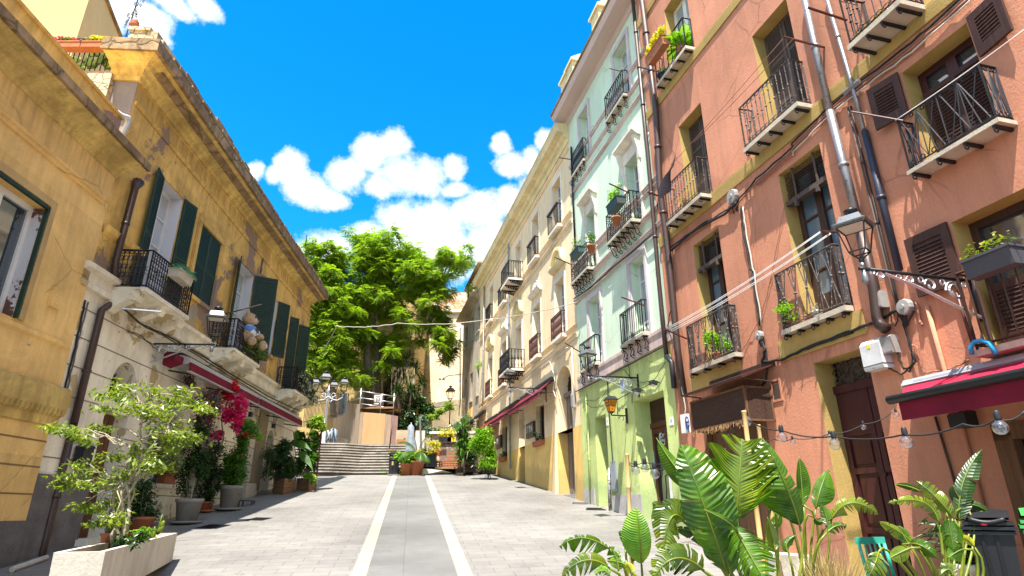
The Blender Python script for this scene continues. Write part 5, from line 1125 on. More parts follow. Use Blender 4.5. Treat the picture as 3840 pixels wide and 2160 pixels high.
# red awning
aw = thing('open_awning', 'open burgundy fabric awning with a dark front bar at the right edge', 'awning', RF(4, 1, 2))
nA = 1.25; a0 = S(r5(755, 1060), .2); zA0 = Z(r5(755, 1060), .2); aF, zF_ = RF.px(r5(672, 1158), nA); aE = -1
m = MB(RF); m.prism([(.02, zA0-.06), (.2, zA0-.06), (.26, zA0), (.2, zA0+.08), (.02, zA0+.1)], aE, a0); m.build('housing', surf('grey_housing', (.30, .31, .33), rough=.35), aw)
m = MB(RF); nx, ny = 14, 6; vs = []
for i in range(nx+1):
    for j in range(ny+1): u_, v_ = i/nx, j/ny; x0 = a0+(aF-a0)*v_; vs.append(RF(x0+(aE-x0)*u_, .2+(nA-.2)*v_, zA0+(zF_+.02-zA0)*v_-.07*sin(pi*v_)*(1-.25*(i % 2))+rnd(-.006, .006)))
m.smooth = True; m.raw(vs, [(i*(ny+1)+j, i*(ny+1)+j+1, (i+1)*(ny+1)+j+1, (i+1)*(ny+1)+j) for i in range(nx) for j in range(ny)]); m.build('canopy', awn_top, aw)
zv = RF.z(r5(765, 1305), nA); m = MB(RF); m.box(aE, RF.s(r5(718, 1175), nA), nA+.0, nA+.012, zv, zF_); m.build('valance', awn_m, aw)
m = MB(RF); m.smooth = True; m.tube([(aF+.04, nA+.02, zF_), (aE, nA+.02, zF_)], .055, 10); m.build('front_bar', black_p, aw)
m = MB(RF); m.bar((a0-.2, .2, zA0-.1), (a0-.9, .75, zA0-.25), .03); m.bar((a0-.9, .75, zA0-.25), (aF-.3, nA, zF_-.05), .03); m.build('arm', awn_box, aw)
boxthing(RF, r7(1740, 60), .24, .2, .2, black_p, 'black floodlight on the terracotta wall below the red awning', 'floodlight', 'floodlight')
# ---------- mint and lime (green) house
GZ = GF.z; GSs = GF.s
sYG = GSs((1455, 900)); sG0 = GSs((1650, 300)); sG0 = min(sG0, GSs((1712, 950)))
gh = thing('mint_house', 'tall mint green house with a lime ground floor and a wide pink eave', 'house', GF(19, 0, gz(19)))
zg2, zg3, zg4 = GZ(r1(1135, 78)), GZ(zF(1335, 770)), GZ(zE(1200, 945))
wt = GZ(zE(600, 1150)); 
gw = dict(
 a=(GSs(zE(1025, 565)), GSs(zE(1150, 350)), zg4, GZ(zE(1025, 565))), b=(GSs(zE(680, 1190)), GSs(zE(762, 1050)), zg4, GZ(zE(680, 1190))),
 c=(GSs(z4(1082, 470)), GSs(z4(1145, 395)), zg3, GZ(z4(1082, 470))), d=(GSs(z4(873, 742)), GSs(z4(912, 700)), zg3, GZ(z4(873, 742))),
 e=(GSs(z4(1105, 1000)), GSs(z4(1180, 935)), zg2, GZ(z4(1105, 1000))), f=(GSs(z4(882, 1205)), GSs(z4(940, 1160)), zg2, GZ(z4(882, 1205))),
 g=(GSs(zG(1475, 718)), GSs(zG(1588, 690)), gz(19)-.5, GZ(zG(1475, 718))), h=(GSs(zG(1868, 552)), GSs(zG(2166, 430)), gz(16)-.6, GZ(zG(1868, 552))))
zlow = GZ(zG(1600, 275))
m = MB(GF); up = [(*gw[k], 0, .38) for k in 'abcdef']; wall(m, sG0, sYG, zlow, wt+.3, up, 0, .38)
m.mi = 1; wall(m, sG0, sYG, -2, zlow, [(*gw[k], 0, .62) for k in 'gh'], 0, .62, 1, 1); m.mi = 0; body(m, sG0, sYG, -2, wt+.3, 0, -9)
m.build('wall', [green_m, lime_g], gh)
# eave
ne = GF.nz(zE(475, 1110), wt+.05); ne = max(.5, min(1.4, ne))
m = MB(GF); m.prism([(0, wt-.25), (.06, wt-.22), (.1, wt-.02), (ne, wt+.0), (ne+.04, wt+.08), (ne+.1, wt+.22), (0, wt+.5)], sG0, sYG+.25); m.build('eave', surf('pink_eave', (.60, .47, .43), var=.04, grime=.1), gh)
m = MB(GF); m.prism([(ne-.3, wt+.28), (ne+.14, wt+.23), (ne+.16, wt+.3), (-.5, wt+.9), (-.5, wt+.5)], sG0, sYG+.25); m.build('roof_tiles', tile_m, gh)
for p, q, h in ((zE(900, 200), 1, .9), (zE(635, 720), 2, .9), (zE(575, 840), 1, .8)):
    s = GF.s(p, .2); m = MB(GF); m.box(s-.35, s+.35, -.2, .45, wt+.3, wt+.9+h*.6); m.prism([(-.28, wt+.9+h*.6), (.53, wt+.9+h*.6), (.53, wt+1.0+h*.6), (.12, wt+1.25+h*.6), (-.28, wt+1.0+h*.6)], s-.45, s+.45); m.build('dormer_pediment', cream, gh)
# bands
for z, h, d_ in ((zg4-.05, .13, .05), (GZ(zE(1345, 520)), .12, .05), (zg3-.08, .13, .06), (GZ(zF(1470, 350)), .1, .05), (zg2-.45, .45, .06), (GZ(zF(880, 1035))-.05, .1, .05), (zg3-.62, .14, .07), (zg4-.62, .12, .05)):
    m = MB(GF); m.prism([(0, z), (d_, z+.01), (d_, z+h*.6), (d_+.03, z+h*.8), (d_+.03, z+h), (0, z+h)], sG0, sYG); m.build('band', pinkband, gh)
cable(GF, [zG(1285, 455), zG(1600, 300), zG(1800, 195), zG(2170, 0)], .018, .08, cable_m, parent=gh); cable(GF, [z4(800, 1190), z4(900, 1120), z4(1000, 1030), z4(1240, 830)], .02, .1, cable_m, parent=gh); cable(GF, [z4(800, 1200), z4(900, 1130), z4(1000, 1042), z4(1245, 842)], .014, .1, cable_w, parent=gh)
def surround(F, par, v, mat, w=.16, t=.04, ped=0, mat2=None):
    a, b = sorted(v[:2]); c, d = v[2], v[3]; m = MB(F)
    for o_, tt in ((0, t*1.5), (w*.45, t)): m.box(a-w+o_, a-w+o_+w*.55-(.0 if o_ else 0), 0, tt+.001*(o_ > 0), c, d); m.box(b+w-o_-w*.55, b+w-o_, 0, tt+.001*(o_ > 0), c, d)
    m.box(a-w, b+w, 0, t*1.4, d, d+w)
    if ped:
        m.box(a-w, b+w, 0, t*.8, d+w, d+w+.28); m.prism([(0, d+w+.28), (.12, d+w+.3), (.26, d+w+.4), (.3, d+w+.42), (.3, d+w+.5), (0, d+w+.56)], a-w-.14, b+w+.14)
        for x in (a-w-.06, b+w-.08): m.prism([(0, d-.35), (.07, d-.3), (.1, d-.05), (.2, d+w+.2), (.22, d+w+.3), (0, d+w+.3)], x, x+.14)
    return m.build('surround', mat, par)
for k in 'abcdef':
    surround(GF, gh, gw[k], lilac if k in 'abef' else offwhite, .17, .04, k in 'cd')
    window(GF, gh, *gw[k], -.3, white_p, glass_b if k in 'cd' else glass_c, 4, 2, .07, kick=.5)
for FL, FR, zw, st_, br, nm in ((zE(935, 1255), zE(1120, 945), zg4, 'baluster', 4, 0), (zF(595, 360), zF(715, 150), zg4, 'baluster', 4, 0), (zF(950, 1030), zF(1195, 770), zg3, 'scroll', 6, 0), (zF(590, 1430), zF(755, 1250), zg3, 'scroll', 6, 0), (r1(945, 160), r1(1075, 85), zg2, 'arch', 4, 0), (zG(1325, 272), zG(1480, 180), zg2, 'arch', 3, 0)):
    balc(GF, gh, FL, FR, zw, st_, iron if st_ != 'baluster' else iron, br, 'scroll', rh_=.95, sp=.13, r=.011)
# ground floor: narrow door and the bar's glazed door
a, b = sorted(gw['g'][:2]); d = gw['g'][3]; m = MB(GF); zb_ = gz(19)+.15; m.box(a, b, -.6, -.5, zb_, d-.42); m.box(a, b, -.6, -.42, d-.45, d-.37)
for i in range(4): m.box(a+.12, b-.12, -.5, -.47, zb_+.15+i*.55, zb_+.6+i*.55)
m.build('door', brown_w, gh); m = MB(GF); m.box(a, b, -.6, -.55, d-.37, d); m.build('transom', glass, gh); m = MB(GF); m.box(a-.05, b+.05, -.6, .12, -2, zb_); m.build('doorstep', lime, gh)
a, b = sorted(gw['h'][:2]); d = gw['h'][3]; n_ = -.55; zsg = GF.z(zG(1960, 810), n_); zb_ = gz(16)-.25
m = MB(GF); m.box(a, b, n_-.1, n_+.05, zsg, d); 
for i in range(6): z = zsg+.1+(d-zsg-.15)*i/6; m.box(a+.02, b-.02, n_+.05, n_+.065, z, z+(d-zsg)/7.5)
m.build('sign_board', brown_w, gh)
m = MB(GF); m.box(a, b, n_-.08, n_+.1, zsg-.14, zsg); 
dw = b-a; x1 = b-.1; mid = a+dw*.55
for (p, q) in ((a, a+.12), (mid-.07, mid+.0), (mid+.0, mid+.09), (b-.12, b)): m.box(p, q, n_-.04, n_+.06, zb_, zsg-.14)
for z in (zb_, zsg-.3): m.box(a+.12, mid-.07, n_-.03, n_+.05, z, z+.16); m.box(mid+.09, b-.12, n_-.03, n_+.05, z, z+.16)
dg_ = m.build('bar_door', bar_w, gh); m = MB(GF); m.box(a+.1, b-.1, n_-.02, n_+.0, zb_+.1, zsg-.2); m.build('pane', glass, dg_)
m = MB(GF); z = zb_+.5
while z < zb_+1.7: m.box(a+.14, mid-.09, n_+.0, n_+.02, z, z+.04); z += .085
m.build('louvres', pipe_m, dg_)
for x in (mid-.11, mid+.13):
    m = MB(GF); m.smooth = True; m.tube([(x, n_+.06, zb_+1.55), (x-.02, n_+.13, zb_+1.5), (x-.03, n_+.13, zb_+1.15), (x+.06*(1 if x > mid else -1), n_+.12, zb_+.92), (x, n_+.06, zb_+.9)], .016, 6); m.build('handle', black_p, dg_)
s, z = GF.px(r6(1040, 210), n_+.03); m = MB(GF); m.ring((s, n_+.03, z), (1, 0, 0), (0, 0, 1), .2, .2, .018, 20); lg = m.build('logo_ring', white_c, dg_)
text3('Dry', lambda x, y, zz: GF(s-x, n_+.04+y, z+.05+zz), .2, white_c, 'logo_lettering', dg_, .002); text3('Hop', lambda x, y, zz: GF(s-x, n_+.04+y, z-.09+zz), .14, white_c, 'logo_lettering', dg_, .002)
for p, w_, h_, mt in ((r6(952, 390), .16, .34, surf('cyan_paper', (.35, .60, .62))), (r6(958, 460), .12, .14, white_c), (r6(930, 160), .12, .18, lime_g), (r6(972, 480), .10, .2, white_c), (r6(968, 583), .08, .16, white_c)):
    s2, z2 = GF.px(p, n_+.05); m = MB(GF); m.box(s2-w_/2, s2+w_/2, n_+.062, n_+.066, z2-h_/2, z2+h_/2); m.build('sticker', mt, dg_)
s2, z2 = GF.px(r6(1150, 700), -.1); t = thing('menu_board', 'white plastic menu board leaning by the bar door behind the leaves', 'board', GF(s2, -.1, z2)); m = MB(GF); m.box(s2-.4, s2+.3, -.2, -.1, z2-.55, z2+.45); m.build('board', white_p, t)
m = MB(GF); m.box(s2-.3, s2-.25, -.1, -.02, z2-1.3, z2-.4); m.box(s2+.2, s2+.25, -.1, -.02, z2-1.3, z2-.4); m.build('leg', white_p, t)
# stone plinth pieces, patches, meter door
zpl = GZ(r6(780, 722)); m = MB(GF); pm_ = surf('grey_marble_plinth', (.46, .44, .42), var=.15, vs=4, grime=.5); m.box(GSs(r6(845, 720)), GSs(r6(585, 720)), 0, .03, -2, zpl); m.build('plinth', pm_, gh); m = MB(GF); m.box(GSs(r6(430, 670)), sYG, 0, .03, -2, GZ(r6(400, 670))); m.build('plinth', pm_, gh)
s, z = GF.px(r6(608, 565)); m = MB(GF); m.box(s-.19, s+.19, 0, .05, z-.42, z+.45); m.box(s-.15, s+.15, .05, .06, z-.36, z+.38); m.box(s-.08, s+.06, .06, .065, z+.2, z+.3); tag(m.build('meter_door', surf('blue_grey_paint', (.30, .34, .37), rough=.4, grime=.3)), 'grey metal meter door low on the lime wall beside the thin drainpipe', 'meter door')
gp(GF, gh, [r6(553, 485), r6(565, 870)], .05, .07, rustm('rusty_pale_pipe', (.34, .36, .36), (.13, .07, .04), .5, metal=.3)); gp(GF, gh, [zG(1600, 245), zG(1612, 560), zG(1660, 1180), zG(1675, 1215)], .02, .04, green_p, 'conduit', 6)
gp(GF, gh, [zG(1388, 460), zG(1400, 720), zG(1425, 1449)], .025, .04, lime_g, 'conduit', 6); gp(GF, gh, [r6(368, 40), r6(390, 800)], .02, .04, lime_g, 'conduit', 6)
gp(GF, gh, [zE(1375, 1330), zE(1355, 1449), zF(1420, 700)], .02, .05, pipe_g, 'conduit', 6); gp(GF, gh, [zF(595, 30), zF(610, 480), zF(638, 1060)], .04, .07, iron, 'downpipe', 6)
cc_ = lambda pts, r=.008, n=.05, mat=cable_m, sag=0: cable(GF, pts, r, n, mat, sag, gh)
cc_([zG(1390, 540), zG(1480, 545), zG(1560, 500), zG(1620, 400)]); cc_([zG(1370, 555), zG(1450, 615), zG(1510, 610), zG(1580, 500)]); cc_([zG(1770, 230), zG(1850, 330), zG(1960, 365), zG(2080, 330), zG(2190, 150)]); cc_([zG(1815, 185), zG(1830, 300), zG(1850, 400), zG(1853, 575)], .011)
cc_([zG(1700, 540), zG(1760, 500), zG(1870, 450), zG(1920, 430), zG(2050, 370)], .012); cc_([zG(1705, 545), zG(1705, 680)], .012); cc_([zG(1640, 270), zG(1770, 230), zG(1930, 425)], .006)
for p, lab in ((zG(1900, 448), 'small black floodlight left of the other one above the bar door'), (zG(2065, 372), 'small black floodlight right of the other one above the bar door')):
    s, z = GF.px(p, .18); t = thing('floodlight', lab, 'floodlight', GF(s, .1, z), 'floodlights above the bar door'); m = MB(GF); m.prism([(.12, z-.06), (.26, z-.02), (.24, z+.08), (.1, z+.05)], s-.12, s+.12); m.build('case', black_p, t); m = MB(GF); m.q((s-.09, .125, z-.068), (s+.09, .125, z-.068), (s+.09, .245, z-.03), (s-.09, .245, z-.03)); m.build('lens', white_c, t); m = MB(GF); m.bar((s, 0, z+.05), (s, .15, z+.0), .02); m.build('arm', black_p, t)
# troughs on the mint balconies
trough(GF, GF.s(zF(1000, 700), 1.0), GF.s(zF(1060, 640), 1.0)-.3, 1.0, GF.z(zF(1010, 700), 1.0), surf('grey_green_trough', (.06, .09, .08), rough=.5), 'flower_box', 'grey green trough with a bright green bush on the upper mint balcony', 'flower box', L_lime, None, .24, .3, 400, .45, None, .08, .04, .03)
trough(GF, GF.s(zF(620, 1160), 1.0), GF.s(zF(680, 1100), 1.0)-.2, 1.0, GF.z(zF(630, 1165), 1.0), surf('grey_green_trough', (.06, .09, .08), rough=.5), 'flower_box', 'grey green trough with orange flowers on the mint balcony next to the peach house', 'flower box', L_mid, surf('orange_petals', (.8, .25, .01)), .22, .26, 200, .35, None, .07, .03, .03)
for p, k in ((zF(1060, 900), 1), (zF(800, 1100), 0)):
    pot(onb(GF, p, .6, zg3+.09), .14, .25, terr_m, 'potted_plant', 'potted plant behind the railing of the mint balcony %s' % ('with the green trough' if k else 'with orange flowers'), 'potted plant', L_mid, .2, .25, 260)

# ---------- peach (yellow) house
sY1 = GSs((1207, 900)); ph = thing('peach_house', 'peach and yellow house with arched window heads, brown railings and a cream cornice', 'house', GF(26, 0, gz(26)))
tY = GZ(yY(560, 60)); 
yz = lambda p: GZ(p); ysr = lambda p: GSs(p)
zc_ = GZ(zF(290, 590)) # reference only
ct = GF.z(zF(0, 800), .1); 
rows = dict()
def yv(tl, tr, bz): a, b = ysr(tl), ysr(tr); return (min(a, b), max(a, b), bz, yz(tl))
zA1 = yz(zF(370, 1000)); zA2 = yz(yY(398, 632))
Y = [yv(zF(408, 415), zF(488, 285), zA1), yv(zF(205, 795), zF(268, 685), zA1), yv(zF(42, 1020), zF(90, 935), zA1), yv(yY(255, 160), yY(271, 132), zA1), yv(yY(190, 252), yY(205, 222), zA1)]
wy = sum(v[1]-v[0] for v in Y[:3])/3; topA = sum(v[3] for v in Y)/5
s_c = [(v[0]+v[1])/2 for v in Y]
Y2 = [yv(yY(530, 210), yY(575, 175), zA2), yv(yY(415, 345), yY(450, 322), zA2), yv(yY(325, 452), yY(355, 432), zA2), yv(yY(250, 538), yY(273, 515), zA2), yv(yY(185, 618), yY(206, 600), zA2)]
topB = sum(v[3] for v in Y2)/5
YA = [(c-wy/2, c+wy/2, zA1, topA) for c in s_c]; YB = [(c-wy/2, c+wy/2, zA2, topB) for c in [(v[0]+v[1])/2 for v in Y2]]
YB = [(a[0], a[1], zA2, topB) for a in YA]
arD = (ysr(zG(1095, 500)), ysr(zG(1242, 400)), gz(23)-.4, yz(zG(1170, 192)))
gdo = [(arD[0], arD[1], arD[2], arD[3], .75, .5), (ysr(zG(880, 602)), ysr(zG(965, 588)), yz(zG(885, 1010)), yz(zG(880, 602)), 0, .35), (ysr(zG(715, 640)), ysr(zG(768, 600)), gz(27)-.4, yz(zG(718, 620)), 0, .4), (ysr(zG(545, 812)), ysr(zG(596, 800)), yz(zG(545, 1160)), yz(zG(545, 812)), 0, .35), (ysr(zG(430, 800)), ysr(zG(462, 790)), gz(33)-.4, yz(zG(430, 765)), .5, .4)]
zY = yz(zG(860, 965)); cor = GF.z(zF(0, 1010), 0)
zwt = topA+1.25
m = MB(GF); wall(m, sYG, sY1, zY, zwt+.2, [(*v, 0, .32) for v in YA+YB]+[(h[0], h[1], max(h[2], zY) if h[2] < zY else h[2], h[3], h[4], h[5]) for h in gdo], 0, .32)
m.mi = 1; wall(m, sYG, sY1, -2, zY, [(h[0], h[1], h[2], zY, 0, h[5]) for h in gdo if h[2] < zY], 0, .35, 1, 1); m.mi = 0; body(m, sYG, sY1, -2, zwt+.2, 0, -9); m.build('wall', [peach, yel_low], ph)
m = MB(GF); m.prism([(0, zwt-.35), (.06, zwt-.33), (.08, zwt-.1), (.2, zwt-.05), (.26, zwt+.12), (.5, zwt+.16), (.55, zwt+.42), (.62, zwt+.5), (0, zwt+.62)], sYG+.02, sY1+.2); m.build('cornice', cream, ph)
m = MB(GF); m.box(sYG, sY1, -.6, -.2, zwt+.5, zwt+.9); m.build('parapet', tile_m, ph)
for z, h in ((zA1-.5, .16), (zA1-.02, .1), (zA2-.45, .2), (zA2-.02, .08), (topA+.55, .1)):
    m = MB(GF); m.prism([(0, z), (.05, z+.01), (.05, z+h*.7), (.08, z+h*.8), (.08, z+h), (0, z+h)], sYG, sY1); m.build('band', peach, ph)
for i, v in enumerate(YA):
    surround(GF, ph, v, offwhite, .16, .035); window(GF, ph, *v, -.26, white_p, glass_b, 4, 2, .06)
    if i != 2:
        o = MB(GF); o.box(v[0]-.14, v[1]+.14, 0, .26, v[2]-.12, v[2]); o = o.build('balconette', offwhite, ph); railing(GF, o, [(v[0]-.12, 0), (v[0]-.12, .24), (v[1]+.12, .24), (v[1]+.12, 0)], v[2], .95, iron, 'plain', .12, .012, .03)
        m = MB(GF); m.box(v[0]-.16, v[1]+.16, .18, .29, v[2]+.93, v[2]+1.0); m.build('handrail', rail_w, o)
    else:
        balcony(GF, ph, v[0]-.35, v[1]+.35, v[2]-.1, .8, .1, .98, 'arch', iron, 3, 'cast', iron, .13, .012, offwhite); 
for i, v in enumerate(YB):
    surround(GF, ph, v, offwhite, .16, .035); window(GF, ph, *v, -.26, white_p, glass_b, 4, 2, .06); a, b, c, d = v; m = MB(GF); z = d+.5
    m.prism([(0, z), (.1, z+.02), (.22, z+.12), (.24, z+.2), (0, z+.24)], a-.3, b+.3)
    if i % 2 == 0:
        w_ = (b-a)/2+.22; cx = (a+b)/2; k = 10
        for j in range(k):
            a0, a1 = pi*j/k, pi*(j+1)/k
            for r0, r1_, n_ in ((.82, 1.0, .2), (0, .82, .06)):
                p = [(cx-w_*r*cos(t_), n_, z+.2+w_*.95*r*sin(t_)) for r, t_ in ((r0, a0), (r1_, a0), (r1_, a1), (r0, a1))]; m.q(*p)
                if n_ == .2: m.q(p[1], p[2], (p[2][0], 0, p[2][2]), (p[1][0], 0, p[1][2])); m.q(p[0], p[3], (p[3][0], 0, p[3][2]), (p[0][0], 0, p[0][2]))
        m.ring((cx, .1, z+.42), (1, 0, 0), (0, 0, 1), .13, .13, .035, 8)
    else:
        m.box(a+.05, b-.05, 0, .05, z+.24, z+.75)
        for j in range(5): x = a+.15+(b-a-.3)*j/4; m.ring((x, .06, z+.5+.08*(j % 2)), (1, 0, 0), (0, 0, 1), .07, .09, .025, 7)
    m.build('window_head', offwhite if i % 2 else cream, ph)
    if i != 2:
        o = MB(GF); o.box(a-.14, b+.14, 0, .24, c-.12, c); o = o.build('balconette', offwhite, ph); railing(GF, o, [(a-.12, 0), (a-.12, .22), (b+.12, .22), (b+.12, 0)], c, .95, rail_w, 'baluster', .12, .012, .03)
    else: balcony(GF, ph, a-.45, b+.45, c-.1, .85, .1, .98, 'baluster', iron, 3, 'cast', iron, .15, .013, offwhite)
# arched door
a, b = sorted(arD[:2]); n_ = -.42; zsp = arD[3]-.95; zb_ = gz(23)+.1; m = MB(GF)
for i in range(4): x = a+(b-a)*i/4; m.box(x+.01, x+(b-a)/4-.01, n_-.05, n_+(.02 if i % 2 else .0), zb_, zsp-.12)
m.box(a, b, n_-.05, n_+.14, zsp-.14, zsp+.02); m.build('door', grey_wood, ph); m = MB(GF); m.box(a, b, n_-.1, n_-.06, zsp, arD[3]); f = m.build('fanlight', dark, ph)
m = MB(GF); 
for j in range(1, 8): t_ = pi*j/8; m.bar(((a+b)/2, n_, zsp+.02), ((a+b)/2+(b-a)/2*cos(t_), n_, zsp+.93*sin(t_)), .014)
m.build('grille', iron, f); m = MB(GF); m.box(a-.02, b+.02, -.5, .02, -2, zb_); m.build('doorstep', step_m, ph)
s, z = GF.px(zG(1240, 875), n_); m = MB(GF); m.box(a+.05, a+.5, n_+.03, n_+.05, z-.42, z+.42); m.build('notice_panel', surf('orange_panel', (.40, .12, .03)), ph)
m = MB(GF); c0 = a-.02; 
for k_, h in enumerate(gdo[1:4]):
    a, b = sorted(h[:2])
    if k_ != 1:
        window(GF, ph, a, b, h[2], h[3], -.3, brown_w, glass, 1, 2, .06); m = MB(GF)
        for j in range(7): x = a+.05+(b-a-.1)*j/6; m.bar((x, -.2, h[2]), (x, -.2, h[3]), .012)
        for z in (h[2]+.5, h[2]+1.1): m.bar((a, -.2, z), (b, -.2, z), .012)
        m.build('window_grille', iron, ph)
    else:
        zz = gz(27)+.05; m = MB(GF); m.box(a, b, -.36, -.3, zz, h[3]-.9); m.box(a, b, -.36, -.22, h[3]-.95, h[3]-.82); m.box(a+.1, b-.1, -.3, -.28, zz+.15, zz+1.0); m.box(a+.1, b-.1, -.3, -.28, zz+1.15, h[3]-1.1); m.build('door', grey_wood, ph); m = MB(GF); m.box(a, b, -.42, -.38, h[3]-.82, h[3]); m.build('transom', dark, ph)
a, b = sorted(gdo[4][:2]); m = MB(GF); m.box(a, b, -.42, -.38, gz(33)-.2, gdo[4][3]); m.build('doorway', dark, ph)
# pale wedge beside the arched door: grazing sunlight put into shape and colour
m = MB(GF); x0, x1 = ysr(zG(1095, 400)), ysr(zG(1095, 400)); s_a = GSs(zG(1095, 700)); z0_, z1_ = gz(24)-.5, yz(zG(1090, 420))
m.raw([GF(s_a+.02, 0, z1_), GF(s_a+.3, 0, z1_), GF(s_a+.02, .18, z0_), GF(s_a+1.0, .0, z0_), GF(s_a+.02, 0, z0_)], [(0, 1, 3, 2), (0, 2, 4)]); m.build('sun_wedge', surf('sun_wedge_tone', (.74, .58, .36), var=.05), ph)
for p1, w_ in ((zG(345, 0), .05),): gp(GF, ph, [yY(283, 20), yY(280, 200), yY(285, 560), zG(620, 560), zG(625, 1230)], .05, .1, surf('blue_grey_pipe', (.28, .31, .34), grime=.5)); 
gp(GF, ph, [zG(1245, 10), zG(1262, 340), zG(1280, 480)], .03, .07, cable_w, 'conduit', 6)
for k_, q in enumerate(([zG(1205, 10), zG(1050, 130), zG(960, 200), zG(770, 350), zG(640, 450)], [zG(1200, 5), zG(1045, 120), zG(955, 190), zG(765, 340)])): cable(GF, q, .02, .1, cable_w, parent=ph)
cable(GF, [zG(1025, 150), zG(1060, 260), zG(1075, 340), zG(1060, 440), zG(1085, 510)], .014, .12, white_p, parent=ph)
boxthing(GF, zG(1280, 540), .2, .55, .14, grey_b, 'tall narrow grey box under cables on the peach pilaster', 'junction_box', 'junction box')
# signs of the restaurant
for p, txt, lab in ((zG(823, 840), "I T 'M A", 'dark plaque with tall pale capital letters on the peach wall beside the grilled window'), (zG(505, 960), 'M A', 'dark plaque with pale letters on the peach wall beside the green climbing shrub')):
    s, z = GF.px(p, .1); t = thing('restaurant_sign', lab, 'sign', GF(s, 0, z), 'dark plaques on the peach wall'); m = MB(GF); m.box(s-.62, s+.62, .0, .12, z-.33, z+.33); m.build('plaque', rustm('dark_plaque', (.055, .028, .02), (.10, .05, .03), .5, metal=.1), t)
    text3(txt, lambda x, y, zz: GF(s-x, .125+y, z+.03+zz*1.5), .3, white_c, 'lettering', t, .003)
# flower boxes under the windows
for p, h, lab in ((zG(925, 1010), gdo[1], 'terracotta window box of white flowers under the nearer grilled window'), (zG(570, 1150), gdo[3], 'terracotta window box of white flowers under the farther grilled window')):
    trough(GF, h[0], h[1], .06, h[2]-.02, terr_m, 'window_box', lab, 'flower box', L_dark, L_white, .2, .26, 300, .3, 'window boxes on the peach house', .07, .04)
# burgundy awnings on the peach house
def awning(F, sa, sb, zt, drop, out, lab, mat=awn_m):
    sa, sb = sorted((sa, sb)); t = thing('open_awning', lab, 'awning', F((sa+sb)/2, out/2, zt), 'burgundy awnings of the peach house')
    m = MB(F); m.box(sa, sb, .02, .2, zt-.02, zt+.12); m.build('housing', black_p, t)
    m = MB(F); m.q((sa, .15, zt), (sb, .15, zt), (sb, out, zt-drop), (sa, out, zt-drop)); m.q((sa, .15, zt-.01), (sb, .15, zt-.01), (sb, out, zt-drop-.01), (sa, out, zt-drop-.01)); m.build('canopy', mat, t)
    m = MB(F); k = max(4, int((sb-sa)/.3)); 
    for i in range(k):
        a = sa+(sb-sa)*i/k; b = sa+(sb-sa)*(i+1)/k; q = (a+b)/2; m.q((a, out, zt-drop), (b, out, zt-drop), (b, out+.01, zt-drop-.17), (q, out+.02, zt-drop-.23), (a, out+.01, zt-drop-.17))
    m.build('valance', mat, t); m = MB(F); m.tube([(sa, out, zt-drop), (sb, out, zt-drop)], .025, 6); m.build('front_bar', black_p, t)
    for s in (sa+.1, sb-.1): m = MB(F); m.bar((s, .1, zt-.5), (s, out-.05, zt-drop-.02), .018); m.build('arm', black_p, t)
zaw = GZ(zG(1085, 330)); 
awning(GF, ysr(zG(1085, 320)), ysr(zG(760, 530)), zaw, .55, .75, 'burgundy awning over the nearer grilled window of the peach house')
awning(GF, ysr(zG(735, 480)), ysr(zG(540, 600)), zaw, .62, .85, 'burgundy awning in the middle of the peach house ground floor')
awning(GF, ysr(zG(525, 600)), ysr(zG(400, 690)), zaw, .62, .85, 'burgundy awning above the arched opening behind the green shrub')
awning(GF, ysr(zG(385, 650)), ysr(zG(385, 650))+3.2, GZ(zG(385, 640))-.1, .6, 1.0, 'farthest burgundy awning near the grey house')

# ---------- old grey house at the far end
sO1 = sY1+7.5; oh = thing('old_grey_house', 'weathered grey beige house at the far end with a sagging eave and an attic veranda', 'house', GF(sY1+3, 0, gz(33)))
Fo = GF; zo = GF.z((1172, 798)); oz = GF.z(yY(60, 400), .0)
ze = GF.z(yY(22, 445), .35)
zoT = GF.z(yY(158, 232), 0)
zoT = (ze+zoT)/2
ow = []
for tl, br_ in (((60, 460), (73, 600)), ((88, 405), (102, 560)), ((120, 345), (135, 515)), ((57, 715), (68, 819)), ((84, 680), (98, 790)), ((115, 620), (132, 800))): ow.append((ysr(yY(*tl)), ysr(yY(br_[0], tl[1])), yz(yY(*br_)), yz(yY(*tl))))
gow = [(ysr(zG(283, 300)), ysr(zG(308, 300)), yz(zG(290, 500)), yz(zG(290, 190))), (ysr(zG(222, 300)), ysr(zG(246, 300)), yz(zG(235, 565)), yz(zG(235, 265))), (ysr(zG(165, 400)), ysr(zG(184, 400)), yz(zG(170, 680)), yz(zG(175, 345)))]
zU, zL_ = sum(v[3] for v in ow[:3])/3, sum(v[3] for v in gow)/3
rowU = [(v[0], v[1], zU-1.9, zU) for v in ow[:3]]; rowL = [(v[0], v[1], zL_-2.1, zL_) for v in gow]
rowU = [(min(a, b), max(a, b), c, d) for a, b, c, d in rowU]; rowL = [(min(a, b), max(a, b), c, d) for a, b, c, d in rowL]
m = MB(GF); wall(m, sY1, sO1, -2, zoT, [(*v, 0, .3) for v in rowU+rowL], -.02, .3); body(m, sY1, sO1, -2, zoT, -.02, -8); m.build('wall', oldgrey, oh)
for v in rowU+rowL: window(GF, oh, *v, -.24, grey_wood, glass_b, 3, 2, .06); m = MB(GF); m.box(v[0]-.08, v[1]+.08, -.02, .08, v[2]-.08, v[2]); m.build('sill', slab_m, oh)
m = MB(GF); m.prism([(-.02, zoT-.15), (.1, zoT-.1), (.2, zoT+.05), (.55, zoT+.1), (.6, zoT+.2), (-.02, zoT+.45)], sY1, sO1+.3); m.build('eave', oldgrey, oh)
m = MB(GF); m.box(sY1-.1, sO1-1.5, -3.2, .25, zoT+2.3, zoT+2.42); m.build('veranda_roof', tile_m, oh)
m = MB(GF)
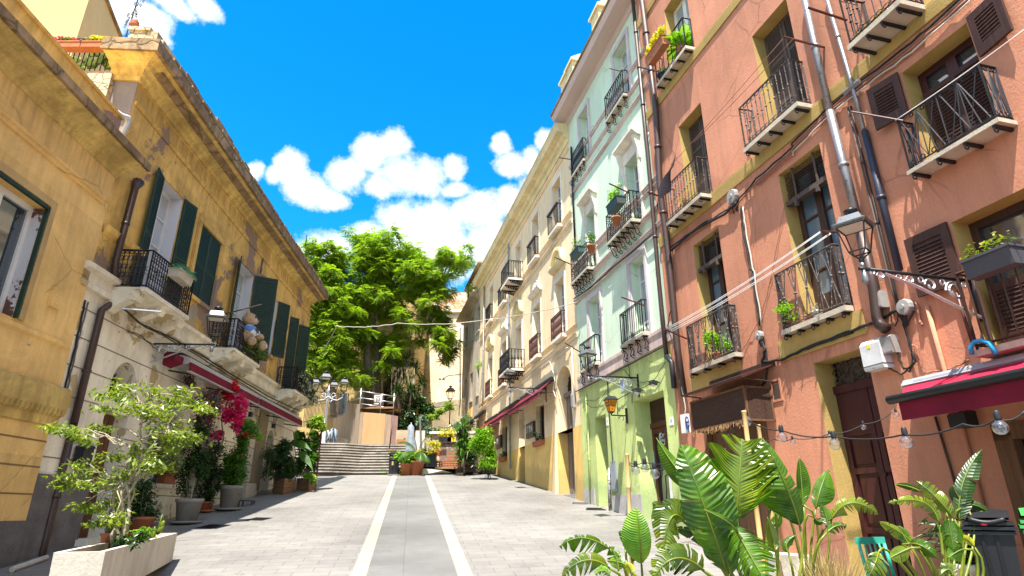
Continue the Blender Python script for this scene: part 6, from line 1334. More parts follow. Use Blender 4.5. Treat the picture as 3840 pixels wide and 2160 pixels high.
for i in range(5): s = sY1+.3+(sO1-sY1-2.2)*i/4; m.box(s-.06, s+.06, -.1, .02, zoT+.3, zoT+2.3); m.box(s-.06, s+.06, -2.8, -2.7, zoT+.3, zoT+2.3)
m.build('veranda_post', green_p, oh); m = MB(GF); m.box(sY1, sO1-1.8, -2.7, -2.6, zoT+.3, zoT+2.3); m.box(sY1, sO1-1.8, -.1, -.05, zoT+.4, zoT+.9); m.build('veranda_glazing', glass, oh)
gp(GF, oh, [yY(35, 450), yY(35, 819), zG(110, 700)], .05, .1, pipe_m); gp(GF, oh, [yY(158, 235), yY(150, 800), zG(345, 600)], .05, .12, pipe_g)
m = MB(GF); s = ysr(zG(230, 660)); m.box(s-.6, s+.9, 0, .05, yz(zG(235, 720)), yz(zG(235, 620))); m.build('yellow_panel', yel_low, oh)
m = MB(); 
for p in (yY(95, 270), yY(85, 255), yY(110, 240)): clump(m, GF(GF.s(p, .4), .45, GF.z(p, .4)), .5, .3, .5, 220, .18, .05, 6)
tag(m.build('roof_weeds', L_fig, recalc=False), 'straggling green weeds growing from the eave of the far grey house', 'weed')
m = MB(); clump(m, GF(GF.s(zG(320, 185), .2), .2, GF.z(zG(320, 185), .2)), .3, .25, .3, 120, .3, .03, 4); tag(m.build('wall_weed', L_lime, recalc=False), 'yellow green spiky weed growing from the wall of the far grey house', 'weed')
cable3([GF(GF.s(z4(820, 1205), .2), .2, GF.z(z4(820, 1205), .2)), W(1215, 805, 30), W(1000, 813, 26), W(845, 820, 27), W(825, 860, 28), W(800, 890, 29)], .017, cable_w, .12, None, 'street_cable', 10, .02, 'pale sagging cable crossing the street in front of the trees', 'cable')
# ================================================= THE FAR END
def wbox(name, mat, lab, cat, p, q, y, dy, kind=None, group=None, par=None, zb=None):
    A_, B_ = W(*p, y), W(*q, y); m = MB(); m.box(A_.x, B_.x, y, y+dy, B_.z if zb is None else zb, A_.z); o = m.build(name, mat, par)
    if lab: tag(o, lab, cat, group, kind)
    return o
# bastion: battered wall with a brick crown
bs = thing('bastion', 'huge cream plastered bastion wall with crumbling brick at its top behind the trees', 'bastion', (3, 46, 2))
yb_ = 52; xl = W(1078, 900, yb_).x; xr = 12; zt_ = W(1130, 775, yb_).z; zt2_ = W(1120, 722, yb_).z
m = MB(); k = 10
def col(x, y, xt, yt): return [V((x, y, 1)), V((xt, yt, zt_))]
pts = [(-12, 57, -11.6, 57.3), (xl-1.2, 53.2, xl-.2, 54.0), (xl-.4, 52.6, xl+.5, 53.4), (xl+.6, 52.2, xl+1.2, 53.2), (xr, 51, xr, 52), (xr, 68, xr, 68), (-12, 68, -12, 68)]
lo_ = [V((a, b, 1)) for a, b, _, _ in pts]; hi_ = [V((c, d, zt_)) for _, _, c, d in pts]; n = len(pts)
m.raw(lo_+hi_, [(i, (i+1) % n, n+(i+1) % n, n+i) for i in range(n)]+[tuple(range(n, 2*n))]); m.build('wall', bastion_m, bs)
m = MB(); up_ = [V((v.x+(.05 if v.x > 0 else 0), v.y+.15, zt_+.01)) for v in hi_]; up2 = [V((v.x, v.y+.3, zt2_)) for v in hi_]; m.raw(up_+up2, [(i, (i+1) % n, n+(i+1) % n, n+i) for i in range(n)]+[tuple(range(n, 2*n))])
m.build('brick_crown', surf('crumbling_brick', (.55, .30, .16), var=.3, vs=2, patch=((.66, .56, .40), .52, 1.2), bump=1, bs=8, cracks=3), bs)
m = MB(); m.tube([v+V((0, -.1, 0)) for v in hi_[:5]], .22, 6, w=True); m.build('string_moulding', bastion_m, bs)
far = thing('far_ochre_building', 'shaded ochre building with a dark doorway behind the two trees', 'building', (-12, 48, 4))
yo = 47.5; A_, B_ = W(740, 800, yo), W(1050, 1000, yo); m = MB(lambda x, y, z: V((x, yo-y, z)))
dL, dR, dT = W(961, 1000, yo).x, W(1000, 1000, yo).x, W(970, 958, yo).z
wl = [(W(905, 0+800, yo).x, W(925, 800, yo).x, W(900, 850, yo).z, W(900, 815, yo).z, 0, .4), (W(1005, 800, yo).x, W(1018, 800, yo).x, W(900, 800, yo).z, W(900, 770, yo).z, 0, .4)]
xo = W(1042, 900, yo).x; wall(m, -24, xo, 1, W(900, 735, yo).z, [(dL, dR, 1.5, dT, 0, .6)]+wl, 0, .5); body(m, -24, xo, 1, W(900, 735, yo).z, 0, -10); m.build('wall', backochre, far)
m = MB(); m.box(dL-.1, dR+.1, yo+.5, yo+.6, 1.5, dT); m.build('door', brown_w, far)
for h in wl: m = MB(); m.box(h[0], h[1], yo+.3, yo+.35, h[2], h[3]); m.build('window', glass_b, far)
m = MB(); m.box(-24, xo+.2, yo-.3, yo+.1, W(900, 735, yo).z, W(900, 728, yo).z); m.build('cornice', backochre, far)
# raised bank behind the stairs
m = MB(); m.slab([(-30, 41.2), (W(1040, 1000, 41).x, 41.2), (14, 41.2), (14, 70), (-30, 70)], 1, 4.6); tag(m.build('upper_bank', rubble), kind='structure')
# fences of thin iron bars
def fence(p, q, ptop, y0_, y1_, n, mat, lab, arch=0, sp=None, zb=None):
    A_, B_ = W(*p, y0_), W(*q, y1_); T0, T1 = W(p[0], ptop[0], y0_).z, W(q[0], ptop[1], y1_).z
    t = thing('iron_fence', lab, 'fence', ((A_.x+B_.x)/2, (y0_+y1_)/2, min(A_.z, B_.z))); m = MB()
    for i in range(n+1):
        f_ = i/n; b = A_.lerp(B_, f_); tz = T0+(T1-T0)*f_+arch*abs(sin(f_*9)); m.tube([b, V((b.x, b.y, tz))], .022, 4, w=True)
        m.tube([V((b.x, b.y, tz)), V((b.x, b.y, tz+.14))], [.03, .003], 4, w=True)
    m.build('bars', mat, t); m = MB()
    for g_ in (.12, .86): m.tube([A_.lerp(V((A_.x, A_.y, T0)), g_), B_.lerp(V((B_.x, B_.y, T1)), g_)], .025, 4, w=True)
    m.build('rails', mat, t); return t
fence((762, 1075), (862, 1045), (968, 985), 37.5, 40.5, 30, rustm('rusty_fence', (.16, .10, .05), (.07, .045, .03), .5), 'rusty iron fence with ornate panel left of the scaffold, behind the street lamp')
fence((1048, 1085), (1168, 1085), (1022, 1005), 43, 43, 46, rustm('pale_fence', (.30, .24, .14), (.12, .08, .05), .5, metal=.1), 'tall thin iron fence below the bastion wall on the right')
m = MB(); 
for i in range(9):
    for j in range(2): c = W(775+i*9, 1010+j*8-i*1.3, 37.4+i*.3); m.ring(c, (1, 0, 0), (0, 0, 1), .13, .1, .014, 7)
tag(m.build('fence_scrolls', iron), 'dark wrought scroll panel fixed to the rusty iron fence', 'ironwork')
# chipboard hoarding + scaffold
hb = thing('chipboard_hoarding', 'chipboard hoarding with a bright orange panel under the scaffold platform', 'hoarding', W(945, 1118, 39))
yh = 39.2; P0, P1, P2 = W(899, 1118, yh), W(996, 1119, yh), W(867, 1114, 43.5)
zT0, zT1 = W(905, 1038, yh).z, W(996, 1047, yh).z
def panel(a, b, z0a, z1a, z0b, z1b, mat, nm='panel', th=.05):
    m = MB(); d = (b-a); d.z = 0; n_ = V((d.y, -d.x, 0)).normalized()*th
    m.raw([V((a.x, a.y, z0a)), V((b.x, b.y, z0b)), V((b.x, b.y, z1b)), V((a.x, a.y, z1a)), V((a.x, a.y, z0a))-n_, V((b.x, b.y, z0b))-n_, V((b.x, b.y, z1b))-n_, V((a.x, a.y, z1a))-n_], [(0, 1, 2, 3), (4, 5, 6, 7), (0, 1, 5, 4), (1, 2, 6, 5), (2, 3, 7, 6), (3, 0, 4, 7)]); return m.build(nm, mat, hb)
xs_ = [899, 910, 985-22, 978, 996]; tops = [zT0, zT0-.02, zT0-.12, zT0-.22, zT1]
e = [W(x, 1118, yh) for x in (899, 908, 965, 980, 997)]; ms = [osb_g, osb, osb_g, surf('purple_board', (.24, .14, .12), var=.2, drip=.5)]
for i in range(4): panel(e[i]+V((.01, 0, 0)), e[i+1], e[0].z, W(0, 0, 1).z*0+[W(905, 1037, yh).z, W(920, 1037, yh).z, W(965, 1042, yh).z, W(985, 1044, yh).z][i], e[0].z, [W(905, 1037, yh).z, W(965, 1041, yh).z, W(980, 1044, yh).z, W(996, 1047, yh).z][i], ms[i])
Q = W(836, 1100, 46.5); zq = W(836, 1005, 46.5).z
panel(W(898.5, 1118, yh), V((Q.x, 46.5, 0)), e[0].z, W(898, 1018, yh).z, e[0].z, zq, osb_g)
sf = thing('scaffold_platform', 'galvanised scaffold guard rails around a platform above the hoarding', 'scaffold', W(945, 1030, 39.6))
def tubew(pts, r, mat, nm, par, k=6): m = MB(); m.smooth = True; m.tube(pts, r, k, w=True); return m.build(nm, mat, par)
ca, cb2, cc2, cd2 = (909, 39.4), (959.5, 39.6), (992, 40.3), (877, 43.0)
for (x, y), zt__, zb__ in ((ca, 977, 1032), (cb2, 992, 1042), (cc2, 990, 1045), (cd2, 989, 1015)):
    A_ = W(x, zt__, y); tubew([A_, V((A_.x, y, W(x, zb__, y).z))], .04, silver, 'post', sf)
for ya, yb2, yc in ((984, 993, 997), (1001, 1009, 1013), (1016, 1024, 1029)):
    a, b, c = W(909, ya, 39.4), W(959.5, yb2-1, 39.6), W(992, yc, 40.3); tubew([a, b], .032, silver, 'rail', sf); tubew([b, c], .032, silver, 'rail', sf)
    if yc < 1020: tubew([a, W(877, ya+9, 43)], .028, silver, 'rail', sf); tubew([c, W(972, yc+4, 43)], .028, silver, 'rail', sf)
m = MB(); a, b, c = W(900, 1022, 39.3), W(1000, 1026, 39.3), W(1018, 1031, 40.6)
m.slab([(a.x, 39.5), (b.x-.3, 39.5), (c.x-.6, 40.6), (b.x, 42.6), (a.x, 42.6)], a.z-.12, a.z); m.build('deck', planter_w, sf)
m = MB(); m.raw([W(968, 1036, 39.7), W(995, 1028, 39.6), W(1019, 1030, 40.2), W(985, 1035, 41), ], [(0, 1, 2, 3)]); v0 = [v+V((0, 0, .04)) for v in m.v]; m.raw(v0, [(3, 2, 1, 0)]); m.build('plywood_sheet', osb, sf)
# signs on the scaffold: white map sign on brown board
t = thing('street_sign', 'brown sign with a white panel of black figures behind the scaffold rail', 'sign', W(948, 1015, 41))
A_, B_ = W(939, 991, 41.5), W(952, 1020, 41.5); m = MB(); m.box(A_.x, B_.x+.35, 41.5, 41.54, B_.z, A_.z); m.build('board', rail_w, t)
m = MB(); m.box(A_.x+.1, B_.x+.25, 41.47, 41.495, A_.z-.72*.8, A_.z-.08); m.build('panel', white_c, t)
m = MB()
for i in range(3): x = A_.x+.25+.16*i; m.box(x, x+.08, 41.455, 41.465, A_.z-.5, A_.z-.3)
m.box(A_.x+.2, A_.x+.66, 41.455, 41.465, A_.z-.22, A_.z-.18); m.build('figures', black_p, t)
m = MB()
for i in range(3): m.box(A_.x+.1, A_.x+.45, 41.47, 41.495, B_.z+.08+.13*i, B_.z+.14+.13*i)
m.build('lines', white_c, t)
# blue banner on the hoarding side
t = thing('blue_banner', 'tilted pale blue banner with dark scribbles hung beside the scaffold', 'banner', W(860, 1020, 41))
c4_ = [W(855, 1100, 40.6), W(874, 1096, 41.2), W(873.5, 1019, 41.2), W(857, 1023, 40.6)]; c4_ = [W(850.5, 1043+0, 40.6) if 0 else p for p in c4_]
q = [W(*zH(505, 468), 40.5), W(*zH(574, 452), 41.0), W(*zH(597, 250), 41.0), W(*zH(527, 268), 40.5)]; m = MB(); m.raw(q+[v+V((0, .05, 0)) for v in q], [(0, 1, 2, 3), (7, 6, 5, 4), (0, 1, 5, 4), (1, 2, 6, 5), (2, 3, 7, 6), (3, 0, 4, 7)]); m.build('sheet', surf('banner_blue', (.28, .45, .62), rough=.5, patch=((.6, .66, .7), .6, 1.5)), t)
m = MB()
for i in range(14): f_, g_ = rnd(.15, .8), rnd(.08, .42); p = q[0].lerp(q[1], f_).lerp(q[3].lerp(q[2], f_), g_)-V((0, .03, 0)); m.tube([p, p+V((rnd(-.1, .12), 0, rnd(.03, .12))), p+V((rnd(-.05, .2), 0, rnd(-.05, .1)))], .008, 3, w=True)
m.build('scribble', navy, t)
# five-armed street lamp
def lantern_head(par, c, s, lidm=lamp_lid, w=None, glow=None, T_=lambda x, y, z: V((x, y, z)), pane=True, rz=.4):
    """four sided tapered lantern: finial, hipped lid, glazing bars, spiked foot; c = bottom centre"""
    def sq(r, z): return [c+V((r*cos(rz+pi/4+pi/2*i), r*sin(rz+pi/4+pi/2*i), z)) for i in range(4)]
    def loft(rs, mat, nm, capb=True):
        m = MB(); n = len(rs); vs = [v for r, z in rs for v in sq(r*s, z*s)]
        m.raw(vs, [(i*4+j, i*4+(j+1) % 4, (i+1)*4+(j+1) % 4, (i+1)*4+j) for i in range(n-1) for j in range(4)]+[(3, 2, 1, 0), tuple(range(4*n-4, 4*n))]); return m.build(nm, mat, par)
    loft([(.40, .62), (.42, .65), (.30, .70), (.24, .82), (.10, .86)], lidm, 'lid'); 
    loft([(.36, .598), (.36, .612)], surf('lamp_reflector', (.55, .54, .45), rough=.5, bump=.02) if 'lamp_reflector' not in bpy.data.materials else bpy.data.materials['lamp_reflector'], 'reflector')
    m = MB(); b0, b1 = sq(.20*s, .10*s), sq(.34*s, .60*s)
    for i in range(4): m.tube([b0[i], b1[i]], .016*s, 4, w=True); m.tube([b0[i], b0[(i+1) % 4]], .016*s, 4, w=True); m.tube([b1[i], b1[(i+1) % 4]], .018*s, 4, w=True); m.tube([b0[i], c+V((0, 0, -.06*s))], .014*s, 4, w=True)
    m.build('cage', lamp_m, par)
    m = MB(); m.smooth = True; m.lathe(c, [(.03*s, -.12*s), (.05*s, -.06*s), (.03*s, 0), (.02*s, .02*s)], 8, True); m.build('foot', lamp_m, par); m = MB(); m.smooth = True; m.lathe(c, [(.05*s, .86*s), (.05*s, .9*s), (.12*s, .92*s), (.13*s, .96*s), (.07*s, .99*s), (.03*s, 1.03*s)], 10, True); m.build('finial', lamp_m, par)
t = thing('street_lamp', 'pale grey street lamp post carrying four lanterns on scrolled arms', 'street lamp', (W(817, 1110, 37.0).x, 37.0, 1.9))
c = W(821, 1040, 37); top_ = W(*zH(410, 215), 37); top_ = V((c.x+.02, 37, top_.z)); base = V((c.x, 37, zt2-.3)); wl_ = rustm('pale_lamp_paint', (.55, .57, .60), (.40, .41, .42), .6, metal=.1)
m = MB(); m.smooth = True; hh = top_.z-base.z; m.lathe(base, [(.16, 0), (.16, .3), (.10, .4), (.08, hh*.5), (.06, hh-.1), (.09, hh-.05), (.05, hh), (.02, hh+.25)], 10, True); m.build('post', wl_, t)
m = MB(); m.smooth = True
for sx, sy in ((-1, 0), (1, 0), (0, -1), (0, 1)):
    b = top_+V((0, 0, -.4)); m.tube([b, b+V((sx*.25, sy*.25, -.22)), b+V((sx*.55, sy*.55, -.28)), b+V((sx*.85, sy*.85, -.12)), b+V((sx*.9, sy*.9, .12))], .03, 6, w=True); m.ring(b+V((sx*.3, sy*.3, .05)), (sx, sy, 0), (0, 0, 1), .12, .12, .02, 9)
m.build('arm', wl_, t)
for i, (sx, sy, s_) in enumerate(((-.9, 0, .95), (.9, 0, .95), (0, -.9, 1.15), (0, .9, .95))): h_ = thing('lantern', None, None, (0, 0, 0)) if 0 else None; lantern_head(t, top_+V((sx, sy, -.2)), s_)
# small lamp by the bastion
t = thing('street_lamp', 'small black lantern on a pole in front of the bastion wall', 'street lamp', W(1133, 1055, 42)); c = W(1132.5, 1010, 42)
m = MB(); m.tube([c-V((0, 0, 2.6)), c], .035, 6, w=True); m.build('post', lamp_m, t); lantern_head(t, c+V((0, 0, .1)), 1.0, lamp_m)
m = MB(); m.tube([W(1162, 941, 44), W(1128, 945, 43), W(1115, 952, 42.5)], .03, 5, w=True); m.lathe(W(1112, 955, 42.3), [(.25, 0), (.2, .08), (.05, .12)], 8, True); tag(m.build('wall_lamp', pipe_g), 'thin curved wall lamp on the bastion above the small lantern', 'lamp')

# trees -------------------------------------------------
def spray_crown(m, blobs, n, y, depth, L_=.62, leaf=.24):
    """compound leaves drooping from points scattered through many lobes"""
    vs, fs = [], []
    tot = sum(b[2]*b[3] for b in blobs); lobes = []
    for bx, by, rx, ry in blobs:
        c = W(bx, by, y); k = y/1505/.98; k2 = max(5, int(rx*ry/75))
        for _ in range(k2):
            a, r = rnd(0, 2*pi), sqrt(rnd(0, 1)); dy = rnd(-1, 1)
            lobes.append((c+V((cos(a)*rx*r*k, dy*depth, sin(a)*ry*r*k)), rnd(.55, 1.05)*min(rx, ry)*k*.36, rx*ry/k2))
    wts = [l[2] for l in lobes]
    picks = R.choices(range(len(lobes)), wts, k=n)
    for pi_ in picks:
        c, r, _ = lobes[pi_]; v = V((R.gauss(0, 1), R.gauss(0, 1), R.gauss(0, 1))).normalized()*r*rnd(.15, 1.3); v.z = v.z*.9; p = c+v
        a = atan2(v.y, v.x)+rnd(-.7, .7); d = V((cos(a), sin(a), rnd(-1.0, .6))).normalized(); sd = d.cross(V((rnd(-.4, .4), rnd(-.4, .4), 1))).normalized(); l_ = L_*rnd(.6, 1.15); nn2 = 6
        for j in range(nn2):
            f_ = (j+1)/nn2; q = p+d*l_*f_-V((0, 0, l_*.35*f_*f_)); lw = leaf*(1-.35*abs(f_-.4))
            for sg in (-1, 1):
                tdir = (sd*sg+d*.55+V((0, 0, rnd(-.45, -.05)))).normalized(); b = len(vs); wdt = d*lw*.2
                vs += [q, q+tdir*lw*.5+wdt, q+tdir*lw, q+tdir*lw*.5-wdt]; fs.append((b, b+1, b+2, b+3))
    m.raw(vs, fs)
def tree(lab, base_px, y, trunk_pts, blobs, n, r0, depth=2.4, seed=1, leafmat=L_tree):
    t = thing('broadleaf_tree', lab, 'tree', W(*base_px, y)); m = MB(); m.smooth = True
    for pts, ra, rb in trunk_pts:
        P_ = [W(px, py, y+dy) for px, py, dy in pts]; n_ = len(P_); Q = []
        for i in range(n_-1):
            for j in range(4): Q.append(P_[i].lerp(P_[i+1], j/4)+V((rnd(-.05, .05), rnd(-.05, .05), 0)))
        Q.append(P_[-1]); m.tube(Q, [ra+(rb-ra)*i/(len(Q)-1) for i in range(len(Q))], 7, w=True)
    for bx, by, rx, ry in blobs:
        c = W(bx, by+ry*.3, y)
        for _ in range(max(2, int(rx*ry/500))):
            e = c+V((rnd(-1, 1)*rx/1505*y*.8, rnd(-1, 1)*depth*.7, rnd(-.2, 1)*ry/1505*y*.7)); s_ = c+V((0, 0, -ry/1505*y*.8)); mid_ = s_.lerp(e, .5)+V((rnd(-.3, .3), 0, rnd(.0, .3))); m.tube([s_, mid_, e], [.07, .045, .015], 4, w=True)
    m.build('trunk', bark, t, recalc=False); m = MB(); spray_crown(m, blobs, n, y, depth); m.build('crown', leafmat, t, recalc=False); return t
tree('large bright green tree in the middle with a wide crown and two slender grey trunks', (930, 1020), 43,
     [([(928, 1030, 0), (925, 900, 0), (932, 800, 0), (945, 700, 0), (960, 620, 0)], .36, .1), ([(952, 1030, .6), (948, 900, .4), (940, 800, .3), (905, 700, .3), (890, 640, 0)], .30, .08), ([(932, 800, 0), (1000, 730, 0), (1060, 700, 0), (1110, 690, 0)], .16, .05), ([(945, 720, 0), (1010, 660, .5), (1040, 630, 0)], .12, .05), ([(1000, 735, 0), (1060, 780, -.4), (1095, 850, -.4)], .1, .03), ([(940, 800, .3), (880, 780, .2), (850, 760, 0)], .12, .04)],
     [(905, 615, 38, 30), (975, 625, 60, 38), (1040, 650, 42, 32), (930, 680, 62, 45), (1010, 700, 62, 42), (1070, 720, 40, 40), (1115, 665, 26, 30), (1150, 665, 36, 28), (1105, 720, 36, 40), (1085, 790, 36, 38), (1110, 850, 28, 34), (1060, 830, 22, 22), (1118, 890, 12, 26), (900, 740, 50, 45), (955, 770, 40, 34), (905, 820, 40, 45), (975, 865, 40, 42), (985, 920, 30, 26), (1010, 800, 22, 26), (893, 890, 24, 34), (940, 660, 50, 40), (1000, 760, 36, 26), (1060, 690, 40, 36), (1135, 850, 20, 26)],
     13000, .3)
tree('bright green tree at the left rising behind the corner of the ochre house roof', (815, 1040), 41,
     [([(838, 1050, 0), (835, 940, 0), (838, 860, 0), (825, 760, 0), (815, 680, 0)], .22, .07), ([(836, 900, 0), (800, 850, 0), (780, 830, 0)], .1, .04)],
     [(800, 645, 40, 30), (830, 660, 34, 32), (795, 700, 32, 40), (845, 720, 34, 40), (815, 760, 40, 40), (850, 790, 34, 40), (800, 830, 34, 40), (845, 860, 34, 42), (790, 900, 26, 42), (815, 935, 30, 26), (870, 840, 26, 40), (860, 920, 30, 34), (785, 770, 22, 40), (778, 945, 16, 18), (855, 650, 14, 18), (880, 780, 30, 40), (895, 940, 24, 22)],
     9000, .3, 2.0)
# dark palm-lilies and shrubs under the trees
def rosette(m, c, n, l_, w_, droop=.25, lo=-.3, up=1.3):
    for _ in range(n):
        a, el = rnd(0, 2*pi), rnd(lo, up); d = V((cos(a)*cos(el), sin(a)*cos(el), sin(el))); sd = d.cross(V((0, 0, 1))).normalized()*w_; ll = l_*rnd(.7, 1.1)
        p1 = c+d*ll*.5; p2 = c+d*ll-V((0, 0, droop*ll)); m.raw([c, p1+sd, p2, p1-sd], [(0, 1, 2, 3)])
t = thing('yucca_clump', 'dark spiky yucca crowns with long narrow leaves right of the main tree trunks', 'yucca', W(1010, 1040, 42)); m = MB(); m2 = MB()
for x, y_, s in ((990, 900, 1.0), (1025, 905, 1.1), (1045, 935, 1.2), (1015, 950, 1.1), (985, 950, 1.0), (1060, 965, .8), (1035, 985, .9), (1000, 985, .9)):
    c = W(x, y_, 41.8+rnd(-.8, .8)); rosette(m, c, 110, 1.05*s, .035, .3, -.9, 1.4); m2.tube([c, V((W(1010, 1040, 42).x+rnd(-.4, .4), 42, 3.5))], .1, 5, w=True)
m.build('leaves', L_dark, t, recalc=False); m2.build('stems', bark, t)
m = MB()
for _ in range(340): p = W(rnd(985, 1045), rnd(920, 985), 41.7); m.raw([p, p+V((.04, 0, -.3)), p+V((0, 0, -.7)), p+V((-.04, 0, -.3))], [(0, 1, 2, 3)])
m.build('dead_leaves', L_dry, t, recalc=False)
def bush(lab, pts, y, mat, n, ls, lw, name='shrub', cat='shrub', dy=.8, flow=None, group=None, f2=100, fs=.1):
    t = thing(name, lab, cat, W(pts[0][0], pts[0][1]+pts[0][3], y), group); m = MB()
    for bx, by, rx, ry in pts: k = y/1505; clump(m, W(bx, by, y), rx*k, dy, ry*k, int(n/len(pts)), ls, lw, 8, shell=.4)
    m.build('foliage', mat, t, recalc=False)
    m = MB()
    for bx, by, rx, ry in pts:
        c = W(bx, by, y); b = W(bx, by+ry*1.1, y)
        for _ in range(3): m.tube([b, b.lerp(c, .6)+V((rnd(-.1, .1), 0, 0)), c+V((rnd(-.3, .3), rnd(-.2, .2), rnd(0, .3)))], [.03, .02, .008], 4, w=True)
    m.build('stems', bark, t)
    if flow:
        m = MB(); 
        for bx, by, rx, ry in pts: k = y/1505; clump(m, W(bx, by-ry*.2, y-.1), rx*k*1.05, dy*1.05, ry*k, int(f2/len(pts)), fs, fs, 10)
        m.build('flowers', flow, t, recalc=False)
    return t
bush('dark shrubs massed below the yuccas behind the iron fence', [(1015, 1045, 40, 34), (1045, 1020, 30, 30), (1000, 1080, 30, 20), (1050, 1065, 26, 26), (1075, 1040, 20, 26)], 42, L_dark, 6000, .22, .12)
bush('sparse branch of small green leaves in front of the pale iron fence', [(1110, 1035, 16, 8), (1130, 1022, 18, 10), (1092, 1048, 12, 8)], 41, L_tree, 900, .2, .09, dy=.4)
bush('blue-green creeping hedge along the foot of the iron fence', [(1085, 1085, 26, 14), (1120, 1090, 26, 12), (1150, 1080, 20, 20), (1060, 1060, 14, 16), (1175, 1065, 18, 26)], 40.2, leafm('bluish_leaves', (.16, .26, .18), (.07, .14, .10)), 3600, .16, .08, 'hedge', 'hedge', .4)
# right retaining wall, bench, tables, pots
wbox('stone_wall', rubble, 'low rubble wall with a pale coping below the iron fence', 'wall', zH(1455, 650), zH(1700, 830), 37.6, .5, zb=1.4)
m = MB(); A_, B_ = W(*zH(1425, 640), 37.5), W(*zH(1715, 660), 37.5); m.box(A_.x, B_.x+3, 37.45, 38.2, B_.z, A_.z); tag(m.build('wall_coping', lime), 'pale stone coping on the low rubble wall below the fence', 'coping')
m = MB(); A_, B_ = W(*zH(1090, 625), 38.3), W(*zH(1210, 775), 38.3); m.box(A_.x, B_.x, 38.3, 38.6, B_.z, A_.z); tag(m.build('painted_wall', surf('mural_wall', (.40, .31, .2), patch=((.04, .03, .03), .6, 2.2), var=.2)), 'low wall with dark round graffiti right of the hoarding', 'wall')
m = MB(); A_, B_ = W(*zH(1095, 715), 38), W(*zH(1180, 780), 38)
for i in range(3): m.box(A_.x, B_.x, 38, 38.04, B_.z+(A_.z-B_.z)*(i/3), B_.z+(A_.z-B_.z)*(i/3+.3))
tag(m.build('wooden_crate', pallet_w), 'slatted wooden crate on the terrace right of the hoarding', 'crate')
m = MB(); A_, B_ = W(*zH(1285, 630), 37.2), W(*zH(1370, 820), 37.2); m.prism([(37.2, 0), (37.3, 0)], 0, 0) if 0 else m.slab([(A_.x, 37.2), (B_.x, 37.2), (B_.x, 37.35), (A_.x, 37.35)], 1.8, A_.z); tag(m.build('stone_slab', concrete), 'upright pale stone slab between the folded grey parasol and the bench', 'slab')
m = MB(); m.tube([W(*zH(1330, 490), 37), W(*zH(1335, 800), 37)], .05, 5, w=True); tag(m.build('leaning_post', pipe_g), 'tall thin grey post standing beside the folded parasol', 'post')
tubew([W(*zH(1052, 530), 35), W(*zH(1018, 830), 35)], .035, rail_w, 'handrail_post', None); tag(bpy.data.objects['handrail_post'], 'thin leaning maroon post behind the litter bin', 'post')
wbox('wooden_board', planter_w, 'small horizontal wooden board behind the litter bin', 'board', zH(995, 815), zH(1085, 832), 34.7, .1)
# folded parasol
t = thing('folded_parasol', 'folded pale grey parasol standing behind the potted palm', 'parasol', W(1040, 1190, 35.4)); A_ = W(*zH(1238, 570), 35.5); m = MB(); m.smooth = True; k = 12; prof = [(.06, 0), (.17, -.15), (.16, -.6), (.28, -1.2), (.34, -1.9), (.38, -2.5), (.3, -2.55)]; vs = []
for r, z in prof:
    for j in range(k): a = 2*pi*j/k; rr = r*(1+.28*(1 if j % 2 else -1)); vs.append(A_+V((rr*cos(a)+.12*(-z)*.5, rr*sin(a)*.7, z)))
m.raw(vs, [(i*k+j, i*k+(j+1) % k, (i+1)*k+(j+1) % k, (i+1)*k+j) for i in range(len(prof)-1) for j in range(k)]+[tuple(range(k))]); m.build('canopy', surf('grey_canvas', (.25, .28, .32), rough=.7, var=.35, vs=3), t)
tubew([A_+V((.5, 0, -3.2)), A_+V((0, 0, .12))], .035, pipe_g, 'pole', t)
# pallet bench group
t = thing('pallet_bench', 'reddish wooden pallet sofa with slatted back and crate front', 'bench', W(1150, 1190, 35))
yb3 = 35.3
def slatbox(p, q, y, n, gap, th=.03, vert=False):
    A_, B_ = W(*zH(*p), y), W(*zH(*q), y); m = MB()
    for i in range(n):
        if vert: a = A_.x+(B_.x-A_.x)*i/n; b = a+(B_.x-A_.x)/n*(1-gap); m.box(a, b, y, y+th, B_.z, A_.z)
        else: a = B_.z+(A_.z-B_.z)*i/n; b = a+(A_.z-B_.z)/n*(1-gap); m.box(A_.x, B_.x, y, y+th, a, b)
    return m
slatbox((1600, 825), (1730, 925), yb3+.9, 3, .5).build('back', pallet_w, t); slatbox((1470, 935), (1720, 1000), yb3, 3, .5).build('front', pallet_w, t); slatbox((1460, 940), (1715, 990), yb3+.04, 9, .6, .1, True).build('blocks', pallet_w, t)
A_, B_ = W(*zH(1470, 925), yb3), W(*zH(1735, 940), yb3); m = MB()
for i in range(5): m.box(A_.x, B_.x, yb3+.2*i, yb3+.2*i+.15, B_.z, B_.z+.05)
m.build('seat', pallet_w, t); A_, B_ = W(*zH(1722, 830), yb3+.5), W(*zH(1735, 1000), yb3+.5); m = MB(); m.box(A_.x, B_.x, yb3, yb3+.95, B_.z, A_.z); m.build('side', brown_w, t)
wbox('menu_stand', brown_w, 'dark framed slatted menu stand leaning on the pallet sofa', 'menu stand', zH(1533, 820), zH(1592, 880), yb3+.5, .06)
crim = surf('crimson_fabric', (.30, .02, .035), rough=.9, var=.1)
wbox('red_cushion', crim, 'crimson cushion on the left end of the pallet sofa', 'cushion', zH(1465, 822), zH(1528, 878), yb3+.55, .3)
wbox('red_seat_pad', crim, 'crimson seat pad on the low dark armchair near the climbing shrub', 'cushion', zH(1765, 955), zH(1858, 978), yb3-.1, .5)
wbox('low_armchair', surf('dark_weave', (.10, .06, .05), var=.3, bump=.6), 'low dark wicker armchair right of the pallet sofa', 'armchair', zH(1765, 978), zH(1858, 1008), yb3-.15, .6, zb=gz(34.8))
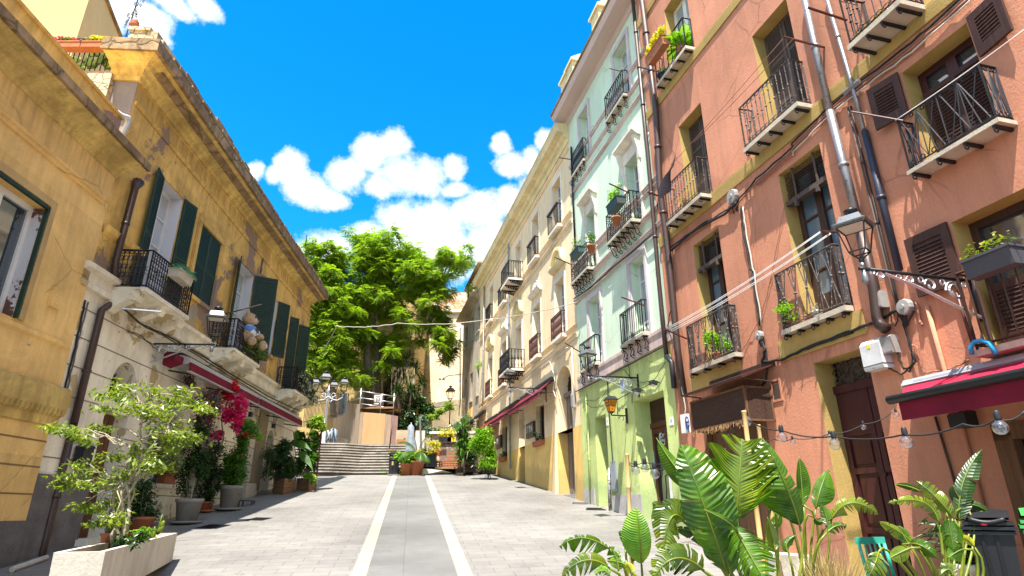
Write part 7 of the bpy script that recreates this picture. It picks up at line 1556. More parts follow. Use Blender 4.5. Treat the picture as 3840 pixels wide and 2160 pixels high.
m = MB(); A_, B_ = W(*zH(1738, 845), yb3+.6), W(*zH(1800, 800), yb3+.6); m.raw([A_, V((B_.x, yb3+.6, A_.z)), B_, A_+V((0, .04, 0)), V((B_.x, yb3+.64, A_.z)), B_+V((0, .04, 0))], [(0, 1, 2), (5, 4, 3), (0, 1, 4, 3), (1, 2, 5, 4), (2, 0, 3, 5)]); tag(m.build('red_fabric', crim), 'triangular piece of crimson fabric behind the low armchair', 'fabric')
wbox('wooden_platform', planter_w, 'dark edged wooden platform carrying the pallet sofa and the armchair', 'platform', zH(1375, 996), zH(1925, 1012), 34.9, 2.4)
wbox('platform_step', woodm('dark_step_wood', (.05, .03, .025)), 'dark plank step in front of the wooden platform by the climbing shrub', 'step', zH(1690, 1014), zH(1935, 1048), 34.5, .5)
m = MB(); a, b = WG(*zH(1345, 1078)), WG(*zH(1690, 1064)); c1, c2 = W(*zH(1355, 1010), 34.6), W(*zH(1560, 1030), 34.6)
m.raw([a, b, c2, c1, a+V((0, .8, 0)), b+V((0, .8, 0)), c2+V((0, .8, 0)), c1+V((0, .8, 0))], [(0, 1, 2, 3), (4, 5, 6, 7), (3, 2, 6, 7), (1, 2, 6, 5), (0, 3, 7, 4)]); tag(m.build('concrete_ramp', concrete), 'pale concrete wedge ramp between the terracotta pots and the platform', 'ramp')
wbox('shelf_table', brown_w, 'dark shelf in front of the rubble wall carrying the yellow plants', 'shelf', zH(1525, 742), zH(1690, 752), 36.6, .6); wbox('stone_counter', surf('mottled_counter', (.20, .14, .11), var=.3, patch=((.4, .33, .27), .6, 3)), 'mottled dark counter below the shelf with the yellow plants', 'counter', zH(1530, 753), zH(1690, 820), 36.7, .5, zb=1.6)
for p, w_, lab, pm in ((zH(1580, 742), .75, 'dark trough of yellow flowers on the shelf, left one', black_p), (zH(1645, 742), .5, 'yellow trough of flowers on the shelf, right one', surf('yellow_trough', (.7, .5, .05)))):
    A_ = W(*p, 36.7); t = thing('flower_box', lab, 'flower box', A_); m = MB(); m.box(A_.x-w_/2, A_.x+w_/2, 36.7, 36.95, A_.z, A_.z+.28); m.build('box', pm, t); m = MB(); clump(m, A_+V((0, .1, .5)), w_*.7, .2, .28, 260, .14, .05, 7); m.build('flowers', L_yel, t, recalc=False)
# litter bin
c = WG(*zH(1060, 1078)); t = thing('litter_bin', 'dark grey litter bin with a hooded lid at the top of the paved path', 'litter bin', c)
def sqloft(rs, mat, nm, par, c, rz=.12, k=4, rk=1):
    rs = [(r*rk, z) for r, z in rs]
    m = MB(); n = len(rs); vs = [c+V((r*cos(rz+pi/k+2*pi/k*i), r*sin(rz+pi/k+2*pi/k*i), z)) for r, z in rs for i in range(k)]
    m.raw(vs, [(i*k+j, i*k+(j+1) % k, (i+1)*k+(j+1) % k, (i+1)*k+j) for i in range(n-1) for j in range(k)]+[tuple(range(k-1, -1, -1)), tuple(range(k*(n-1), k*n))]); return m.build(nm, mat, par)
hB = (W(*zH(1060, 840), c.y).z-c.z); q = hB/1.0
sqloft([(.56*q, 0), (.58*q, .03*q)], concrete, 'base', t, c, rk=.6); sqloft([(.45*q, .03*q), (.50*q, .60*q), (.55*q, .62*q), (.55*q, .70*q), (.50*q, .72*q)], bin_m, 'container', t, c, rk=.6); sqloft([(.42*q, .72*q), (.42*q, .84*q)], dark, 'opening', t, c, rk=.6)
sqloft([(.5*q, .88*q), (.56*q, .9*q), (.3*q, .98*q), (.06*q, 1.0*q)], bin_m, 'lid', t, c, rk=.6)
m = MB(); 
for i in range(4): a = .12+pi/4+pi/2*i; m.box(c.x+cos(a)*.27*q-.025, c.x+cos(a)*.27*q+.025, c.y+sin(a)*.27*q-.025, c.y+sin(a)*.27*q+.025, c.z+.7*q, c.z+.9*q)
m.build('lid_post', bin_m, t); m = MB(); m.box(c.x-.07, c.x+.03, c.y-.235*q, c.y-.205*q, c.z+.40*q, c.z+.56*q); m.build('label', surf('gold_label', (.42, .28, .08), rough=.4), t)
# potted palms etc. at the end of the path
pot(WG(*zH(1187, 1080)), .34, .62, terr_m, 'potted_plant', 'leafy plant in the smaller square terracotta pot beside the litter bin', 'potted plant', L_lime, .55, .45, 420, .22, .10, square=0)
c = WG(*zH(1290, 1078)); t = pot(c, .42, .75, terr_m, 'potted_palm', 'potted palm with drooping fronds in the larger round terracotta pot', 'potted palm', L_yel, .5, .4, 200, .3, .04)
def palm(c, n, L_, mat, par, el0=.9, w=.22, droop=.2, rng=None):
    m = MB()
    for i in range(n):
        a = 2*pi*i/n+rnd(-.3, .3); el = rnd(el0*.6, el0*1.3); d = V((cos(a)*cos(el), sin(a)*cos(el), sin(el))); p = V(c); l_ = L_*rnd(.75, 1.1)
        for j in range(12):
            q = p+d*(l_/12); d = (d-V((0, 0, droop))).normalized(); sd = d.cross(V((0, 0, 1))).normalized(); ww = w*sin(pi*(j+1.5)/14)
            m.raw([p+sd*.01, q+sd*.008, q-sd*.008, p-sd*.01], [(0, 1, 2, 3)])
            for sg in (-1, 1):
                for o_ in (.0, .33, .66): e_ = p.lerp(q, o_); m.raw([e_, e_+sd*sg*ww*.6+d*.05-V((0, 0, ww*.25)), e_+sd*sg*ww*1.3+d*.12-V((0, 0, ww*1.0)), e_+d*.03], [(0, 1, 2, 3)])
            p = q
    return m.build('fronds', mat, par, recalc=False)
palm(c+V((0, 0, 1.0)), 9, 1.7, L_mid, t, 1.1, .24, .2)
bush('yellow flowering shrub rising behind the pots at the end of the path', [(1022, 1180, 10, 22), (1010, 1200, 8, 20), (1018, 1145+20, 7, 14)], 34.6, L_yel, 600, .16, .09, dy=.4)
bush('yellow flowering shrub between the stone slab and the rubble wall', [(1075, 1165, 16, 22), (1070, 1195, 14, 20)], 36.4, L_yel, 900, .16, .07, dy=.5)
c = W(*zH(1405, 990), 34.9); t = thing('tall_planter', 'tall dark grey planter with yellow flowers beside the platform', 'planter', c); m = MB(); m.prism([(0, 0), (0, 1)], 0, 0) if 0 else m.slab([(c.x-.45, 34.9), (c.x+.42, 34.9), (c.x+.42, 35.5), (c.x-.45, 35.5)], gz(34.8), W(*zH(1405, 830), 34.9).z); m.build('box', bin_m, t); m = MB(); clump(m, W(*zH(1445, 805), 34.8), .5, .3, .4, 260, .16, .09, 7); m.build('flowers', L_yel, t, recalc=False)
bush('tall palm-like plant with dark arching leaves left of the green climbing shrub', [(1165, 1130, 22, 24), (1160, 1095, 12, 22), (1178, 1150, 18, 20)], 34.4, L_dark, 1000, .2, .1, dy=.6)
t = thing('cordyline', 'spiky green cordyline in front of the grey house', 'cordyline', W(1165, 1190, 34)); m = MB()
for x, y_ in ((1165, 1075), (1170, 1110), (1158, 1130), (1180, 1130), (1165, 1150)): rosette(m, W(x, y_, 34), 60, .9, .035, .3, -.4, 1.4)
m.build('leaves', L_mid, t, recalc=False); tubew([W(1168, 1190, 34), W(1165, 1075, 34)], .06, bark, 'stem', t)
# climbing shrub in black pots against the peach house
t = thing('climbing_shrub', 'tall bright green leafy shrub in two black pots against the peach house', 'shrub', WG(1225, 1194)); m = MB()
for bx, by, rx, ry in ((1225, 1100, 24, 20), (1215, 1130, 26, 22), (1232, 1150, 22, 26), (1205, 1110, 20, 20), (1224, 1175-8, 20, 20), (1212, 1090, 14, 16), (1196, 1128, 16, 18), (1232, 1120, 16, 26)): clump(m, W(bx, by, 31.2), rx/48, .45, ry/48, 620, .13, .075, 8, shell=.4)
m.build('foliage', L_lime, t, recalc=False); m = MB(); m.smooth = True
for x in (1213, 1229): c = WG(x, 1193); m.lathe(c, [(.24, 0), (.3, .5), (.33, .52), (.33, .56), (.28, .56)], 14, True)
m.build('pots', black_p, t); m = MB()
for i in range(6): m.tube([WG(1222, 1193)+V((rnd(-.2, .2), .1, .5)), W(1222+rnd(-14, 12), 1130, 31.3)], .025, 4, w=True)
m.build('stems', bark, t)
# grey folded barriers at the left of the steps
t = thing('folded_barriers', 'stack of pale blue-grey folded metal barriers at the top left of the steps', 'barrier', W(*zH(400, 765), 38.2))
gp_ = surf('barrier_paint', (.24, .29, .35), rough=.45, var=.1); m = MB(); m.smooth = True
for p, q in (((360, 640), (345, 765)), ((400, 625), (430, 765)), ((430, 640), (375, 765)), ((440, 615), (440, 765)), ((475, 615), (482, 765)), ((355, 640), (400, 690)), ((440, 616), (476, 618))): m.tube([W(*zH(*p), 38.2), W(*zH(*q), 38.3)], .06, 6, w=True)
m.build('frame', gp_, t); m = MB(); A_, B_ = W(*zH(437, 625), 38.35), W(*zH(483, 765), 38.35); m.box(A_.x, B_.x, 38.35, 38.45, B_.z, A_.z); m.build('panel', gp_, t)
m = MB(); m.smooth = True; m.lathe(W(*zH(345, 765), 37.7), [(.2, 0), (.22, .5), (.12, .75), (.15, 1.0), (.05, 1.1)], 10, True); tag(m.build('bollard', gp_), 'squat pale grey bollard left of the folded barriers', 'bollard')

# ================================================= BRACKET LANTERNS
def bracket_lamp(F, lab, wall_px, head_px, n, s, foot=True, zb=None, sc=1, rz=.5):
    """ornate arm from the wall to a lantern standing on its tip"""
    hs, hz = F.px(head_px, n); t = thing('bracket_lantern', lab, 'street lantern', F(hs, 0, hz)); z = hz
    m = MB(F); m.smooth = True; m.tube([(hs, 0, z), (hs, n+.06, z)], .024*sc, 8)
    m.box(hs-.03, hs+.03, 0, .03, z-.55*sc, z+.1); m.build('arm', iron, t)
    m = MB(F); U, Vv = (0, 1, 0), (0, 0, 1)
    m.tube([(hs, .03, z-.5*sc), (hs, .25*n, z-.36*sc), (hs, .55*n, z-.16*sc), (hs, .82*n, z-.03)], .02*sc, 6)
    for (a, b, r, sp_) in ((.20, -.17, .15, .4), (.20, -.17, .09, 1), (.42, -.12, .09, .4), (.60, -.08, .06, .4), (.86, -.07, .06, .3), (.93, -.03, .03, 1)): m.ring((hs, a*n, z+b*sc), U, Vv, r*sc, r*sc, .016*sc, 14, 0, 2*pi, sp_)
    for a in (.1, .3, .5, .7): m.ring((hs, a*n, z-.06*sc), U, Vv, .04*sc, .04*sc, .012*sc, 8)
    m.build('scrollwork', silver, t)
    lantern_head(t, F(hs, n, z+.16*sc), s, lamp_lid, rz=rz)
    m = MB(F); m.smooth = True; m.tube([(hs, n, z), (hs, n, z+.08*sc)], .03, 6); m.lathe((hs, n, z-.2*sc), [(.025*sc, 0), (.05*sc, .03), (.035*sc, .1*sc), (.02, .2*sc)], 8); m.build('drop_finial', lamp_lid, t)
    return t
bracket_lamp(RF, 'large black street lantern on an ornate iron bracket in front of the terracotta house', None, i4(1600, 1160), 1.75, .68, rz=.75)
bracket_lamp(GF, 'black street lantern on an ornate bracket at the corner of the lime and peach houses', None, zG(1415, 290), 1.5, .68, rz=.6)
bracket_lamp(GF, 'black street lantern on a pale scrolled bracket above the awnings of the peach house', None, zG(622, 410), 1.6, .72, rz=.5)
bracket_lamp(L, 'black street lantern on the left wall next to the teddy bear balcony', None, zC(850, 1052), 1.55, .9, rz=.3)
# the bar's amber lantern
hs, hz = GF.px(zG(1645, 690), .5); t = thing('bar_lantern', 'small lantern with amber lettered glass on the lime wall', 'lantern', GF(hs, .5, hz))
sw = GF.s(zG(1718, 700), .0); m = MB(GF); m.box(hs-.03-.0, hs+.03, 0, .05, hz-.22, hz+.22); m.tube([(hs, .04, hz), (hs, .5, hz)], .02, 6); m.ring((hs, .18, hz-.09), (0, 1, 0), (0, 0, 1), .09, .09, .01, 12, 0, 1.5*pi, .5); m.tube([(hs, .5, hz), (hs, .5, hz+.1)], .02, 5); m.build('bracket', black_p, t)
c = GF(hs, .5, hz+.1); k = 4; rz_ = radians(14)
sqloft([(.10, 0), (.19, .33)], surf('amber_glass', (.75, .26, .015), rough=.3, var=.15, vs=5, bump=.05), 'amber_glass', t, c, rz_); sqloft([(.24, .33), (.24, .35), (.15, .44), (.04, .46)], black_p, 'lid', t, c, rz_); sqloft([(.02, -.06), (.11, -.01), (.11, .005)], black_p, 'foot', t, c, rz_)
m = MB()
for i in range(4): a = rz_+pi/4+pi/2*i; m.tube([c+V((cos(a)*.102, sin(a)*.102, 0)), c+V((cos(a)*.192, sin(a)*.192, .33))], .009, 4, w=True)
m.build('glazing_bars', black_p, t)
for fa in (rz_-pi/2, rz_+pi):
    o_ = V((cos(fa), sin(fa), 0)); sd = V((-sin(fa), cos(fa), 0)); tl = .0
    for txt, zz, sz in (('Dry', .25, .09), ('Hop', .175, .085), ('B', .08, .06)):
        rr = (.10+.09*zz/.33)*cos(pi/4)+.004; text3(txt, lambda x, y, z2: c+o_*(rr+y+z2*.17)+sd*x+V((0, 0, zz+z2)), sz, black_p, 'lettering', t, .001)
# ================================================= PLANTS ALONG THE LEFT WALL
def Ly(p, n): s, z = L.px(p, n); return L(s, n, z).y
def lbush(lab, pts, n, mat, cnt, ls, lw, **k): return bush(lab, pts, Ly((pts[0][0], pts[0][1]), n), mat, cnt, ls, lw, **k)
def gpot(px, lab, r, h, mat, fol, blobs, cnt, ls, lw, cat='potted plant', flow=None, fcnt=0, fblobs=None, fs=.06, name='potted_plant', dy=.5, sauc=1, stems=4):
    c = WG(*px); t = thing(name, lab, cat, c); m = MB(); m.smooth = True; m.lathe(c, [(r*.74, 0), (r*.96, h*.84), (r*1.04, h*.85), (r*1.07, h), (r*.95, h), (r*.9, h*.92)], 16, True)
    if sauc: m.lathe(c, [(r*.95, .0), (r*1.2, .02), (r*1.22, .07), (r*.8, .06)], 16, True)
    m.build('pot', mat, t); y = c.y; k = y/1505; m = MB(); b = MB()
    for bx, by, rx, ry in blobs:
        cc = W(bx, by, y); clump(m, cc, rx*k, dy, ry*k, int(cnt*1.6*rx*ry/sum(q[2]*q[3] for q in blobs)), ls*1.15, lw*1.15, 8, shell=.4)
        for _ in range(stems): b.tube([c+V((rnd(-.1, .1)*r, 0, h*.9)), (c+V((0, 0, h))).lerp(cc, .6)+V((rnd(-.1, .1), 0, 0)), cc+V((rnd(-.5, .5)*rx*k, rnd(-.2, .2), rnd(-.3, .8)*ry*k))], [.018, .012, .004], 4, w=True)
    m.build('foliage', fol, t, recalc=False); b.build('stems', bark_p, t)
    if flow:
        m = MB()
        for bx, by, rx, ry in fblobs: clump(m, W(bx, by, y-.1), rx*k, dy*.9, ry*k, fcnt, fs, fs*.9, 9, shell=.3)
        m.build('flowers', flow, t, recalc=False)
    return t
I = lambda x, y, rx, ry: (*i2(x, y), rx*.5, ry*.5)
gpot(i2(700, 1248), 'dark leafy shrub in a ribbed terracotta pot just behind the white planter', .27, .42, terr_m, L_dark, [I(690, 1110, 45, 60), I(720, 1040, 45, 70), I(740, 1150, 40, 40)], 1400, .08, .04)
gpot(i2(935, 1185), 'tall thin dark shrub in the large grey pot near the left wall', .33, .62, potgrey, L_dark, [I(930, 960, 50, 90), I(960, 840, 50, 90), I(900, 880, 40, 60), I(990, 740, 50, 80), I(1000, 900, 50, 90)], 3200, .075, .035, dy=.35)
gpot(i2(1020, 1128), 'bushy dark shrub in the low terracotta pot on the step between the two grey pots', .26, .3, terr_m, L_dark, [I(1040, 1020, 55, 70), I(1040, 920, 60, 70), I(1060, 820, 55, 80), I(1080, 960, 50, 80)], 4200, .07, .035, dy=.4)
gpot(i2(1148, 1118), 'tall green climbing plant with red flowers in the second grey pot', .33, .72, potgrey, L_mid, [I(1180, 950, 55, 80), I(1190, 840, 60, 90), I(1230, 720, 55, 60), I(1160, 920, 50, 90), I(1215, 790, 40, 50)], 5200, .08, .045, flow=L_red, fcnt=60, fblobs=[I(1242, 740, 20, 18)], fs=.1, dy=.4)
lbush('lime green leafy top of a climber glowing in the sun beside the red flowers', [I(1275, 700, 30, 22), I(1300, 745, 26, 20), I(1240, 675, 24, 18)], .9, L_lime, 900, .09, .05, dy=.35, name='climber', cat='climbing plant')
t = lbush('bougainvillea with magenta and dark red bracts climbing under the awning', [I(1010, 560, 60, 60), I(1080, 540, 40, 50), I(1000, 640, 40, 60), I(1060, 620, 50, 50), I(960, 470, 30, 40), I(1040, 740, 50, 70)], .7, leafm('wine_leaves', (.10, .03, .02), (.05, .02, .012), .3), 3400, .07, .04, name='bougainvillea', cat='bougainvillea', dy=.35)
yb5 = Ly(i2(1180, 600), .9); k = yb5/1505
for nm, ml, bl, cn in (('flowers', L_pink, [I(1170, 590, 60, 80), I(1190, 670, 45, 60), I(1200, 600, 40, 70), I(1085, 600, 18, 16), I(1040, 655, 26, 20), I(1090, 740, 28, 20), I(1150, 640, 30, 35)], 330), ('red_flowers', L_red, [I(1165, 492, 30, 22), I(1130, 520, 22, 20), I(1150, 545, 22, 18), I(1080, 550, 18, 30), I(930, 510, 16, 16)], 330)):
    m = MB()
    for bx, by, rx, ry in bl: clump(m, W(bx, by, yb5), rx*k, .22, ry*k, cn, .10, .085, 12, shell=.6)
    m.build(nm, ml, t, recalc=False)
m = MB()
for p, q in (((1010, 1100), (990, 640)), ((1060, 1100), (1060, 600)), ((1080, 900), (1150, 560))): a, b = W(*i2(*p), yb5), W(*i2(*q), yb5); m.tube([a, a.lerp(b, .4)+V((.1, 0, 0)), a.lerp(b, .7)-V((.1, 0, 0)), b], .02, 5, w=True)
m.build('vines', bark, t)
s_, z_ = L.px(i2(835, 975), -.1); trough(L, s_-.35, s_+.35, -.08, nich[2]+.0, terr_m, 'niche_pot', 'terracotta trough with a yellowish shrub standing in the wall niche', 'potted plant', L_fig, None, .28, .24, 200, .5, None, .08, .035, .1)
lbush('yellow-green fine leaved shrub spreading in front of the wall niche', [I(840, 830, 70, 60), I(880, 780, 50, 50), I(800, 790, 50, 50), I(860, 900, 40, 30), I(760, 900, 40, 30), I(900, 850, 40, 50)], .5, leafm('olive_leaves', (.20, .22, .03), (.10, .12, .02)), 3600, .075, .025, dy=.4)
# timber planters with plants and the leafy screen
def wplanter(p_near, p_far, p_in, h, lab):
    A_, B_, C_ = WG(*p_near), WG(*p_far), WG(*p_in); t = thing('wooden_planter', lab, 'planter', A_)
    m = MB(); z0_ = min(A_.z, B_.z, C_.z); D2 = C_+(B_-A_)
    P4 = [A_, B_, D2, C_]; n = 6
    for j in range(n): m.slab([(v.x, v.y) for v in P4], A_.z+h*j/n, A_.z+h*(j+.88)/n)
    m.build('planks', planter_w, t); return A_, B_, C_, t
wplanter(i3(555, 1438), i3(715, 1395), i3(412, 1415), .62, 'wooden planter box of dark leafy plants at the far end of the left wall')
wplanter(i3(880, 1392), i3(968, 1372), i3(720, 1380), .55, 'wooden planter box under the leafy screen next to the steps')
J = lambda x, y, rx, ry: (*i3(x, y), rx*.194, ry*.194)
yl = WG(*i3(600, 1420)).y
bush('dark strap leaved plants filling the first wooden planter', [J(520, 1100, 90, 150), J(600, 950, 90, 160), J(450, 980, 80, 120), J(650, 1120, 70, 120), J(560, 800, 80, 100)], yl, L_dark, 3600, .22, .04, dy=.5)
bush('wispy dark shrub standing before the last pointed arch', [J(350, 1000, 60, 200), J(390, 900, 60, 80), J(330, 1150, 50, 100)], yl-1.2, L_dark, 1800, .14, .025, dy=.4)
t = thing('banana_plant', 'dark broad leaved plant between the wooden planters and the leafy screen', 'plant', WG(*i3(700, 1390))); m = MB()
for x, y_, a in ((640, 760, .3), (700, 700, 1.2), (740, 900, -.3), (690, 850, 2), (780, 880, -.6), (720, 780, .5), (660, 900, 2.4)):
    c = W(*i3(x, y_), yl+.3); d = V((cos(a), -.2, sin(a)*.6)); sd = V((-sin(a)*.3, .3, .8)).normalized()*.16
    for i in range(6):
        t0, t1 = i/6, (i+1)/6; w0, w1_ = sin(pi*t0**.7), sin(pi*t1**.7); dr_ = V((0, 0, -.5)); p0_, p1_ = c+d*.8*t0+dr_*t0*t0, c+d*.8*t1+dr_*t1*t1; m.raw([p0_-sd*w0, p0_+sd*w0, p1_+sd*w1_, p1_-sd*w1_], [(0, 1, 2, 3)])
m.build('leaves', L_mid, t, recalc=False)
t = thing('trellis_screen', 'leafy trellis screen hung with fresh green climbers at the top of the left wall', 'trellis', WG(*i3(900, 1380))); ys_ = WG(*i3(880, 1385)).y
m = MB(); A_, B_ = W(*i3(690, 620), ys_), W(*i3(985, 1250), ys_); z = B_.z
for i in range(9):
    m.bar(A_.lerp(V((B_.x, ys_, A_.z)), i/8), V((A_.x+(B_.x-A_.x)*((i+3) % 9)/8, ys_, B_.z)), .014); m.bar(A_.lerp(V((B_.x, ys_, A_.z)), i/8), V((A_.x+(B_.x-A_.x)*((i+6) % 9)/8, ys_, B_.z)), .014)
m.bar((B_.x, ys_, B_.z-.5), W(*i3(1060, 560), ys_), .035); m.build('lattice', rail_w, t)
m = MB(); kk = ys_/1505
for bx, by, rx, ry in (J(780, 680, 70, 100), J(860, 780, 80, 100), J(900, 900, 80, 100), J(830, 950, 90, 110), J(960, 760, 60, 90), J(900, 1060, 70, 90), J(970, 640, 60, 60), J(780, 1060, 70, 90), J(970, 960, 40, 80)): clump(m, W(bx, by, ys_), rx*kk, .3, ry*kk, 480, .13, .08, 8, shell=.35)
m.build('foliage', L_mid, t, recalc=False)
bush('fresh green creeper rising above the trellis beside the street lamp', [J(970, 450, 60, 60), J(930, 520, 60, 60), J(1040, 480, 50, 60), J(1020, 540, 60, 50), J(1060, 560, 40, 50)], ys_, L_tree, 1500, .13, .08, dy=.3, name='creeper', cat='climbing plant')
bush('small yellow-green plant spilling over the front of the second wooden planter', [J(900, 1190, 60, 40), J(860, 1180, 50, 30), J(940, 1240, 30, 60)], ys_-.5, L_lime, 500, .1, .06, dy=.25)
m = MB(); P_ = [i2(1190, 1070), i2(1268, 1072), i2(1268, 1088)]; a, b = WG(*i2(1200, 1100)), WG(*i2(1265, 1092)); z = W(*i2(1195, 1068), a.y).z
m.slab([(a.x-.1, a.y-.1), (b.x, b.y-.2), (b.x+.02, b.y+.25), (a.x-.1, a.y+.3)], z-.03, z)
for v in (a, b, a+V((0, .3, 0)), b+V((-.05, .3, 0))): m.bar((v.x, v.y, z), (v.x, v.y, v.z), .025)
tag(m.build('low_bench', black_p), 'small low black bench between the second grey pot and the wooden planters', 'bench')
c = WG(*i2(1210, 1060)); m = MB(); m.slab([(c.x-.6, c.y), (c.x+.15, c.y), (c.x+.15, c.y+.9), (c.x-.6, c.y+.9)], c.z, c.z+.55); tag(m.build('stone_trough', concrete), 'pale stone trough against the left wall behind the low bench', 'trough')
# ------------------------------------------------ long white planter with the small fig tree
B3 = WG(439, 1412); zp = W(446.5, 1340.5, B3.y).z
def atz(p, z): r = ray(*p); return r*(z/r.z)
C_ = atz((446.5, 1340.5), zp); B_ = atz((265, 1387), zp); A_ = atz((192.5, 1394.5), zp)
zp = C_.z; w_ = (A_-B_); lng = C_-B_; lng.z = 0; sd_ = V((-lng.y, lng.x, 0)).normalized()*min(max(w_.length, .4), .75)
if (A_-B_).dot(sd_) < 0: sd_ = -sd_
B_ = V((B_.x, B_.y, zp)); C_ = V((C_.x, C_.y, zp)); e_ = lng.normalized()*.06; f_ = sd_.normalized()*.06
t = thing('white_planter', 'long white concrete planter trough at the lower left holding a small tree and cacti', 'planter', (B_.x, B_.y, gz(B_.y)))
m = MB(); h_ = zp-gz(C_.y); zb_ = min(gz(B_.y), gz(C_.y))+.05
o4 = [B_, C_, C_+sd_, B_+sd_]; i4_ = [B_+e_+f_, C_-e_+f_, C_+sd_-e_-f_, B_+sd_+e_-f_]
lo4 = [V((v.x, v.y, zp-h_*.98)) for v in [p+(q-p).normalized()*.05 for p, q in zip(o4, [o4[2], o4[3], o4[0], o4[1]])]]
ii = [V((v.x, v.y, zp-.1)) for v in i4_]
m.raw(lo4+o4+i4_+ii, [(a+j, a+(j+1) % 4, a+4+(j+1) % 4, a+4+j) for a in (0, 4, 8) for j in range(4)]+[(0, 1, 2, 3)]); m.build('trough', surf('white_concrete', (.62, .56, .46), var=.06, vs=2, grime=.4, drip=.35, bump=.3, bs=30), t)
m = MB(); m.raw([V((v.x, v.y, zp-.07)) for v in i4_], [(0, 1, 2, 3)]); m.build('soil', soil, t)
mid_ = B_.lerp(C_, .28)+sd_*.5
ft = thing('small_fig_tree', 'spreading small tree with pale twisting branches and yellow-green leaves in the white planter', 'tree', V((mid_.x, mid_.y, zp)))
yt = mid_.y
FB = [(1200, 20, 95, 55), (1050, 105, 150, 45), (1110, 240, 160, 55), (1350, 215, 110, 70), (1280, 120, 90, 60), (1530, 60, 90, 60), (1480, 280, 70, 60), (1640, 250, 120, 70), (1850, 70, 120, 55), (1950, 190, 150, 45), (2080, 250, 80, 30), (1760, 170, 90, 60), (560, 440, 80, 30), (720, 450, 60, 45), (840, 560, 80, 45), (1010, 430, 60, 30), (800, 480, 60, 30), (1120, 720, 100, 50), (1400, 660, 100, 70), (1560, 430, 120, 90), (1760, 390, 120, 80), (1850, 560, 110, 60), (1650, 640, 130, 70), (1500, 780, 140, 70), (1640, 830, 90, 50), (1240, 900, 80, 50), (1380, 850, 80, 60), (650, 930, 95, 55), (790, 800, 50, 45), (880, 880, 90, 60), (960, 1000, 130, 50), (1120, 960, 60, 60), (680, 1010, 60, 40), (860, 1210, 55, 25), (960, 1250, 45, 25), (1100, 1180, 70, 50), (1240, 1120, 60, 60), (1160, 1330, 80, 70), (1000, 1390, 40, 30), (1930, 500, 60, 50), (1690, 500, 90, 60)]
def figleaves(m, c, rx, ry, rz_, n, ls):
    vs, fs = [], []
    for _ in range(n):
        p = c+V((R.gauss(0, .45)*rx, R.gauss(0, .45)*ry, R.gauss(0, .45)*rz_)); a = rnd(0, 2*pi); d = V((cos(a), sin(a), rnd(-1.4, .1))).normalized(); u = d.cross(V((rnd(-.6, .6), rnd(-.6, .6), 1))).normalized(); l_ = ls*rnd(.6, 1.2); n_ = d.cross(u)*l_*.12; b = len(vs)
        vs += [p, p+d*l_*.4+u*l_*.24+n_, p+d*l_*.45, p+d*l_*.4-u*l_*.24+n_, p+d*l_]; fs += [(b, b+1, b+2), (b, b+2, b+3), (b+1, b+4, b+2), (b+2, b+4, b+3)]
    m.raw(vs, fs)
m = MB(); mb_ = MB(); mb_.smooth = True; root_ = V((mid_.x, mid_.y, zp-.08)); cents = []
for bx, by, rx, ry in FB:
    px, py = zD(bx, by); yy = yt+rnd(-.45, .45); k = yy/1505; cents.append((W(px, py, yy), rx*.25*k, ry*.25*k))
for c, rx, ry in cents: figleaves(m, c, rx*1.15, .28, ry*1.2, 78, .09)
forks = [root_+V((rnd(-.06, .06), rnd(-.06, .06), 0)) for _ in range(5)]
nodes = [(W(*zD(1420, 560), yt), .045), (W(*zD(1300, 620), yt-.1), .035), (W(*zD(1330, 980), yt), .05), (W(*zD(1600, 500), yt+.2), .035), (W(*zD(1450, 200), yt), .03), (W(*zD(1230, 1000), yt-.1), .04)]
def twig(a, b, r0, r1_, wob=.05, n=5): mb_.tube([a.lerp(b, i/n)+V((rnd(-wob, wob), rnd(-wob, wob), rnd(-wob, wob)+.12*sin(pi*i/n)*(b-a).length*.3)) if 0 < i < n else (a if i == 0 else b) for i in range(n+1)], [r0+(r1_-r0)*i/n for i in range(n+1)], 6, w=True)
for nd, r in (nodes[2], nodes[5]): [twig(f, nd+V((rnd(-.08, .08), 0, rnd(-.1, .1))), .022, .014) for f in forks[:3]]
twig(nodes[2][0], nodes[0][0], .02, .015); twig(nodes[2][0], nodes[1][0], .018, .013); twig(nodes[2][0], nodes[3][0], .02, .013); twig(nodes[0][0], nodes[4][0], .014, .01)
for c, rx, ry in cents:
    nd = min(nodes, key=lambda q: (q[0]-c).length+(.8 if q[0].z > c.z+.2 else 0)); twig(nd[0], c, .011, .004, .05)
    for _ in range(2): e = c+V((rnd(-1, 1)*rx, rnd(-.2, .2), rnd(-.6, 1)*ry)); twig(c, e, .006, .003, .02, 3)
m.build('foliage', L_fig, ft, recalc=False); mb_.build('branches', bark_p, ft, recalc=False)
pot(atz(i2(545, 1312), zp-.08)+V((0, 0, -.0)), .12, .19, terr_m, 'small_pot', 'small terracotta pot at the near end of the white planter', 'pot', L_mid, .08, .06, 60, .07, .03, stems=3)
c = atz(i2(770, 1262), zp-.05); t = thing('cactus', 'pale green flat cactus with upright stems in the white planter', 'cactus', c); m = MB(); m.smooth = True
k = (B_-c).length/1505*8.5/8.5; yy = c.y
for p, q, r in (((790, 1230), (818, 1140), .018), ((772, 1240), (780, 1200), .02), ((760, 1250), (750, 1215), .03)): m.tube([W(*i2(*p), yy), W(*i2(*q), yy)], [r, r*.6], 6, w=True)
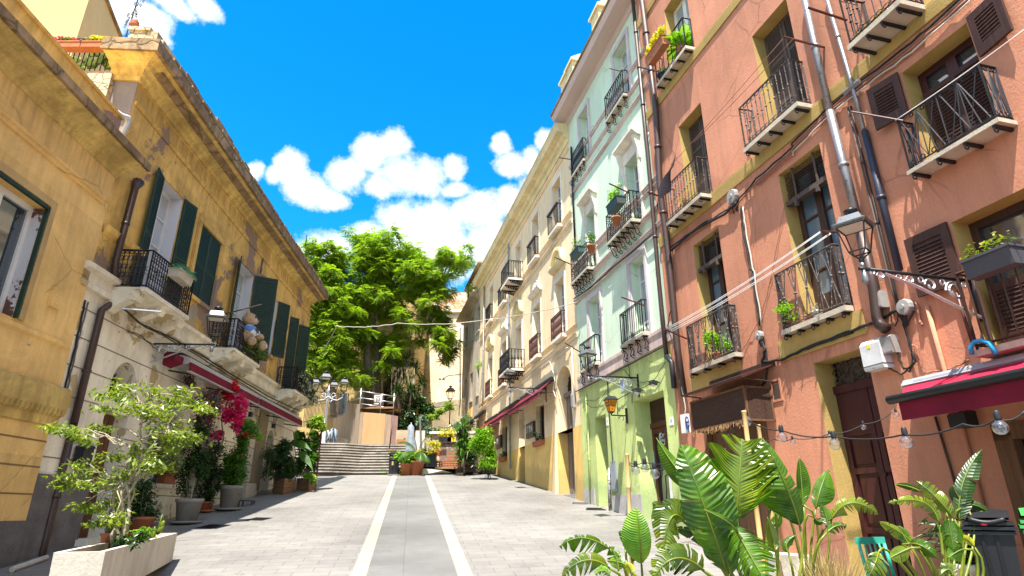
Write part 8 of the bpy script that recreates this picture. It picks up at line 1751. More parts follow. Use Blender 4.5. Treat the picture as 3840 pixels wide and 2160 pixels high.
for x, y_, r, tl in ((805, 1215, 20, .5), (770, 1245, 18, 0), (815, 1190, 16, .4), (748, 1222, 14, -.3)):
    cc = W(*i2(x, y_), yy); rr = r*.5*yy/1505; ca, sa = cos(tl), sin(tl); vs = []
    for lay, (s_2, dy_) in enumerate(((.6, -.02), (1, 0), (.6, .02))): vs += [cc+V((rr*.7*cos(2*pi*j/10)*s_2*ca+rr*1.3*sin(2*pi*j/10)*s_2*sa, dy_, -rr*.7*cos(2*pi*j/10)*s_2*sa+rr*1.3*sin(2*pi*j/10)*s_2*ca)) for j in range(10)]
    m.raw(vs, [(l_*10+j, l_*10+(j+1) % 10, (l_+1)*10+(j+1) % 10, (l_+1)*10+j) for l_ in range(2) for j in range(10)]+[tuple(range(10)), tuple(range(20, 30))])
m.build('pads', L_fig, t)
for p, lab, ml in ((i2(640, 1270), 'low dark succulent at the foot of the small fig tree', L_dark), (i2(700, 1250), 'low yellowish plant beside the cactus in the white planter', L_lime), (i2(590, 1200), 'dry yellow-orange leaves at the foot of the small fig tree', leafm('rusty_leaves', (.45, .28, .04), (.22, .2, .03)))):
    c = atz(p, zp+.05); m = MB(); clump(m, c, .2, .14, .13 if 'dry' not in lab else .25, 240, .07, .035, 6); tag(m.build('low_plant', ml, recalc=False), lab, 'plant')

# ================================================= FOREGROUND RIGHT: paddle-leaved plants
def blade(par, P3, wl, wr, mat=L_ban, splits=5, comb=0, fold=.35, droop=.35, name='leaf', roll=0, sweep=.35):
    """large paddle leaf along a bent midrib; its two halves tear into strips"""
    a, b, c = P3; n = 46; m = MB(); q = b*2-(a+c)*.5
    bz = lambda t: a*(1-t)**2+q*2*t*(1-t)+c*t*t
    for side, w in ((-1, wl), (1, wr)):
        cuts = sorted([0]+[rnd(.08, .95) for _ in range(splits)]+[1.0001]); 
        for g0, g1 in zip(cuts[:-1], cuts[1:]):
            kk = max(2, int((g1-g0)*n)); tw = rnd(-.22, .22); gl = (.22 if comb else .05)*rnd(.5, 1.3); fw_ = rnd(.82, 1.05) if splits else 1; gc = (g0+g1)/2; rows = []; m.smooth = False
            for i in range(kk+1):
                t = g0+(g1-g0)*i/kk; p = bz(min(t, 1)); tg = (bz(min(t+.02, 1.02))-bz(t-.02)).normalized(); vd = p.normalized(); s_ = tg.cross(vd).normalized()*side
                nn2 = s_.cross(tg).normalized(); nn2 = nn2 if nn2.dot(vd) < 0 else -nn2
                ww = w*max(0, sin(pi*min(1, t)**.72))**.62*fw_; el = radians(roll)*side+fold+tw; te = gc+(t-gc)*(1-gl*2) ; pe = bz(min(1, te))
                dirn = (s_*cos(el)+nn2*(-sin(el))); pl = (.0065 if i % 2 else -.0065)*rnd(.5, 1.5)*min(1, w*3)
                m1 = p.lerp(pe, .5)+dirn*ww*.52+tg*ww*sweep*.35+nn2*(pl+.06*ww); e1 = pe+dirn*ww+tg*ww*sweep+V((0, 0, -droop*ww*ww*2.2-(droop*.3*ww if comb else 0)))-nn2*pl; rows.append((p, m1, e1))
            vs = [v for r in rows for v in r]
            m.raw(vs, [(i*3+j, i*3+j+1, (i+1)*3+j+1, (i+1)*3+j) for i in range(kk) for j in range(2)])
    o = m.build(name, mat, par, recalc=False)
    m = MB(); m.smooth = True; N_ = 14; m.tube([bz(i/N_)-bz(i/N_).normalized()*.004 for i in range(N_+1)], [.008*(1-i/N_*.75) for i in range(N_+1)], 5, w=True); m.build('midrib', L_stalk, o, recalc=False)
    return o
def plantgroup(name, lab, base, leaves, potr=.35):
    """leaves: (sheet pts base, mid, tip, depth(s), width left/right px, options)"""
    base = V(base); t = thing(name, lab, 'plant', base); m = MB(); m.smooth = True
    m.lathe(base, [(potr*.8, 0), (potr, .5), (potr*1.06, .52), (potr*1.06, .58), (potr*.9, .56)], 16, True); m.build('pot', potgrey, t)
    for lf in leaves:
        p3, ys3, wl, wr = lf[:4]; o = dict(lf[4]) if len(lf) > 4 else {}; st_ = o.pop('stalk', None)
        P3 = [W(*p, y) for p, y in zip(p3, ys3)]; k = ys3[1]/1505
        blade(t, P3, wl*k, wr*k, **o)
        a = P3[0]; b = base+V((rnd(-.1, .1), rnd(-.1, .1), .5)); mid_ = a.lerp(b, .5)+V((0, 0, .12*(a-b).length*0+.0)); d0 = (P3[0]-P3[1]).normalized()*.18
        if st_: mid_ = W(*st_, (a.y+b.y)/2)
        m = MB(); m.smooth = True; Q = [a+(V((0, 0, 0))), a+d0*.6, mid_, b]; C = []
        for i in range(9): u = i/8; C.append((a*(1-u)**3+(a+d0*1.5)*3*u*(1-u)**2+(mid_*.6+b*.4)*3*u*u*(1-u)+b*u**3))
        m.tube(C, [.009+.010*i/8 for i in range(9)], 6, w=True); m.build('stalk', L_stalk, t, recalc=False)
    return t
X6, X7 = r6, r7
G1 = (W(1955, 1600, 5.2).x, 5.2, gz(5.2))
plantgroup('paddle_leaf_plant', 'tallest paddle leaved plant with a huge dark green leaf and a torn fan leaf', G1, [
 ((X6(1600, 1400), X6(1400, 820), X6(1195, 275)), (4.9, 4.7, 4.8), 88, 52, dict(splits=10, fold=.25, droop=.12)),
 ((X6(1330, 660), X6(1150, 480), X6(975, 215)), (4.9, 5.0, 5.1), 20, 34, dict(splits=0, fold=.5, droop=0)),
 ((X6(1695, 930), X6(1715, 600), X6(1742, 225)), (4.8, 4.75, 4.8), 88, 86, dict(splits=11, comb=1, fold=.1, droop=.0, mat=L_bany, sweep=.9)),
 ((X6(1690, 960), X6(1715, 700), X6(1735, 480)), (4.9, 4.9, 4.9), 84, 80, dict(splits=9, comb=1, fold=.15, droop=.05, sweep=.8)),
 ((X6(1670, 1000), X6(1790, 1220), X6(1950, 1500)), (4.6, 4.5, 4.4), 52, 60, dict(splits=14, comb=1, fold=.25, droop=.25, mat=L_ban)),
 ((X6(1700, 1060), X6(1600, 960), X6(1395, 855)), (4.5, 4.4, 4.4), 10, 32, dict(splits=1, fold=.3, droop=.1)),
 ((X6(2257, 1010), X6(2130, 640), X6(1925, 220)), (5.2, 5.1, 5.1), 22, 78, dict(splits=2, fold=.2, droop=.08)),
 ((X6(2010, 800), X6(2060, 680), X6(2080, 530)), (5.3, 5.3, 5.3), 24, 30, dict(splits=1, fold=.5, mat=L_ban)),
 ((X6(2000, 640), X6(1960, 520), X6(1870, 440)), (5.5, 5.5, 5.5), 16, 34, dict(splits=3, comb=1, fold=.3)),
 ((X6(1230, 975), X6(1110, 930), X6(1040, 1260)), (4.9, 4.8, 4.8), 46, 40, dict(splits=9, comb=1, mat=L_bany, fold=.3)),
 ((X6(1220, 965), X6(1080, 870), X6(930, 790)), (5.0, 5.0, 5.0), 16, 34, dict(splits=3, comb=1, mat=L_bany, fold=.2)),
 ((X6(1400, 1400), X6(1150, 1290), X6(950, 1480)), (4.5, 4.4, 4.4), 44, 26, dict(splits=9, comb=1, mat=L_bany, fold=.2)),
 ((X6(1370, 1380), X6(1240, 1290), X6(1080, 1190)), (4.6, 4.6, 4.6), 6, 40, dict(splits=9, comb=1, mat=L_dark, fold=.2)),
 ((X6(2040, 1230), X6(2010, 1100), X6(1965, 920)), (5.0, 5.0, 5.0), 16, 16, dict(splits=0, mat=L_bany, fold=.4)),
 ((X6(1560, 1300), X6(1350, 1080), X6(1130, 1030)), (5.2, 5.2, 5.2), 12, 20, dict(splits=2, mat=L_dark, fold=.3)),
 ((X6(1640, 1440), X6(1560, 1230), X6(1380, 1030)), (4.9, 4.85, 4.9), 34, 40, dict(splits=1, fold=.25)),
])
G2 = (W(2030, 1600, 6.2).x, 6.2, gz(6.2))
plantgroup('paddle_leaf_plant', 'second paddle leaved plant with yellow stalks and grey-green upright leaves before the terracotta wall', G2, [
 ((X7(380, 850), X7(420, 680), X7(490, 495)), (6.1, 6.1, 6.2), 36, 16, dict(splits=1, fold=.3)),
 ((X7(270, 830), X7(250, 600), X7(230, 380)), (6.2, 6.2, 6.2), 24, 14, dict(splits=0, fold=.5)),
 ((X7(270, 820), X7(190, 800), X7(120, 840)), (6.0, 6.0, 6.0), 22, 14, dict(splits=0, fold=.3)),
 ((X7(510, 960), X7(690, 800), X7(940, 900)), (5.9, 5.8, 5.8), 24, 20, dict(splits=10, comb=1, fold=.3, mat=L_bany)),
 ((X7(490, 1020), X7(470, 920), X7(430, 820)), (5.9, 5.9, 5.9), 14, 14, dict(splits=1, fold=.3)),
 ((X7(480, 1060), X7(570, 1000), X7(655, 1010)), (5.8, 5.8, 5.8), 16, 12, dict(splits=5, comb=1, fold=.3)),
 ((X7(370, 930), X7(400, 960), X7(450, 970)), (5.9, 5.9, 5.9), 10, 12, dict(splits=0, fold=.3)),
 ((X7(60, 880), X7(30, 960), X7(0, 985)), (5.8, 5.8, 5.8), 14, 14, dict(splits=1, fold=.3)),
 ((X7(140, 1250), X7(120, 1160), X7(210, 1080)), (5.6, 5.6, 5.6), 14, 12, dict(splits=0, fold=.4)),
 ((X7(30, 840), X7(70, 760), X7(120, 700)), (6.1, 6.1, 6.1), 22, 22, dict(splits=1, fold=.4)),
])
G3 = (W(1610, 1600, 5.4).x, 5.4, gz(5.4))
plantgroup('paddle_leaf_plant', 'leftmost paddle leaved plant with one bright upright leaf and arching torn leaves', G3, [
 ((X6(845, 1350), X6(830, 1100), X6(800, 830)), (5.4, 5.3, 5.3), 26, 42, dict(splits=0, fold=.12, droop=.05, mat=L_lime)),
 ((X6(760, 1330), X6(770, 1120), X6(790, 900)), (5.45, 5.4, 5.4), 34, 6, dict(splits=3, fold=.3)),
 ((X6(560, 1210), X6(320, 1110), X6(110, 1190)), (5.3, 5.2, 5.2), 10, 34, dict(splits=7, comb=1, fold=.25)),
 ((X6(560, 1380), X6(340, 1310), X6(130, 1460)), (5.1, 5.0, 5.0), 20, 30, dict(splits=8, comb=1, fold=.25, mat=L_bany)),
 ((X6(640, 1400), X6(620, 1290), X6(560, 1180)), (5.3, 5.3, 5.3), 18, 22, dict(splits=5, comb=1, fold=.3)),
 ((X6(700, 1200), X6(690, 1110), X6(640, 1050)), (5.4, 5.4, 5.4), 10, 12, dict(splits=2, fold=.4)),
 ((X6(720, 1370), X6(660, 1330), X6(540, 1310)), (5.3, 5.3, 5.3), 14, 16, dict(splits=4, comb=1, fold=.3, mat=L_lime)),
 ((X6(760, 1440), X6(740, 1380), X6(710, 1340)), (5.2, 5.2, 5.2), 12, 14, dict(splits=2, fold=.4, mat=L_yel)),
 ((X6(560, 1449), X6(500, 1400), X6(430, 1440)), (5.0, 5.0, 5.0), 14, 14, dict(splits=5, comb=1, mat=L_lime)),
])
G4 = (W(2395, 1600, 6.0).x, 6.0, gz(6.0))
plantgroup('paddle_leaf_plant', 'rightmost paddle leaved plant with arching leaves left of the wheeled bin', G4, [
 ((X7(1610, 940), X7(1440, 740), X7(1270, 600)), (6.0, 6.0, 6.1), 26, 18, dict(splits=6, comb=1, fold=.3, mat=L_bany)),
 ((X7(1480, 990), X7(1330, 790), X7(1020, 800)), (5.9, 5.9, 5.9), 16, 18, dict(splits=9, comb=1, fold=.3, mat=L_bany)),
 ((X7(1320, 700), X7(1200, 650), X7(1085, 635)), (6.1, 6.1, 6.1), 8, 10, dict(splits=1, fold=.3)),
 ((X7(1560, 940), X7(1580, 1060), X7(1610, 1230)), (5.8, 5.8, 5.8), 22, 24, dict(splits=3, fold=.2, mat=L_ban)),
 ((X7(1660, 960), X7(1690, 620), X7(1860, 320)), (6.6, 6.6, 6.6), 30, 16, dict(splits=3, fold=.2, mat=L_dark)),
 ((X7(1740, 860), X7(1650, 740), X7(1600, 640)), (6.6, 6.6, 6.6), 14, 20, dict(splits=0, fold=.4, mat=L_dark)),
 ((X7(1700, 830), X7(1800, 820), X7(1920, 880)), (6.6, 6.6, 6.6), 12, 14, dict(splits=3, fold=.3, mat=L_dark)),
 ((X7(1800, 960), X7(1850, 900), X7(1930, 910)), (6.6, 6.6, 6.6), 14, 10, dict(splits=4, comb=1, fold=.3, mat=L_dark)),
 ((X7(1240, 1160), X7(1130, 1060), X7(945, 965)), (5.7, 5.7, 5.7), 12, 18, dict(splits=4, fold=.3, mat=L_bany)),
 ((X7(1220, 1180), X7(1160, 1090), X7(1120, 1000)), (5.7, 5.7, 5.7), 16, 14, dict(splits=2, fold=.3)),
 ((X7(1220, 1160), X7(1340, 1190), X7(1470, 1300)), (5.6, 5.5, 5.5), 22, 20, dict(splits=1, fold=.3)),
 ((X7(1220, 1200), X7(1130, 1240), X7(1040, 1290)), (5.5, 5.5, 5.5), 16, 20, dict(splits=3, fold=.3, mat=L_bany)),
 ((X7(940, 1230), X7(910, 1330), X7(860, 1440)), (5.4, 5.3, 5.3), 22, 26, dict(splits=8, comb=1, fold=.2, mat=L_bany, stalk=X7(1040, 1230))),
 ((X7(1700, 1210), X7(1640, 1230), X7(1560, 1290)), (5.8, 5.8, 5.8), 18, 22, dict(splits=2, fold=.3)),
 ((X7(1790, 1190), X7(1720, 1120), X7(1650, 1110)), (5.8, 5.8, 5.8), 10, 14, dict(splits=1, fold=.3, mat=L_yel)),
 ((X7(1600, 1449), X7(1560, 1390), X7(1490, 1440)), (5.2, 5.2, 5.2), 20, 22, dict(splits=5, comb=1, mat=L_bany)),
])
# dry grass tuft
c = W(*X7(500, 1460), 5.9); c = V((c.x, 5.9, gz(5.9)+.55)); t = thing('dry_grass', 'tuft of straw coloured dry grass among the yellow stalks', 'grass', c); m = MB(); tz = W(*X7(500, 1180), 5.9).z-c.z
for _ in range(420):
    a = rnd(0, 2*pi); l_ = rnd(.5, 1.05)*tz; ln = rnd(0, .3); p = c+V((rnd(-.08, .08), rnd(-.08, .08), 0)); q = p+V((cos(a)*ln*.5, sin(a)*ln*.5, l_*.6)); e = p+V((cos(a)*ln*1.2, sin(a)*ln*1.2, l_)); m.raw([p, q+V((.005, 0, 0)), e, q-V((.005, 0, 0))], [(0, 1, 2, 3)])
m.build('blades', L_dry, t, recalc=False); m = MB(); m.smooth = True; m.lathe(V((c.x, c.y, gz(5.9))), [(.16, 0), (.2, .5), (.21, .56)], 12, True); m.build('pot', potgrey, t)
# bamboo canes
def cane(p, q, y, lab, r=.022, to_ground=True):
    A_, B_ = W(*p, y), W(*q, y); d = (B_-A_)
    if to_ground: B_ = A_+d*((gz(y)-A_.z)/d.z)
    m = MB(); m.smooth = True; n = int((A_-B_).length/.32); Q, rs = [], []
    for i in range(n+1):
        v = A_.lerp(B_, i/n); u = (B_-A_).normalized()*.008; Q += [v-u, v, v+u]; rs += [r, r*1.18, r]
    m.tube(Q, rs, 8, w=True); return tag(m.build('bamboo_cane', bamboo_m), lab, 'bamboo cane')
cane(X6(716, 368), X6(750, 1130), 7.0, 'bamboo cane holding the left end of the string lights by the leftmost plant'); cane(r4(706, 985), X6(1945, 1449), 5.6, 'tall bamboo cane rising through the fan leaf up to the perforated box'); cane(X6(1885, 108), X6(1975, 700), 6.0, 'short pale cane end just right of the tall bamboo cane', .02)
# string lights
def chord(pts, r=.006, lab='black festoon cable'): return cable3([W(*p, y) for p, y in pts], r, cable_m, .03, None, 'festoon_cable', 8, 0, lab, 'cable')
chord([(r4(720, 1035), 5.6), (X7(70, 150), 5.6), (X7(530, 205), 5.2), (X7(1160, 190), 4.6), (X7(1690, 95), 4.2), (X7(1980, 50), 4.0), (X7(2240, -20), 3.9)], .007, 'thicker black festoon cable crossing in front of the maroon door, carrying the large bulbs')
chord([(r4(820, 1165), 6.6), (X7(0, 225), 6.6), (X7(170, 222), 6.8), (X7(500, 180), 6.6), (X7(800, 95), 6.5), (X7(1060, -10), 6.4)], .005, 'thin festoon cable rising to the corner of the open awning, carrying the small bulbs')
chord([(X6(722, 430), 7), (X6(870, 432), 6.9), (X6(1110, 425), 6.6), (X6(1500, 440), 6.2)], .005, 'upper festoon cable in front of the bar door'); chord([(X6(722, 430), 7), (X6(790, 462), 6.9), (X6(950, 482), 6.7), (X6(1120, 465), 6.5)], .005, 'lower sagging festoon cable in front of the bar door'); chord([(r4(715, 1030), 5.6), (X6(1590, 190), 6), (X6(1430, 310), 6.4), (X6(1300, 440), 6.6)], .004, 'thin festoon cable running down left from the tall bamboo cane')
cg = bpy.data.materials.new('clear_bulb'); cg.use_nodes = True; nb3 = cg.node_tree; nb3.nodes.clear(); gl_ = N(nb3.nodes, 'ShaderNodeBsdfGlossy', Roughness=.03); tp = N(nb3.nodes, 'ShaderNodeBsdfTransparent'); lw_ = N(nb3.nodes, 'ShaderNodeLayerWeight', Blend=.35); mx = N(nb3.nodes, 'ShaderNodeMixShader'); tp.inputs[0].default_value = (.9, .9, .92, 1)
nb3.links.new(mth(nb3.nodes, nb3.links, 'MULTIPLY_ADD', lw_.outputs['Facing'], .75, .10), mx.inputs[0]); nb3.links.new(tp.outputs[0], mx.inputs[1]); nb3.links.new(gl_.outputs[0], mx.inputs[2]); oo = nb3.nodes.new('ShaderNodeOutputMaterial'); nb3.links.new(mx.outputs[0], oo.inputs[0])
def bulb(r, grp):
    t = thing('festoon_bulb', 'bulb', 'light bulb', (0, 0, 0), grp); m = MB(); m.smooth = True
    m.lathe((0, 0, -2.0*r), [(.01*r, 0)]+[(r*sin(pi*i/12), r-r*cos(pi*i/12)) for i in range(1, 11)]+[(.38*r, 2.05*r)], 18, True); m.build('glass', cg, t, recalc=True)
    m = MB(); m.smooth = True; m.lathe((0, 0, -.05*r), [(.4*r, 0), (.46*r, .3*r), (.46*r, .9*r), (.36*r, 1.3*r), (.3*r, 1.4*r)], 10, True); m.build('socket', black_p, t)
    m = MB(); m.tube([(-.1*r, 0, -.1*r), (-.16*r, 0, -1.0*r), (0, 0, -.85*r), (.16*r, 0, -1.0*r), (.1*r, 0, -.1*r)], .02*r, 4, w=True); m.build('filament', bamboo_m, t); return t
big, small = bulb(.047, 'large bulbs of the festoon lights'), bulb(.028, 'small bulbs of the festoon lights')
for k, (pr, p, y, lab) in enumerate(((big, X7(2005, 62), 3.95, 'largest clear globe bulb, near the right edge below the awning'), (big, X7(1175, 200), 4.6, 'clear globe bulb right of the maroon door'), (big, X7(540, 225), 5.2, 'clear globe bulb over the mustard reveal left of the maroon door'), (big, X7(72, 168), 5.6, 'clear globe bulb on the plain wall left of the maroon door'), (big, r4(722, 1015), 5.8, 'clear globe bulb tied at the top of the tall bamboo cane'),
  (small, X7(170, 232), 6.8, 'small clear bulb low on the plain wall left of the maroon door'), (small, X7(500, 186), 6.6, 'small clear bulb beside the reveal of the maroon door'), (small, X7(800, 100), 6.5, 'small clear bulb in front of the maroon door'), (small, X7(1090, -12), 6.4, 'small clear bulb near the corner of the open awning'), (small, r4(810, 1160), 6.6, 'small clear bulb on the short pale cane'), (small, X6(1620, 215), 6.1, 'small clear bulb above the fan leaf'), (small, X6(1595, 345), 6.3, 'small clear bulb behind the fan leaf'),
  (big, X6(872, 450), 6.9, 'clear bulb on the upper cable in front of the bar door'), (big, X6(793, 475), 6.9, 'clear bulb nearest the left bamboo cane'), (big, X6(960, 495), 6.7, 'clear bulb on the lower cable in front of the bar door'))):
    o = pr if k in (0, 5) else copy_tree(pr); o.location = W(*p, y); o['label'] = lab; 
    if k == 14: o.scale = (1.1,)*3
# wheeled bin
yw = 7.2; A_ = W(*X7(1700, 1050), 6.6); zt_ = A_.z; dpt = .72; BU, BD = V((.80, -.60, 0)), V((.60, .80, 0)); rr_ = ray(*X7(2165, 1060)); wb_ = (A_.x*rr_.y-A_.y*rr_.x)/(BU.y*rr_.x-BU.x*rr_.y)
MB0 = MB
def wbin(x0, x1, y, zt_, lid, lab):
    BF = lambda p: V((A_.x, A_.y, 0))+BU*p[0]+BD*p[1]+V((0, 0, p[2])); t = thing('wheeled_bin', lab, 'wheeled bin', BF(((x0+x1)/2, y+.3, zt_-1.02)))
    def MB(f=None): m = MB0((lambda a, b, c: BF(f(a, b, c))) if f else (lambda a, b, c: BF((a, b, c)))); return m
    m = MB()
    a = [V((x0+.02, y, zt_)), V((x1-.02, y, zt_)), V((x1-.02, y+dpt, zt_)), V((x0+.02, y+dpt, zt_))]; b = [V((x0+.09, y+.08, zt_-1.0)), V((x1-.09, y+.08, zt_-1.0)), V((x1-.09, y+dpt-.12, zt_-1.0)), V((x0+.09, y+dpt-.12, zt_-1.0))]
    m.raw([BF(v) for v in b+a], [(j, (j+1) % 4, 4+(j+1) % 4, 4+j) for j in range(4)]+[(3, 2, 1, 0), (4, 5, 6, 7)])
    for f_ in (.3, .62): p, q = b[0].lerp(b[1], f_), a[0].lerp(a[1], f_); m.tube([p, q], .02, 4)
    m.build('container', bin_m, t); m = MB()
    for z, e in ((0, .0), (.045, .015), (.09, .0)): m.slab([(x0-e, y-.03-e), (x1+e, y-.03-e), (x1+e, y+dpt), (x0-e, y+dpt)], zt_-.03+z, zt_+z)
    m.build('rim', lid, t); m = MB(); n = 10; vs = []
    for i in range(n+1):
        x = x0+.02+(x1-x0-.04)*i/n
        for j in range(7): u_ = j/6; vs.append(V((x, y-.02+dpt*u_, zt_+.10+.10*sin(pi*min(1, u_*.9+.1))+.02*sin(pi*i/n)*(1-abs(2*u_-1)))))
    m.raw([BF(v) for v in vs], [(i*7+j, i*7+j+1, (i+1)*7+j+1, (i+1)*7+j) for i in range(n) for j in range(6)]); m.smooth = True; m.build('lid', lid, t)
    m = MB(); m.smooth = True; m.tube([V((x0+.06+(x1-x0-.12)*i/8, y-.05, zt_+.12-.035*sin(pi*i/8))) for i in range(9)], .022, 8); m.build('handle', lid, t)
    m = MB(); m.ball(V(((x0+x1)/2-.03, y-.06, zt_+.07)), .022, 6, 1.5, .4, .8, False); m.build('lock', crim, t)
    for x in (x0+.05, x1-.05): m = MB(lambda a, b, c: V((x+c, y+dpt-.1+a, zt_-.98+b))); m.smooth = False; m.lathe((0, 0, -.03), [(.1, 0), (.1, .05)], 14); m.build('wheel', black_p, t)
    return t
wbin(0, wb_, 0, zt_, bin_m, 'dark grey wheeled bin with a shiny lid at the lower right corner')
wbin(wb_+.05, wb_+.7, -.1, zt_+.02, green_pl, 'wheeled bin with a green lid cut off by the right edge')
m = MB(lambda a, b, c: V((A_.x, A_.y, 0))+BU*a+BD*b+V((0, 0, c))); zz = zt_-1.03
for i in range(9): m.box(-.4, 1.8, -.6+i*.17, -.45+i*.17, zz-.06, zz)
m.box(-.4, 1.8, -.6, .93, gz(5)-.2, zz-.061); tag(m.build('wooden_deck', planter_w), 'low wooden deck carrying the wheeled bins', 'deck')
c = V((W(*X7(1760, 1449), 6.9).x, 6.9, 0)); 
m = MB(); m.smooth = True; z0_ = W(*X7(1760, 1340), 6.9).z; m.lathe(V((c.x, 6.9, z0_-.5)), [(.15, 0), (.22, .44), (.24, .46), (.24, .5), (.2, .5)], 16, True); m.slab([(c.x-.2, 6.75), (c.x+.2, 6.75), (c.x+.2, 7.05), (c.x-.2, 7.05)], gz(6.9), z0_-.5); t = tag(m.build('round_pot', lime), 'pale round pot beneath the dark leaves beside the wheeled bin', 'pot')
m = MB(); clump(m, V((c.x, 6.9, z0_+.25)), .28, .2, .35, 260, .2, .03, 6); tag(m.build('reed_plant', L_dark, recalc=False), 'dark reedy plant in the pale round pot beside the wheeled bin', 'plant')
# teal chair
yc_ = 8.6; A_, B_ = W(*X7(735, 1105), yc_), W(*X7(990, 1100), yc_+.12); t = thing('teal_chair', 'bright teal wooden chair with a slatted back standing by the maroon door', 'chair', ((A_.x+B_.x)/2, yc_, gz(yc_)))
tz_ = A_.z; gz_ = gz(yc_); dx = (B_-A_); dx.z = 0; bk = V((-dx.y, dx.x, 0)).normalized()
def cb_(p, q, r, nm, k=6): m = MB(); m.smooth = True; m.tube([p, q], r, k, w=True); m.build(nm, teal, t)
m = MB(); h = tz_-W(*X7(860, 1165), yc_).z; P4 = [A_, B_+V((0, 0, 0)), B_+bk*.03, A_+bk*.03]; m.slab([(v.x, v.y) for v in P4], tz_-h, tz_); m.build('top_rail', teal, t)
seat_z = gz_+.46
for f_ in (.06, .94): p = A_+dx*f_; cb_(V((p.x, p.y, tz_-h)), V((p.x, p.y, seat_z))+bk*-.06, .024, 'back_post'); cb_(V((p.x, p.y, seat_z))-bk*.06, V((p.x, p.y, gz_))+bk*.02, .022, 'leg'); cb_(V((p.x, p.y, seat_z))-bk*.44, V((p.x, p.y, gz_))-bk*.48, .022, 'leg')
for f_ in (.25, .42, .59, .76): p = A_+dx*f_; cb_(V((p.x, p.y, tz_-h)), V((p.x, p.y, seat_z))-bk*.06, .012, 'spindle')
m = MB(); q = [A_-bk*.02, B_-bk*.02, B_-bk*.47, A_-bk*.47]; m.slab([(v.x, v.y) for v in q], seat_z-.02, seat_z+.02); m.build('seat', teal, t)
m = MB(); p = RF(RF.s(X7(30, 1300)), .15, gz(11)); s = RF.s(X7(40, 1250), .1); m = MB(RF); m.box(s-.8, s+1.2, .0, .35, gz(10.5)-.3, RF.z(X7(40, 1250), .3)); tag(m.build('stone_step', lime), 'pale stone doorstep in front of the boarded shop', 'doorstep')

# ================================================= LIGHT, SKY, CAMERA
SUN_EL, SUN_AZ = radians(67), radians(-167)     # azimuth measured from +y towards +x
w = bpy.data.worlds.new('World'); sc.world = w; w.use_nodes = True; ns, ls = w.node_tree.nodes, w.node_tree.links; ns.clear()
sky = ns.new('ShaderNodeTexSky'); sky.sky_type = 'NISHITA'; sky.sun_disc = False; sky.sun_elevation = SUN_EL; sky.sun_rotation = SUN_AZ; sky.air_density = 1.0; sky.dust_density = .3; sky.ozone_density = 2.0
hs_ = ns.new('ShaderNodeHueSaturation'); hs_.inputs['Saturation'].default_value = 1.12; hs_.inputs['Hue'].default_value = .505; ls.new(mix(ns, ls, 1, sky.outputs[0], (.30, .72, .86, 1), 'MULTIPLY'), hs_.inputs['Color'])
tc = ns.new('ShaderNodeTexCoord'); sep = ns.new('ShaderNodeSeparateXYZ')
n3 = N(ns, 'ShaderNodeTexNoise', Scale=11, Detail=12, Roughness=.7); ls.new(tc.outputs['Generated'], n3.inputs['Vector'])
n4 = N(ns, 'ShaderNodeTexNoise', Scale=2.6, Detail=3); ls.new(tc.outputs['Generated'], n4.inputs['Vector'])
wv = ns.new('ShaderNodeVectorMath'); wv.operation = 'MULTIPLY_ADD'; ls.new(n4.outputs[1], wv.inputs[0]); wv.inputs[1].default_value = (.06, .06, .06); 
wv2 = ns.new('ShaderNodeVectorMath'); wv2.operation = 'SUBTRACT'; ls.new(tc.outputs['Generated'], wv2.inputs[0]); wv2.inputs[1].default_value = (.03, .03, .03); ls.new(wv2.outputs[0], wv.inputs[2])
ls.new(wv.outputs[0], sep.inputs[0])
az = mth(ns, ls, 'ARCTAN2', sep.outputs[0], sep.outputs[1]); el = mth(ns, ls, 'ARCSINE', sep.outputs[2])
CL = [(735, 420, 40, 45), (790, 470, 60, 38), (850, 500, 50, 30), (880, 440, 55, 50), (940, 385, 60, 45), (1000, 370, 55, 35), (1020, 430, 80, 55), (1080, 440, 70, 50), (1150, 425, 32, 34), (1150, 480, 40, 22), (700, 440, 22, 24), (960, 470, 60, 30),
      (1275, 375, 30, 30), (1300, 430, 50, 34), (1345, 420, 30, 40), (1380, 360, 30, 30), (830, 610, 90, 40), (930, 580, 60, 40), (1010, 560, 90, 50), (1100, 560, 100, 50), (1200, 540, 90, 55), (1280, 520, 60, 50), (1100, 640, 200, 70), (1230, 610, 90, 70), (648, 432, 26, 26), (760, 620, 50, 30), (1360, 500, 60, 60),
      (320, 30, 60, 45), (380, 60, 50, 35), (440, 20, 60, 22), (520, 20, 45, 26), (390, 100, 35, 22), (280, 60, 40, 50), (200, 0, 60, 40)]
acc = None
for x, y, rx, ry in CL:
    r = ray(x, y).normalized(); a0 = atan2(r.x, r.y); e0 = math.asin(r.z); ra = rx/1505*1.02; re = ry/1505*1.0
    u = mth(ns, ls, 'MULTIPLY', mth(ns, ls, 'SUBTRACT', az, a0), 1/ra); v = mth(ns, ls, 'MULTIPLY', mth(ns, ls, 'SUBTRACT', el, e0), 1/re)
    d = mth(ns, ls, 'SUBTRACT', 1, mth(ns, ls, 'SQRT', mth(ns, ls, 'ADD', mth(ns, ls, 'MULTIPLY', u, u), mth(ns, ls, 'MULTIPLY', v, v)))); acc = d if acc is None else mth(ns, ls, 'SMOOTH_MAX', acc, d, .25)
beh = mth(ns, ls, 'MULTIPLY_ADD', n4.outputs[0], 2.4, -.85)       # unseen broken cumulus behind the camera, added as neutral fill light
far_ = mth(ns, ls, 'SUBTRACT', mth(ns, ls, 'ABSOLUTE', az), 1.0, clamp=True); beh = mth(ns, ls, 'SUBTRACT', mth(ns, ls, 'MULTIPLY', beh, mth(ns, ls, 'MULTIPLY', far_, 4, clamp=True)), mth(ns, ls, 'SUBTRACT', 1, mth(ns, ls, 'MULTIPLY', far_, 4, clamp=True)))
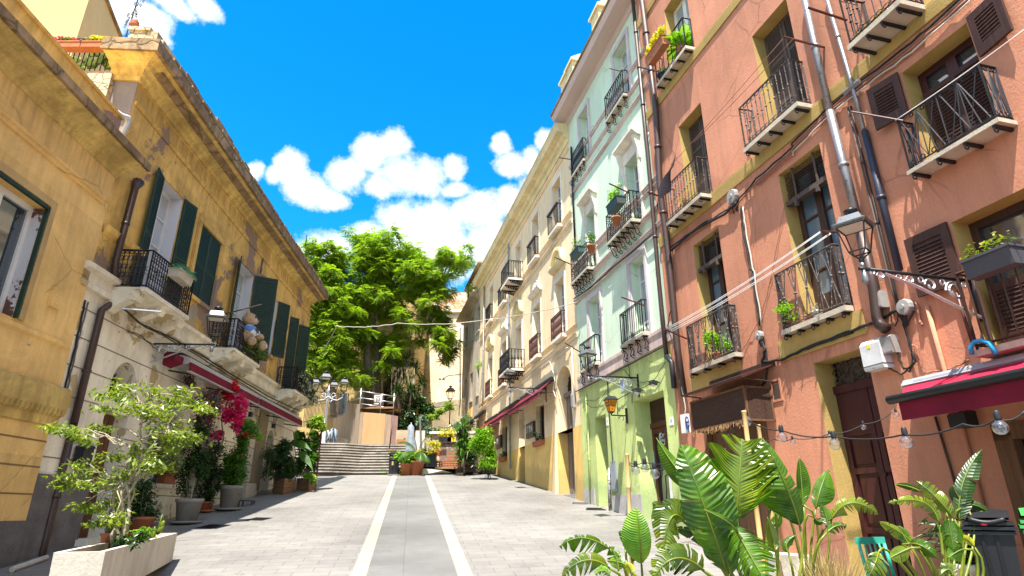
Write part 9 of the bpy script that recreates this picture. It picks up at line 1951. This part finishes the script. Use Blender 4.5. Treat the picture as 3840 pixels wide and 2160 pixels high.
acc = mth(ns, ls, 'MAXIMUM', acc, beh)
den = mth(ns, ls, 'ADD', acc, mth(ns, ls, 'MULTIPLY', mth(ns, ls, 'SUBTRACT', n3.outputs[0], .5), 2.7))
mask = ramp(ns, ls, mth(ns, ls, 'MULTIPLY_ADD', den, .5, .5), [(.44, 0), (.62, .5), (.95, 1)])
shade = ramp(ns, ls, mth(ns, ls, 'MULTIPLY_ADD', n3.outputs[0], 1, mth(ns, ls, 'MULTIPLY', acc, .25)), [(.40, (2.6, 2.9, 3.4)), (.66, (4.8, 4.8, 4.8))])
skyc = mix(ns, ls, mask, hs_.outputs[0], shade)
bg = N(ns, 'ShaderNodeBackground', Strength=.15); ls.new(skyc, bg.inputs[0]); wo = ns.new('ShaderNodeOutputWorld'); ls.new(bg.outputs[0], wo.inputs[0])
sd = bpy.data.lights.new('sun', 'SUN'); sd.energy = 5.0; sd.angle = radians(.53); sd.color = (1, .955, .88); so = bpy.data.objects.new('sun', sd); COL.objects.link(so)
dv = V((sin(SUN_AZ)*cos(SUN_EL), cos(SUN_AZ)*cos(SUN_EL), sin(SUN_EL))); so.rotation_euler = dv.to_track_quat('Z', 'Y').to_euler(); so.location = (0, 0, 40)
cd = bpy.data.cameras.new('camera'); co = bpy.data.objects.new('camera', cd); COL.objects.link(co); cd.sensor_width = 36; cd.lens = 36*FP/3840; cd.clip_end = 1000; cd.clip_start = .05
rt = V((CR, -SP*SR, CP*SR)); upv = V((-SR, -SP*CR, CP*CR)); bkv = V((0, -CP, -SP))
co.matrix_world = Matrix(((rt.x, upv.x, bkv.x, 0), (rt.y, upv.y, bkv.y, 0), (rt.z, upv.z, bkv.z, 0), (0, 0, 0, 1)))
sc.camera = co
sc.view_settings.view_transform = 'Standard'; sc.view_settings.look = 'None'; sc.view_settings.gamma = 1; sc.view_settings.exposure = 1.5
sc.render.engine = 'CYCLES'; sc.cycles.use_denoising = True; sc.cycles.max_bounces = 7; sc.cycles.diffuse_bounces = 4; sc.cycles.transparent_max_bounces = 12; sc.cycles.caustics_reflective = False; sc.cycles.caustics_refractive = False
for o in [o for o in bpy.data.objects if o.type == 'MESH' and not o.data.polygons]: bpy.data.objects.remove(o)
